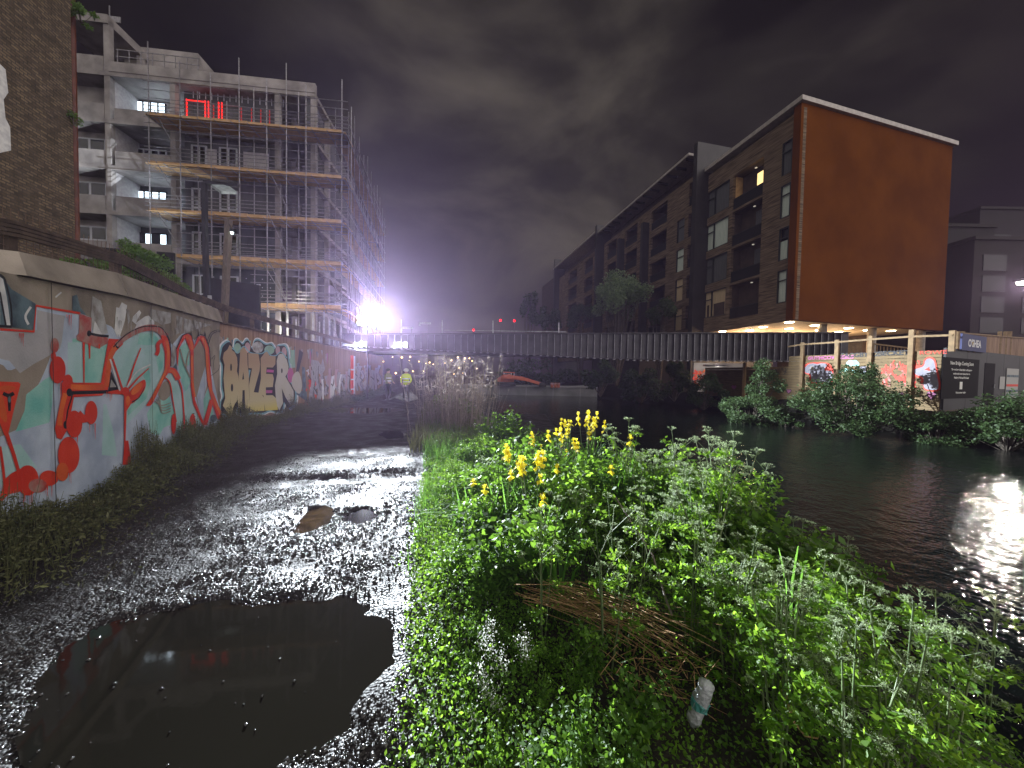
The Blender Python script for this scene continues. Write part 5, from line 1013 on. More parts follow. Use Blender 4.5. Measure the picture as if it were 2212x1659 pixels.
def tubes(A, B, r0_, r1_, mid=None, nseg=3):
    """thin 3-sided stems from A to B (n,3) bent through mid"""
    n = len(A); mid = (A + B) / 2 if mid is None else mid; V = []
    for i in range(nseg + 1):
        f = i / nseg; c = A * (1 - f) ** 2 + mid * 2 * f * (1 - f) + B * f ** 2; r_ = r0_ + (r1_ - r0_) * f
        for k in range(3): a = 2 * np.pi * k / 3; V.append(c + np.array([math.cos(a) * r_, math.sin(a) * r_, 0]))
    V = np.stack(V, 1).reshape(-1, 3); K = 3 * (nseg + 1)
    q = np.array([(3 * i + k, 3 * i + (k + 1) % 3, 3 * i + 3 + (k + 1) % 3, 3 * i + 3 + k) for i in range(nseg) for k in range(3)])
    return V, (q[None] + (np.arange(n) * K)[:, None, None]).reshape(-1, 4)
def bankpts(n, s0, s1, t0, t1, dens=None):
    s = rng.uniform(s0, s1, n); q = rng.uniform(0, 1, n); wl = 3.0 + 0.35 * np.sin(s * 0.7) - 0.9 * np.clip((s - 5) / 4, 0, 1)
    t_ = t0 + q * (t1 * wl / 3.0 - t0)
    if dens is not None: k = rng.uniform(0, 1, n) < dens(s, t_); s, t_ = s[k], t_[k]
    return s, t_, np.stack([U.x * s + NN.x * t_, U.y * s + NN.y * t_, bank_z(s, t_)], 1)
# ground cover: low leaves all over the bank
def cover():
    L_ = []; mi = []
    for n, s1, sz in ((52000, 4.2, .021), (42000, 9.0, .033), (9000, 24, .07)):
        s, t_, Pt = bankpts(n, 0.6 if s1 < 5 else s1 * .45, s1, -0.16, 3.05)
        hh = .10 + .13 * np.clip(vnoise(s, t_, 1.6, 21) + .3, 0, 1.3) + .10 * np.clip(vnoise(s, t_, 4.5, 22), 0, 1)
        hh *= np.clip((t_ + .22) / .35, .25, 1); hh[s < 2.2] *= .8
        gap = vnoise(s, t_, 2.6, 31) > .42; hh[gap & (t_ > .5)] *= .3
        Pt[:, 2] += hh * rng.uniform(.15, 1, n) ** .6; L_.append(leafarr(Pt, sz * rng.uniform(.6, 1.4, n), .62)); mi.append(np.where(vnoise(s, t_, 1.9, 23) > .1, 1, 0))
    n = 30000; s = rng.uniform(.6, 7, n); t_ = rng.uniform(-.2, .55, n) + np.where(rng.uniform(0, 1, n) < .6, .16 * vnoise(s, s * 0, 2.2, 61) + .07 * vnoise(s, s * 0, 7, 62), 0); Pt = np.stack([U.x * s + NN.x * t_, U.y * s + NN.y * t_, bank_z(s, t_) + .12 * rng.uniform(0, 1, n) * np.clip((t_ + .28) / .3, .2, 1)], 1); L_.append(leafarr(Pt, .017 * rng.uniform(.6, 1.5, n) * (1 + s * .08), .6)); mi.append(np.ones(n))
    V, Fq = cat_arr(L_); return V, Fq, np.concatenate(mi)
V_, F_, mi_ = cover(); npmesh('ground_cover', V_, F_, [m_lf, m_lf2], mi=mi_, kind='stuff', label='low leafy green ground cover spread over the canal bank', cat='ground cover')
s, t_, Pt = bankpts(16000, 2.6, 15, -.2, 2.9, lambda s, t_: np.clip(.25 + vnoise(s, t_, 1.3, 41) + .5 * (t_ < .6), 0.05, 1)); V_, F_ = blades(Pt, .10 + .22 * rng.uniform(0, 1, len(Pt)) * (1 + .6 * (s > 5)), .5, .006, 3)
npmesh('grass', V_, F_, [m_gr], kind='stuff', label='long wet grass growing through the canal bank and path edge', cat='grass')
s, t_, Pt = bankpts(7000, 7, 16, -.5, 1.6); V_, F_ = blades(Pt, .2 + .3 * rng.uniform(0, 1, len(Pt)), .5, .008, 3)
npmesh('dull_grass', V_, F_, [m_lfd], kind='stuff', label='dull grey green grass around the foot of the dry reeds', cat='grass')
# weeds along the foot of the wall
def weeds(A, B, nv, n, w0, hmax, sz):
    f = rng.uniform(0, 1, n); o = np.abs(rng.normal(0, .4, n)) * w0; base = np.array(A)[None] * (1 - f[:, None]) + np.array(B)[None] * f[:, None] + np.array(nv)[None] * (o[:, None] + .03)
    L = (B - A).length; hh = hmax * np.clip(1 - o / w0 / 1.1, .12, 1) * (.7 + .5 * vnoise(f * L, f * 0, 2.2, 51) + .3 * vnoise(f * L, o, 7, 52))
    base[:, 2] = hh * rng.uniform(0, 1, n) ** .75 - .02; lv = leafarr(base, sz * rng.uniform(.5, 1.3, n), .35, .3)
    n2 = n // 14; i = rng.integers(0, n, n2); P0 = base[i].copy(); top = hh[i] * rng.uniform(.7, 1.25, n2); P0[:, 2] = -.02; P1 = P0 + rng.normal(0, .05, (n2, 3)); P1[:, 2] = top
    return cat_arr([lv, tubes(P0, P1, .003, .0015)])
V_, F_ = cat_arr([weeds(W0 - dW * 1.2, W1, nW, 46000, .75, .62, .04), weeds(W1, W1 + dH * 9, nH, 20000, .8, .6, .055)])
npmesh('nettles', V_, F_, [m_lfd], kind='stuff', label='olive weeds and nettles along the foot of the graffiti wall', cat='weeds')
V_, F_ = weeds(W1 + dH * 9, W2, nH, 6000, 1.0, .6, .09); npmesh('weeds', V_, F_, [m_lfk], kind='stuff', label='dark weeds at the foot of the far end of the timber hoarding', cat='weeds')
# ---- umbellifers
def umbel(c, r_, nray=11):
    c = np.array(c); L_ = []; th = rng.uniform(0, 2 * np.pi, nray); rr_ = r_ * np.sqrt(rng.uniform(.1, 1, nray)); tip = c + np.stack([np.cos(th) * rr_, np.sin(th) * rr_, .25 * r_ - .35 * rr_ ** 2 / r_ + 0 * rr_], 1)
    st_ = tubes(np.repeat((c - [0, 0, r_ * .75])[None], nray, 0), tip, .0016, .001, nseg=1)
    m_ = 13; C_ = np.repeat(tip, m_, 0) + rng.normal(0, r_ * .11, (nray * m_, 3)) * [1, 1, .5]; fl = leafarr(C_, r_ * .13, .9, 1.5); return st_, fl
def parsley(hh, nst, seed, lsz=.03):
    global rng
    old = rng; rng = np.random.default_rng(seed)
    root = empty('cow_parsley', (0, 0, 0)); S_, Lv = [], []; heads = []
    for i in range(nst):
        th = rng.uniform(0, 6.28); ln = rng.uniform(.05, .28) * hh; top = np.array([math.cos(th) * ln, math.sin(th) * ln, hh * rng.uniform(.72, 1.08)]); b0 = np.array([math.cos(th) * .03, math.sin(th) * .03, 0]); mid = (b0 + top) / 2 * [.6, .6, 1.1]
        S_.append(tubes(b0[None], top[None], .007, .003, mid[None], 5))
        nb = rng.integers(2, 5)
        for k in range(nb):
            f = rng.uniform(.45, .95); p = b0 * (1 - f) ** 2 + mid * 2 * f * (1 - f) + top * f ** 2; a = rng.uniform(0, 6.28); e_ = p + np.array([math.cos(a), math.sin(a), rng.uniform(.6, 1.3)]) * hh * rng.uniform(.09, .2); S_.append(tubes(p[None], e_[None], .003, .0018))
            heads.append((e_, rng.uniform(.022, .045)))
        heads.append((top, rng.uniform(.03, .055)))
        for k in range(rng.integers(5, 9)):      # pinnate leaves
            f = rng.uniform(.08, .85); p = b0 * (1 - f) ** 2 + mid * 2 * f * (1 - f) + top * f ** 2; a = rng.uniform(0, 6.28); dr = np.array([math.cos(a), math.sin(a), rng.uniform(-.1, .5)]); ll = hh * rng.uniform(.16, .32) * (1.15 - f * .6); e_ = p + dr * ll
            S_.append(tubes(p[None], e_[None], .002, .001, ((p + e_) / 2 + [0, 0, ll * .12])[None])); g = rng.uniform(.25, 1.05, 34); sd = np.array([-dr[1], dr[0], 0]); C_ = p + dr * ll * g[:, None] + sd * (rng.uniform(-1, 1, 34) * ll * .38 * (1.15 - g))[:, None] + rng.normal(0, .008, (34, 3)); Lv.append(leafarr(C_, lsz, .55, .8))
    V, Fq = cat_arr(S_); npmesh('stem', V, Fq, [m_st], root); V, Fq = cat_arr(Lv); npmesh('leaves', V, Fq, [m_lf2], root)
    nh = 0
    for c, r_ in heads:
        st_, fl = umbel(c, r_); V, Fq = cat_arr([st_, fl]); mi_ = np.concatenate([np.zeros(len(st_[1])), np.ones(len(fl[1]))]); npmesh('flower_head', V, Fq, [m_st, m_umb], root, mi=mi_)
    rng = old; return root
PR = [parsley(.85, 4, 11), parsley(.72, 3, 12), parsley(.95, 3, 13), parsley(.6, 4, 14)]
def bz1(p):
    s = p.x * U.x + p.y * U.y; t_ = p.x * NN.x + p.y * NN.y; return float(bank_z(np.array([s]), np.array([t_]))[0])
def place_top(vx, vy, yd, hgt):
    """put a plant of height hgt so that its top is seen at (vx,vy), near depth yd"""
    best = None
    for k in range(-6, 7):
        y = yd * (1 + k * .05); p = at_d(vx, vy, y); g = bz1(p); e_ = abs((p.z - g) - hgt)
        if best is None or e_ < best[0]: best = (e_, p, g)
    return Vector((best[1].x, best[1].y, best[2])), best[1].z - best[2]
CPL = [(1355, 905, 4.3), (1425, 930, 4.0), (1480, 925, 3.9), (1515, 950, 3.7), (1578, 915, 3.8), (1545, 975, 3.4), (1590, 990, 3.3), (1390, 960, 3.6), (1330, 960, 4.0), (1455, 985, 3.2), (1500, 1010, 3.0), (1300, 1010, 3.4), (1400, 1040, 2.9), (1250, 1040, 3.4), (1350, 1075, 2.7), (1560, 1060, 2.9),
       (1500, 1100, 2.4), (1730, 1120, 2.5), (1800, 1150, 2.4), (1640, 1170, 2.3), (1700, 1240, 2.0), (1860, 1260, 2.0), (1180, 1085, 3.0), (1060, 985, 5.0), (1950, 1300, 1.85), (2050, 1290, 1.8), (2150, 1310, 1.75), (1700, 1290, 1.9), (1850, 1330, 1.8), (2060, 1360, 1.6), (1345, 925, 4.6), (1410, 915, 4.4), (1465, 950, 4.1), (1540, 930, 4.0), (1565, 945, 3.5), (1430, 1000, 3.4), (1530, 1030, 2.9), (1470, 1060, 2.6), (1590, 1120, 2.6), (1620, 1230, 2.1), (1680, 1200, 2.3), (1760, 1190, 2.2), (1320, 1120, 2.7), (1540, 1200, 2.1)]
CW = ['behind the irises', 'at the water edge', 'over the dark hollow', 'low on the bank']
for i, (vx, vy, yd) in enumerate(CPL):
    pi_ = i % 4; o = PR[pi_] if i < 4 else copy_tree(PR[pi_]); hgt = [.85, .72, .95, .6][pi_] * 1.05; p, hh = place_top(vx, vy, yd, hgt); f = min(max(hh / hgt, .45), 1.5)
    o.location = p; o.rotation_euler = (0, 0, rng.uniform(0, 6.28)); o.scale = (f * 1.0, f * 1.0, f)
    wh = ('tall white flowered cow parsley rising against the water', 'leafy cow parsley on the green bank right of the path', 'cow parsley hanging over the water at the lower right')[0 if vy < 1000 else 1 if vx < 1700 else 2]
    tag(o, wh, 'wild plant', 'cow parsley on the canal bank'); o['vx'] = float(vx)
for j, o in enumerate(sorted([o for o in COL.objects if o.get('category') == 'wild plant'], key=lambda q: q['vx'])):
    o['label'] = 'cow parsley with flat white flower heads on the canal bank, %s from the left' % ORD[j]; del o['vx']
# ---- yellow irises
def iris(hh, nl, nf, seed):
    global rng
    old = rng; rng = np.random.default_rng(seed); root = empty('yellow_iris')
    B0 = np.zeros((nl, 3)); B0[:, :2] = rng.normal(0, .07, (nl, 2)); V, Fq = blades(B0, hh * rng.uniform(.7, 1.1, nl), .45, .026, 6, 1.2); npmesh('strap_leaves', V, Fq, [m_gr], root)
    for i in range(nf):
        th = rng.uniform(0, 6.28); top = np.array([math.cos(th) * .16 * hh * rng.uniform(.2, 1.3), math.sin(th) * .16 * hh, hh * rng.uniform(.85, 1.1)]); st_ = tubes(np.zeros((1, 3)), top[None], .006, .004)
        Lq = [st_]; nb = 0
        for z_ in (0, -.075) if rng.uniform() < .35 else (0,):
            c = top + [rng.uniform(-.015, .015), rng.uniform(-.015, .015), z_]
            n_ = 3; a = 2 * np.pi * np.arange(n_) / n_ + rng.uniform(0, 2, 3) * .5 + rng.uniform(0, 6); Bp = np.repeat(c[None], n_, 0); r_ = .042 * rng.uniform(.8, 1.2); 
            for j, (up_, out, w_) in enumerate(((.045, .55, .026), (-.035, 1.1, .048), (.02, .9, .03))):
                a2 = a + j * .9; d = np.stack([np.cos(a2), np.sin(a2), np.zeros(n_)], 1); s_ = np.stack([-np.sin(a2), np.cos(a2), np.zeros(n_)], 1)
                v = np.stack([Bp, Bp + d * r_ * .6 * out + s_ * w_ * .5 + [0, 0, up_ + .012], Bp + d * r_ * out + [0, 0, up_ * 1.2 - .006], Bp + d * r_ * .6 * out - s_ * w_ * .5 + [0, 0, up_ + .012]], 1).reshape(-1, 3); Lq.append((v, np.arange(4 * n_).reshape(-1, 4))); nb += n_
        V, Fq = cat_arr(Lq); mi_ = np.r_[np.zeros(len(st_[1])), np.ones(nb)]; npmesh('flower', V, Fq, [m_st, m_yl], root, mi=mi_)
    rng = old; return root
IR = [iris(.9, 30, 6, 21), iris(.75, 22, 5, 22), iris(.8, 26, 1, 23)]
IPL = [(1270, 898, 4.7, 0), (1225, 915, 4.8, 0), (1205, 935, 4.6, 0), (1285, 915, 4.4, 0), (1165, 945, 4.7, 1), (1180, 985, 4.2, 1), (1115, 975, 4.9, 1), (1150, 1000, 4.1, 1), (1090, 1010, 4.6, 2), (1060, 1040, 4.4, 2), (1240, 960, 4.3, 1), (1330, 1000, 3.6, 2), (1010, 1030, 4.9, 2), (1360, 925, 4.2, 2), (1190, 1060, 3.5, 2)]
seen = set()
for i, (vx, vy, yd, k) in enumerate(IPL):
    o = IR[k] if k not in seen else copy_tree(IR[k]); seen.add(k); hgt = [.95, .8, .8][k]; p, hh = place_top(vx, vy, yd, hgt); f = min(max(hh / hgt, .5), 1.4); o.location = p; o.rotation_euler = (0, 0, rng.uniform(0, 6.28)); o.scale = (1.0, 1.0, f)
    tag(o, ('iris clump crowded with yellow flowers', 'iris clump with a few yellow flowers', 'clump of iris leaves with hardly a flower')[k], 'iris', 'yellow irises on the canal bank'); o['vx'] = float(vx)
for j, o in enumerate(sorted([o for o in COL.objects if o.get('category') == 'iris'], key=lambda q: q['vx'])):
    o['label'] += ', %s from the left' % ORD[j]; del o['vx']
for k in range(3): assert k in seen
# big strap leaves with wet silvery tips (foreground right)
sl_ = empty('strap_leaf_clump', at_d(1705, 1330, 2.0), 'tall broad leaves with silvery wet tips in the right foreground', 'plant')
base = at_d(1705, 1400, 2.05); base.z = bz1(base); b = MB()
for (v0, y0, v1_, y1_, w_) in ((1725, 1180, 1712, 1260, .024), (1683, 1185, 1700, 1270, .018), (1738, 1215, 1725, 1290, .022), (1668, 1270, 1690, 1330, .016)):
    p2 = at_d(v0, y0, 2.0); p1 = at_d(v1_, y1_, 2.02); pts = [base, base * .5 + p1 * .5, p1, p2 * .6 + p1 * .4 + Z * .01, p2]
    vs = []; 
    for j, q in enumerate(pts): ww = w_ * (1 - (j / 5) ** 3); vs += [q - Vector((ww / 2, 0, 0)), q + Vector((ww / 2, .006, 0))]
    b.add(vs, [(2 * j, 2 * j + 1, 2 * j + 3, 2 * j + 2) for j in range(4)], m_gr)
b.build('leaves', sl_)
# ---- broad leafy herbs
def herb(hh, n, seed, lsz, mt):
    global rng
    old = rng; rng = np.random.default_rng(seed); root = empty('leafy_herb'); k = 9; th = rng.uniform(0, 6.28, k); top = np.stack([np.cos(th) * hh * .45 * rng.uniform(.2, 1, k), np.sin(th) * hh * .45, hh * rng.uniform(.6, 1, k)], 1); z0 = np.zeros((k, 3)); V, Fq = tubes(z0, top, .004, .002, top * [.3, .3, .7], 4); npmesh('stem', V, Fq, [m_st], root)
    i = rng.integers(0, k, n); f = rng.uniform(.25, 1.05, n) ** .7; C_ = top[i] * f[:, None] * np.stack([f, f, np.ones(n)], 1) + rng.normal(0, hh * .07, (n, 3)); C_[:, 2] = np.abs(C_[:, 2]); V, Fq = leafarr(C_, lsz, .6, .7); npmesh('leaves', V, Fq, [mt], root); rng = old; return root
HB = [herb(.45, 700, 31, .035, m_lf2), herb(.5, 650, 32, .045, m_lf), herb(.38, 800, 33, .024, m_lf2), herb(.6, 600, 34, .05, m_lf)]
HPL = []
for i in range(150):
    s = rng.uniform(1.3, 7.5) if i % 2 else rng.uniform(1.2, 4.0); wl = waterline(s); t_ = rng.uniform(.3, wl * .95)
    q_ = ST(s, t_, -.1) - CP; qx, qy = 1106 + F * q_.dot(rt) / q_.dot(fw), 829.5 - F * q_.dot(up) / q_.dot(fw)
    if 1080 < qx < 1600 and 1230 < qy < 1650 or (s < 1.9 and t_ > 1.0 and i % 3): continue
    HPL.append((s, t_))
for i in range(46): HPL.append((rng.uniform(1.15, 5.0), rng.uniform(.12, .9)))
for i, (s, t_) in enumerate(HPL):
    k = i % 4; o = HB[k] if i < 4 else copy_tree(HB[k]); p = ST(s, t_); p.z = bz1(p); o.location = p; sc_ = (0.6 + .75 * rng.uniform()) * (0.5 if s < 1.9 else 1) * (.45 + .65 * min(t_, 1.2)); o.scale = (sc_ * 1.1, sc_ * 1.1, sc_); o.rotation_euler = (0, 0, rng.uniform(0, 6.28))
    tag(o, ('bushy small leaved green herb on the canal bank', 'broad leaved green herb on the canal bank', 'fine leaved low green herb on the canal bank', 'tall loose leaved herb on the canal bank')[k], 'herb', 'leafy herbs on the canal bank')
# fluffy seed heads left foreground
fs = empty('fluffy_seeded_plant', at_z(1090, 1540, 0), 'plant with clusters of fluffy white seed heads at the bottom of the bank', 'plant'); L_ = []; S_ = []; FL_ = []
for (vx, vy, yd) in ((1060, 1400, 1.75), (1085, 1430, 1.7), (1040, 1450, 1.65), (1130, 1380, 1.8), (1135, 1410, 1.75), (1050, 1490, 1.6), (1075, 1520, 1.55), (1020, 1560, 1.5), (1125, 1640, 1.35), (1135, 1655, 1.32), (1060, 1350, 1.9), (1045, 1385, 1.8)):
    p = at_d(vx, vy, yd); g = np.array(Vector((p.x + .02, p.y + .05, bz1(p)))); c = np.array(p); S_.append(tubes(g[None], c[None], .002, .0015)); n_ = 110; L_.append(leafarr(c + rng.normal(0, .020, (n_, 3)) * [1, 1, 1.8], .009, .8, .2)); g2_ = rng.uniform(.1, .95, 26)[:, None]; FL_.append(leafarr(g * (1 - g2_) + c * g2_ + rng.normal(0, .02, (26, 3)), .028, .4, .3))
V_, F_ = cat_arr(S_); npmesh('stem', V_, F_, [m_st], fs); V_, F_ = cat_arr(L_); npmesh('seed_heads', V_, F_, [m_fl], fs); V_, F_ = cat_arr(FL_); npmesh('leaves', V_, F_, [m_lf2], fs)
# ---- heap of dead stalks
dk = empty('dead_stalk_bundle', at_d(1330, 1320, 1.9), 'fallen bundle of dry brown stalks lying across the green bank', 'dead stalks')
n_ = 64; A_ = []; B_ = []; M_ = []
for i in range(n_):
    f = rng.uniform(0, 1); a = at_d(1130 + rng.uniform(-20, 120), 1290 + rng.uniform(-14, 40), 2.2 + rng.uniform(-.1, .15)); e_ = at_d(1320 + 240 * f + rng.uniform(-20, 20), 1345 + 135 * rng.uniform(.1, 1.0) * (.4 + .6 * f) + rng.uniform(-8, 22), 1.95 - .25 * f); 
    a.z = max(a.z, bz1(a) + .03) + .05; e_.z += .05 + rng.uniform(-.03, .06); a.z += .04; A_.append(a); B_.append(e_); M_.append((a + e_) / 2 + Z * rng.uniform(-.03, .12) + Vector((rng.uniform(-.06, .06), rng.uniform(-.12, .12), 0)))
V_, F_ = tubes(np.array(A_), np.array(B_), .0035, .002, np.array(M_), 4); npmesh('stalks', V_, F_, [m_dry], dk)
n_ = 90; c = np.array(at_d(1430, 1440, 1.78)); A_ = c + rng.normal(0, 1, (n_, 3)) * [.16, .10, .03]; B_ = A_ + rng.normal(0, 1, (n_, 3)) * [.10, .08, .05]; V_, F_ = tubes(A_, B_, .003, .0015); npmesh('twigs', V_, F_, [m_dry], dk)
for (pts) in ([(1330, 1075, 3.0), (1410, 1200, 2.4), (1440, 1300, 2.1), (1452, 1330, 2.05)], [(1690, 1280, 2.0), (1700, 1380, 1.8), (1740, 1430, 1.7)]):
    b = MB(); b.tube([at_d(*q) for q in pts], .007, m_reed, 6); b.build('fallen_stem', label='pale bare stem leaning %s' % ('over the hollow in the middle of the bank' if pts[0][0] < 1500 else 'down the right of the bank'), cat='stem')
tw = [at_d(1690, 1490, 1.55), at_d(1715, 1560, 1.45), at_d(1740, 1590, 1.42), at_d(1765, 1595, 1.40), at_d(1775, 1568, 1.4)]
b = MB(); b.tube(tw, .006, m_dry, 5, .5); b.tube([at_d(1700, 1500, 1.55), tw[1]], .003, m_dry, 4); b.build('curved_twig', label='small hooked brown twig in the dark lower right of the bank', cat='twig')
# crumpled plastic bottle
pb = at_d(1510, 1520, 1.55); bt = empty('plastic_bottle', pb, 'crumpled clear plastic bottle caught in the dead stalks', 'bottle')
m_pet = mat('clear_plastic', (0.55, 0.58, 0.60), .15, (.35, .38, .40), 20, bump=1.0, bscale=40); m_pl = mat('bottle_label', (0.05, 0.22, 0.20), .4)
ax_ = (at_d(1528, 1475, 1.52) - at_d(1496, 1560, 1.56)); cc = at_d(1496, 1560, 1.56)
def lathe(prof, m, n=14, wob=.0):
    b = MB(); d = ax_.normalized(); s_ = d.cross(Z).normalized(); u_ = s_.cross(d); vs = []; fs_ = []
    for i, (f, r_) in enumerate(prof):
        for k in range(n): a = 2 * math.pi * k / n; rr_ = r_ * (1 + wob * math.sin(3 * a + i * 2.1) + wob * .7 * math.cos(5 * a + i)); vs.append(cc + ax_ * f + s_ * (math.cos(a) * rr_) + u_ * (math.sin(a) * rr_))
    for i in range(len(prof) - 1):
        for k in range(n): fs_.append((i * n + k, i * n + (k + 1) % n, (i + 1) * n + (k + 1) % n, (i + 1) * n + k))
    fs_.append(list(range(n))); fs_.append([(len(prof) - 1) * n + k for k in range(n)]); b.add(vs, fs_, m); return b
lathe([(0, .012), (.02, .028), (.15, .032), (.3, .026), (.45, .033), (.6, .034), (.8, .030), (.95, .033), (1.0, .02)], m_pet, wob=.13).build('bottle_body', bt, smooth=True); lathe([(.42, .036), (.45, .037), (.56, .037), (.58, .036)], m_pl, wob=.1).build('label_band', bt)
# ---- dry reeds on the bank
rd = empty('reed_clump', at_z(985, 925, -.1), 'tall clump of dry pale reeds standing at the water edge by the path', 'reeds')
c0 = at_z(985, 930, -.05); n_ = 330; B0 = np.array(c0) + np.stack([rng.normal(0, .42, n_), rng.normal(0, .5, n_), np.zeros(n_)], 1); T_ = B0 + np.stack([rng.normal(0, .16, n_) + (B0[:, 0] - c0.x) * .25, rng.normal(0, .1, n_), rng.uniform(1.0, 2.15, n_)], 1)
V_, F_ = tubes(B0, T_, .006, .003, nseg=3); npmesh('stalks', V_, F_, [m_reed], rd); i = rng.integers(0, n_, 1500); f = rng.uniform(.2, 1, 1500)[:, None]; C_ = B0[i] * (1 - f) + T_[i] * f; V_, F_ = leafarr(C_, .22, .055, .2); npmesh('leaves', V_, F_, [m_reed], rd)
i = T_[:, 2] > 1.75; tp_ = np.repeat(T_[i], 14, 0); V_, F_ = leafarr(tp_ + rng.normal(0, 1, tp_.shape) * [.02, .02, .07], .035, .3, .1); npmesh('plumes', V_, F_, [m_fl if False else m_reed], rd)
b = MB(); p0 = at_z(1000, 965, -.3)
for q in range(9): b.tube([p0, at_d(1060 + q * 4, 915 + q * 9, p0.y - .2)], .006, m_reed, 4, .5)
b.build('bent_reeds', rd)
# ---- shrubs and trees
def shrub(name, c, rx, ry, rz, n, lsz, m, label, group=None, seed=0, cat='shrub', stems=True, trunk=None, lump=.35):
    global rng
    old = rng; rng = np.random.default_rng(100 + seed); root = empty(name, (c[0], c[1], c[2] - rz), label, cat, group)
    k = max(7, int(n / 260)); d = rng.normal(size=(k, 3)); d /= np.linalg.norm(d, axis=1, keepdims=True); d[:, 2] = np.where(d[:, 2] < (-.3 if cat == 'tree' else -.9), -d[:, 2], d[:, 2]); cc = d * rng.uniform(.45, .95, (k, 1)) ; cr_ = rng.uniform(.16, lump, k)
    i = rng.integers(0, k, n); v = rng.normal(size=(n, 3)); v /= np.linalg.norm(v, axis=1, keepdims=True); Pt = (cc[i] + v * (cr_[i] * rng.uniform(.35, 1.1, n) ** .5)[:, None]) * [rx, ry, rz] + np.array(c)
    V, Fq = leafarr(Pt, lsz, .55, .4); npmesh('crown' if cat == 'tree' else 'foliage', V, Fq, [m], root)
    b0 = np.array([c[0], c[1], c[2] - rz if trunk is None else trunk]); E_ = cc * [rx, ry, rz] * .85 + np.array(c); A = np.repeat(b0[None], k, 0); V, Fq = tubes(A, E_, .05 * rz if cat == 'tree' else .03 * max(rz, .5), .01, A * .45 + E_ * .55 * [1, 1, .9] + [0, 0, b0[2] * 0.05], 5); npmesh('branches', V, Fq, [m_bark], root)
    if cat == 'tree': b = MB(); b.tube([Vector(b0), Vector((c[0], c[1], c[2]))], .09 * rz * .5, m_bark, 8, .45); b.build('trunk', root)
    rng = old; return root
def sh(vx0, vx1, vt, vb, y, n, lsz, m, label, seed, cat='shrub', name='shrub', group=None, trunk=None, dy=None):
    a, c = at_d(vx0, (vt + vb) / 2, y), at_d(vx1, (vt + vb) / 2, y); zt, zb = at_d((vx0 + vx1) / 2, vt, y).z, at_d((vx0 + vx1) / 2, vb, y).z
    rx = (c.x - a.x) / 2; return shrub(name, ((a.x + c.x) / 2, y, (zt + zb) / 2), rx / 1.1, (dy or min(rx, 1.6)), (zt - zb) / 2 / 1.1, n, lsz, m, label, group, seed, cat, trunk=trunk)
GB = 'shrubs on the far bank'
m_sh2 = leafmat('shrub_leaf', (0.020, 0.045, 0.012), (0.055, 0.10, 0.028), .3, .6)
sh(1250, 1345, 778, 862, 33, 3500, .22, m_lfk, 'dark rounded bush beyond the bridge behind the barge end', 1, group=GB); sh(1330, 1440, 782, 876, 29, 4500, .2, m_lfk, 'wide dark bush under the middle of the bridge span', 2, group=GB)
sh(1425, 1490, 775, 872, 27, 3500, .18, m_sh2, 'dense green bush under the bridge left of the lit underpass', 3, group=GB); sh(1475, 1568, 806, 890, 23, 5000, .14, m_sh2, 'round green bush at the water left of the slatted wall', 4, group=GB)
sh(1550, 1700, 850, 930, 17.6, 7000, .10, m_sh2, 'low spreading bush at the water under the painted hearts', 5, group=GB); sh(1605, 1690, 778, 880, 19.5, 3800, .12, m_sh2, 'upright leafy bush against the left of the slatted wall', 6, group=GB)
sh(1720, 1975, 800, 945, 14.3, 17000, .10, m_sh2, 'largest dark bush in front of the tagged slatted wall', 7, group=GB); sh(1820, 1905, 770, 880, 15.6, 4500, .09, m_sh2, 'taller pointed bush growing behind the largest dark bush', 8, group=GB)
sh(1960, 2085, 890, 975, 12.7, 6500, .09, m_sh2, 'low bush at the water below the charcoal hoarding', 9, group=GB); sh(2090, 2270, 848, 985, 11.5, 9000, .10, m_sh2, 'bright lit bush in front of the hoarding at the right edge', 10, group=GB); sh(2240, 2420, 860, 1010, 13.0, 5000, .10, m_sh2, 'bush just past the bright bush at the right edge', 17, group=GB)
sh(1660, 1740, 870, 935, 16.4, 3500, .10, m_sh2, 'small bush between the low spreading bush and the largest one', 18, group=GB)
GT = 'trees along the canal beyond the bridge'
sh(1272, 1400, 588, 735, 42, 9000, .30, leafmat('willow_leaf', (0.12, 0.19, 0.10), (0.26, 0.36, 0.18), .4), 'tall willow in front of the apartment block above the bridge', 11, 'tree', 'willow_tree', GT, trunk=0.2, dy=4); sh(1395, 1462, 640, 730, 38, 2500, .3, m_sh2, 'small green tree right of the willow above the bridge', 12, 'tree', 'tree', GT, trunk=.2, dy=3)
sh(1118, 1165, 622, 740, 75, 2600, .55, m_lfk, 'narrow dark tree left of the far end of the apartment block', 13, 'tree', 'tree', GT, trunk=.2, dy=4); sh(1160, 1225, 650, 745, 68, 2600, .5, m_lfk, 'broad dark tree below the far end of the apartment block', 14, 'tree', 'tree', GT, trunk=.2, dy=5); sh(1220, 1290, 645, 740, 58, 3000, .42, m_lfk, 'dark bluish tree left of the willow', 15, 'tree', 'tree', GT, trunk=.2, dy=5)
sh(1060, 1260, 770, 850, 62, 5000, .5, m_lfk, 'far dark hedge of bushes under the bridge behind the barge', 16, dy=6)
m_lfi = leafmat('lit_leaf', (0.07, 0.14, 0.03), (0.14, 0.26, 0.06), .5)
sh(262, 385, 530, 640, 10.5, 5500, .085, m_lfi, 'bright green shrub behind the ramp fence', 20, dy=1.6); sh(165, 262, 560, 620, 9.5, 1800, .07, m_lfi, 'dark green shrub left of the fence post', 21, dy=1.0)
sh(150, 200, 8, 52, 14.5, 700, .10, m_lfi, 'leafy plant growing on top of the brick building corner', 22, 'plant', 'rooftop_plant', dy=.5); sh(147, 170, 240, 272, 13.9, 260, .08, m_lfi, 'small yellow green plant sprouting from the brick building edge', 23, 'plant', 'wall_plant', dy=.3)
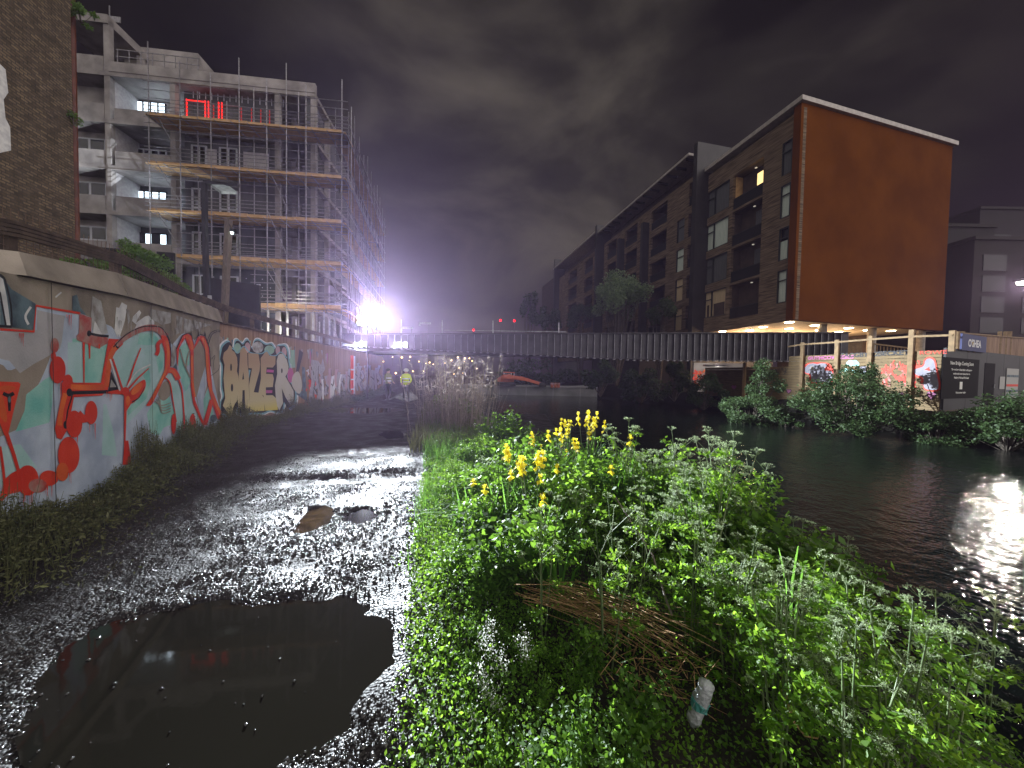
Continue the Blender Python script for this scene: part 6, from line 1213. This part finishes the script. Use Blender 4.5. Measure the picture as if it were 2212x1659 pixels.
# ================================================================== barge, digger, people and small things
m_bg = mat('barge_steel', (0.16, 0.17, 0.18), .55, (0.25, 0.26, 0.27), .8, bump=.1); m_bg2 = mat('barge_rim', (0.35, 0.36, 0.38), .5)
L0, L1 = at_z(985, 851, WZ), at_z(1290, 857, WZ); dB = (L1 - L0).normalized(); nB = Vector((dB.y, -dB.x, 0)); bl = (L1 - L0).length
bgm = empty('work_barge', (L0 + L1) / 2, 'long low grey steel work barge moored beyond the bridge', 'barge'); b = MB(); hb = 1.7
sec = [(0, .0), (0.02, 0), (.92, 0), (1.0, .9)]; vs = []; fs_ = []
for f, tp in sec:
    o = L0 + dB * bl * f; zb = WZ - .2 + tp * .9; vs += [o + nB * 0 + Z * (zb - WZ * 0), o + Z * (WZ + hb), o - nB * 4.2 + Z * (WZ + hb), o - nB * 4.2 + Z * zb]
for i in range(3): 
    for k in range(4): fs_.append((4 * i + k, 4 * i + 4 + k, 4 * i + 4 + (k + 1) % 4, 4 * i + (k + 1) % 4))
for v in vs: v.z = v.z
b.add([Vector((v.x, v.y, v.z if v.z > -.5 or True else v.z)) for v in vs], fs_ + [(0, 1, 2, 3), (15, 14, 13, 12)], m_bg); b.build('hull', bgm)
b = MB(); b.bar(L0 + nB * .04 + Z * (WZ + hb), L1 + nB * .04 + Z * (WZ + hb), .12, .14, m_bg2); b.build('rubbing_strake', bgm)
for q in range(5): b = MB(); b.bar(L0 + dB * bl * (.12 + .19 * q) + nB * .02 + Z * (WZ + .1), L0 + dB * bl * (.12 + .19 * q) + nB * .02 + Z * (WZ + hb - .08), .05, .06, m_bg2); b.build('hull_rib', bgm)
m_dor = mat('digger_orange', (0.62, 0.16, 0.07), .5, (0.5, 0.12, 0.05), 3); yb = 36.8
dg = empty('excavator', at_d(1115, 824, yb), 'orange excavator with its long arm lowered along the barge deck', 'excavator')
def D(vx, vy, yo=0): return at_d(vx, vy, yb + yo)
b = MB(); q = D(1095, 818); b.add([D(1075, 826), D(1110, 826), D(1112, 812), D(1100, 808), D(1084, 811), D(1075, 817)] + [v + Vector((0, 1.8, 0)) for v in [D(1075, 826), D(1110, 826), D(1112, 812), D(1100, 808), D(1084, 811), D(1075, 817)]], [(0, 1, 2, 3, 4, 5), (11, 10, 9, 8, 7, 6)] + [(i, (i + 1) % 6, 6 + (i + 1) % 6, 6 + i) for i in range(6)], m_dor); b.build('body', dg)
b = MB(); 
for x_ in (1088, 1104, 1110): b.bar(D(x_, 815), D(x_ + 1, 804), .09, .09, m_bg2)
b.bar(D(1087, 804), D(1112, 805), .12, .1, m_dor); b.box(D(1099, 810, .6), (.5, .4, .35), m_glass); b.build('cab', dg)
b = MB(); b.bar(D(1086, 813, -.3), D(1130, 818, -.3), .35, .42, m_dor); b.build('boom', dg); b = MB(); b.bar(D(1125, 816, -.3), D(1168, 829, -.3), .3, .3, m_dor); b.build('arm', dg); b = MB(); b.bar(D(1110, 816, -.6), D(1140, 823, -.6), .14, .12, m_dor); b.build('ram', dg)
b = MB(); b.box(D(1092, 829, .6), (1.1, .9, .22), m_blk); b.build('tracks', dg); b = MB(); b.box(D(1172, 831, -.3), (.35, .4, .22), m_blk); b.build('bucket', dg)
b = MB(); 
for k in range(3): b.box(D(1192 + 7 * k, 832), (.13, .3, .25), m_or_ if False else mat('crate_red', (.4, .12, .07), .6)); b.box(D(1192 + 7 * k, 829), (.14, .31, .03), m_bg2)
b.build('crate_stack', label='small red crates standing on the right end of the barge', cat='crates')
b = MB(); b.bar(D(1225, 836), D(1262, 834), .25, .16, m_bg2); b.build('deck_beam', label='pale steel beam lying on the barge bow', cat='beam')
# people
m_skin = mat('skin', (.42, .27, .2), .6); m_hv = mat('hi_vis_yellow', (.55, .70, .06), .6); m_hvd = mat('dull_olive_jacket', (.16, .17, .07), .7); m_trs = mat('dark_trousers', (.02, .022, .03), .8); m_hat = mat('white_helmet', (.7, .72, .7), .4)
def person(loc, jac, label, hat=None, rz=0.0, seed=0):
    root = empty('person', loc, label, 'person'); me = bpy.data.meshes.new('body')
    J = dict(pel=(0, 0, .95), sp=(0, .02, 1.15), ch=(0, .01, 1.36), nk=(0, 0, 1.52), hd=(0, -.02, 1.64), tp=(0, -.02, 1.75))
    V = []; Ed = []; R = []; ix = {}
    def jv(nm, p, r_, par=None):
        ix[nm] = len(V); V.append(p); R.append(r_)
        if par: Ed.append((ix[par], ix[nm]))
    jv('pel', J['pel'], .155); jv('sp', J['sp'], .14, 'pel'); jv('ch', J['ch'], .16, 'sp'); jv('nk', J['nk'], .06, 'ch'); jv('hd', J['hd'], .095, 'nk'); jv('tp', J['tp'], .07, 'hd'); jv('nose', (0, -.115, 1.63), .018, 'hd')
    for s_ in (-1, 1):
        n_ = str(s_); jv('hip' + n_, (.10 * s_, 0, .88), .10, 'pel'); jv('kn' + n_, (.12 * s_, -.03 * (1 + s_), .48), .068, 'hip' + n_); jv('an' + n_, (.13 * s_, .04 * s_, .09), .045, 'kn' + n_); jv('toe' + n_, (.14 * s_, .04 * s_ - .17, .04), .038, 'an' + n_)
        jv('sh' + n_, (.19 * s_, 0, 1.42), .07, 'ch'); jv('el' + n_, (.27 * s_, -.02, 1.15), .05, 'sh' + n_); jv('wr' + n_, (.20 * s_, -.20, 1.00), .032, 'el' + n_); jv('pm' + n_, (.17 * s_, -.25, .98), .034, 'wr' + n_)
        for f in range(4): jv('f%d' % f + n_, (.135 * s_ + .02 * f * s_, -.31 + .008 * abs(f - 1.5), .955), .009, 'pm' + n_); jv('g%d' % f + n_, (.13 * s_ + .02 * f * s_, -.335, .93), .008, 'f%d' % f + n_)
        jv('th' + n_, (.12 * s_, -.27, .99), .01, 'pm' + n_)
    me.from_pydata(V, Ed, []); o = bpy.data.objects.new('body', me); COL.objects.link(o); o.modifiers.new('skin', 'SKIN')
    if not me.skin_vertices: 
        me_sv = me.attributes
    bpy.context.view_layer.objects.active = o; o.select_set(True)
    sv = me.skin_vertices[0].data if len(me.skin_vertices) else None
    if sv is None: bpy.ops.mesh.customdata_skin_add(); sv = me.skin_vertices[0].data
    for i, r_ in enumerate(R): sv[i].radius = (r_, r_)
    sv[0].use_root = True; ss = o.modifiers.new('sub', 'SUBSURF'); ss.levels = ss.render_levels = 2
    dgp = bpy.context.evaluated_depsgraph_get(); me2 = bpy.data.meshes.new_from_object(o.evaluated_get(dgp)); bpy.data.objects.remove(o)
    me2.materials.clear(); 
    for m in (m_skin, jac, m_trs): me2.materials.append(m)
    for p in me2.polygons:
        c = p.center; p.material_index = 2 if c.z < .93 and abs(c.x) < .19 and c.y > -.18 or c.z < .5 else (0 if c.z > 1.52 or c.y < -.2 else 1); p.use_smooth = True
    bo = bpy.data.objects.new('body', me2); COL.objects.link(bo); bo.parent = root
    jk = MB(); b_ = MB()
    for zz in (1.08, 1.24): b_.tube([(0, .01, zz - .02), (0, .01, zz + .02)], .185, m_galv if False else mat('reflective_band', (.75, .78, .75), .3), 14)
    bb_ = b_.build('reflective_bands', None); bb_.parent = root
    if hat: h_ = MB(); h_.ball((0, -.02, 1.70), .13, hat, 12, 8, (1, 1.1, .8)); h_.tube([(0, -.03, 1.665), (0, -.03, 1.675)], .15, hat, 14); hh = h_.build('helmet'); hh.parent = root
    else: h_ = MB(); h_.ball((0, .0, 1.70), .115, m_blk, 12, 8, (1, 1.05, .85)); hh = h_.build('hair'); hh.parent = root
    root.rotation_euler = (0, 0, rz); return root
for o_ in list(bpy.context.selected_objects): o_.select_set(False)
person(at_z(877, 868, 0), m_hv, 'worker in bright yellow hi-vis and white helmet facing the camera under the bridge', m_hat, .1); person(at_z(838, 864, 0), m_hvd, 'dim figure in an olive jacket standing against the end of the hoarding', None, 1.2)
# foil sheet
fo = at_z(862, 868, 0); b = MB(); nx, ny = 14, 7; vs = []; m_foil = mat('silver_sheeting', (.75, .78, .78), .18, metal=.6, bump=1.0, bscale=6, c2=(.5, .55, .55), scale=4)
for i in range(nx):
    for j in range(ny): vs.append((fo.x - .75 + 1.35 * i / (nx - 1) + .03 * j, fo.y - .2 + 1.6 * j / (ny - 1), .03 + .42 * math.sin(math.pi * min(1, i / (nx - 1) * 1.1)) * (.3 + .7 * j / (ny - 1)) + rs.uniform(0, .09)))
b.add(vs, [(i * ny + j, (i + 1) * ny + j, (i + 1) * ny + j + 1, i * ny + j + 1) for i in range(nx - 1) for j in range(ny - 1)], m_foil); b.build('silver_sheeting', label='crumpled heap of bright silver sheeting on the path by the worker', cat='sheeting')
# red signal lamps above the bridge
m_rl = mat('red_lamp', (1, .006, .012), .5, emit=3.5)
for i, (vx, vy) in enumerate(((1023, 713), (1081, 692), (1111, 693))):
    p = at_d(vx, vy, 48 if i else 30); r_ = empty('red_warning_light', p, ('lowest red warning light just above the bridge handrail', 'left of the two high red lights above the bridge', 'right of the two high red lights above the bridge')[i], 'warning light'); b = MB(); b.ball(p, .11 if not i else .17, m_rl); b.build('bulb', r_); b = MB(); b.bar(p + Vector((0, .3, -.1)), Vector((p.x, p.y + .3, 0)), .05, .05, m_steel); b.build('post', r_)
# far lamps under the bridge
m_fw = mat('far_warm_bulb', (1, .66, .30), .5, emit=5); m_fc = mat('far_cool_bulb', (.8, .9, 1), .5, emit=12); fr = random.Random(9); base_ = None
LP = [(848, 771), (868, 772), (886, 771), (884, 779), (905, 781), (928, 783), (936, 787), (920, 785), (961, 784), (975, 778), (989, 772), (1004, 774), (1014, 774), (1020, 780), (1003, 781), (1030, 796), (992, 795), (855, 806), (865, 815), (870, 812), (892, 802), (915, 802), (840, 800), (980, 808), (1000, 806), (828, 781)]
for i, (vx, vy) in enumerate(LP):
    d = fr.uniform(70, 120); r_ = .075 + .10 * fr.random()
    if i == 0 or True:
        p = at_d(vx, vy, d); L_o = empty('distant_lamp', p, 'tiny warm distant lamp seen under the bridge', 'lamp', 'distant lamps under the bridge')
        if base_ is None:
            b = MB(); b.ball((0, 0, 0), 1.0, m_fw, 6, 4); b1 = b.build('bulb'); b1.parent = L_o; b = MB(); b.bar((0, .3, -.9), (0, .3, -16), .35, .35, m_fin); b2 = b.build('post'); b2.parent = L_o; base_ = (b1, b2)
        else:
            for q in base_: c = q.copy(); COL.objects.link(c); c.parent = L_o
        L_o.scale = (r_ * 1.4, r_ * 1.4, r_ * 1.4)
# painted underpass wall on the far bank beyond the bridge
up_ = empty('underpass_wall', at_d(1550, 815, 30), 'brightly lit wall with orange and green graffiti seen under the right end of the bridge', 'wall')
b = MB(); a, c = at_d(1497, 794, 30), at_d(1604, 797, 30); b.box(((a.x + c.x) / 2, 30, 1.5), ((c.x - a.x) / 2, .1, 1.35), m_cf); b.build('wall_panel', up_)
Q = Paint(Vector((0, 29.9, 0)), Vector((0, -1, 0)), .01, .0006)
for i in range(40): x0 = rs.uniform(1500, 1555); y0 = rs.uniform(797, 828); Q.stroke(V0, [(x0, y0), (x0 + rs.uniform(-6, 6), y0 + rs.uniform(3, 8)), (x0 + rs.uniform(-6, 6), y0 + rs.uniform(2, 12))], rs.uniform(2, 4), rs.choice([p_or, p_red, p_wht, p_or]))
for i in range(26): x0 = rs.uniform(1560, 1600); y0 = rs.uniform(800, 828); Q.stroke(V0, [(x0, y0), (x0 + rs.uniform(-6, 6), y0 + rs.uniform(2, 8))], rs.uniform(2, 4), rs.choice([p_turq, p_wht, p_mn2]), False)
Q.b.build('graffiti', up_); lamp('underpass_light', 'POINT', at_d(1550, 800, 27.5), 130, (1, .9, .8), up_, .2)
b = MB(); a = at_d(1545, 790, 27.3); b.box(a, (.9, .1, .06), m_galv); b.build('tube_lamp', label='pale tube lamp fixed under the right end of the bridge', cat='lamp')
# ================================================================== floodlight tower (lit)
lt = at_d(790, 693, 20.0)
ft = empty('floodlight_tower', (lt.x - .15, 20.1, 0), 'brightly lit twin head floodlight on a mast beside the hoarding', 'floodlight')
b = MB(); b.bar((lt.x, 20.25, 0), lt + Vector((0, .25, .1)), .06, .06, m_blk); b.build('mast', ft)
b = MB(); b.bar(lt + Vector((-.55, .22, -.02)), lt + Vector((.55, .22, -.02)), .07, .07, m_pole); b.build('cross_arm', ft)
aim = (Vector((2.5, 2.0, 1.0)) - lt).normalized(); sdv = aim.cross(Z).normalized(); upv = sdv.cross(aim)
m_flood = mat('floodlight_glare', (0.92, 0.97, 1.0), 0.5, emit=40)
for sx_ in (-.20, .36):
    c = lt + Vector((sx_, 0, 0)); b = MB(); b.box(c - aim * .08, (.26, .08, .30), m_blk, (sdv, aim, upv)); hd = b.build('lamp_head', ft)
    for q in (-.13, .13):
        for w_ in (-.14, .14): b = MB(); b.tube([c + sdv * q + upv * w_, c + sdv * q + upv * w_ + aim * .05], .13, m_flood, 14); b.build('lens', hd)
def az(d, e=0.0): a = math.radians(d); return Vector((math.sin(a), -math.cos(a), -math.tan(math.radians(e))))
LS = lt + aim * .42 - Z * .02
lamp('flood_beam', 'POINT', LS, 98000, (0.85, 0.93, 1.0), ft, .035)
# plates added to shape the beam: lower tray, door towards the hoarding, lid
b = MB(); CUT = 15.2; rT = .62; zc = LS.z - rT * math.tan(math.radians(CUT))
ring = [LS + az(d) * rT for d in range(-70, 131, 10)]; vs = [Vector((LS.x - aim.x * .3, LS.y - aim.y * .3, zc))] + [Vector((p.x, p.y, zc)) for p in ring]
vs += [v - Z * .012 for v in vs]; K = len(ring) + 1
b.add(vs, [(0, i, i + 1) for i in range(1, K - 1)] + [(K, K + i + 1, K + i) for i in range(1, K - 1)] + [(i, K + i, K + i + 1, i + 1) for i in range(1, K - 1)], m_blk); b.build('added_lower_baffle', ft)
b = MB(); p0 = LS + az(18.6) * .62; p1 = LS + az(-35) * .5; rg = [p0, p1, LS + az(-80) * .45, LS + az(-120) * .45, LS + az(-160) * .45, LS + az(160) * .45, LS + az(128) * .45, LS + az(91) * .55]
for a, c in zip(rg[:-1], rg[1:]):
    b.add([a + Z * (zc - LS.z), c + Z * (zc - LS.z), c + Z * .2, a + Z * .2], [(0, 1, 2, 3)], m_blk)
b.build('added_side_baffle', ft)
b = MB(); zt_ = LS.z + .20; vs = [Vector((LS.x, LS.y, zt_)) - az(35) * .3] + [Vector((p.x, p.y, zt_)) for p in ring]; vs += [v + Z * .012 for v in vs]; b.add(vs, [(0, i + 1, i) for i in range(1, K - 1)] + [(K, K + i, K + i + 1) for i in range(1, K - 1)], m_blk); b.build('added_upper_baffle', ft)
lamp('flood_spill', 'POINT', lt + aim * .42 + Z * .5, 45, (0.85, 0.93, 1.0), ft, .3)
# street lamp at the right edge (lit)
rl = at_d(2206, 611, 24.0); sl = empty('lit_street_lamp', (rl.x, rl.y, 0), 'glaring white street lamp at the right edge above the charcoal hoarding', 'street lamp')
b = MB(); b.tube([(rl.x + .6, rl.y, 0), (rl.x + .6, rl.y, rl.z + .2), (rl.x, rl.y, rl.z + .25)], .07, m_pole, 8); b.build('pole', sl)
b = MB(); b.box(rl + Z * .14, (.35, .16, .08), m_blk); b.build('lamp_head', sl); b = MB(); b.ball(rl, .24, mat('street_lamp_glare', (1, .96, .85), .5, emit=60), 10, 6, (1, .8, .6)); b.build('bulb', sl)
q = lamp('street_light', 'SPOT', rl - Z * .25, 3000, (1.0, 0.93, 0.80), sl, .07, spot_size=math.radians(88), spot_blend=.35); q.rotation_euler = (Vector((10, 6, -1)) - rl).to_track_quat('-Z', 'Y').to_euler()
# cool light inside the floors of the unfinished block
for k, e_ in ((6, 55), (3, 40), (4, 45), (5, 8)):
    lamp('floor_work_light', 'POINT', FP((aP + aC) / 2 + .6, FZL[k] + 1.7, -1.2), e_, (0.72, 0.87, 1.0), site, .15)
lamp('ground_work_light', 'POINT', FP((aD + aE) / 2, 4.9, 3.2), 420, (1.0, 0.93, 0.72), site, .3)
lamp('ground_work_light', 'POINT', FP(aC + 3, 4.4, 3.0), 160, (0.85, 0.95, 1.0), site, .3)
# ================================================================== damp night air
hz = MB(); hz.box((0, 135, 24), (295, 200, 27), mat('haze_air', (1, 1, 1))); o = hz.build('haze', label='thin damp night air, tinted violet to imitate lens flare round the lamps', cat='haze', kind='stuff')
m = MATS['haze_air']; t = m.node_tree; t.nodes.clear(); pv = t.nodes.new('ShaderNodeVolumePrincipled'); ou = t.nodes.new('ShaderNodeOutputMaterial'); t.links.new(pv.outputs[0], ou.inputs['Volume'])
pv.inputs['Color'].default_value = (0.80, 0.60, 1.0, 1); pv.inputs['Density'].default_value = 0.0007; pv.inputs['Anisotropy'].default_value = 0.72  # violet colour put in for the flare round the floodlight
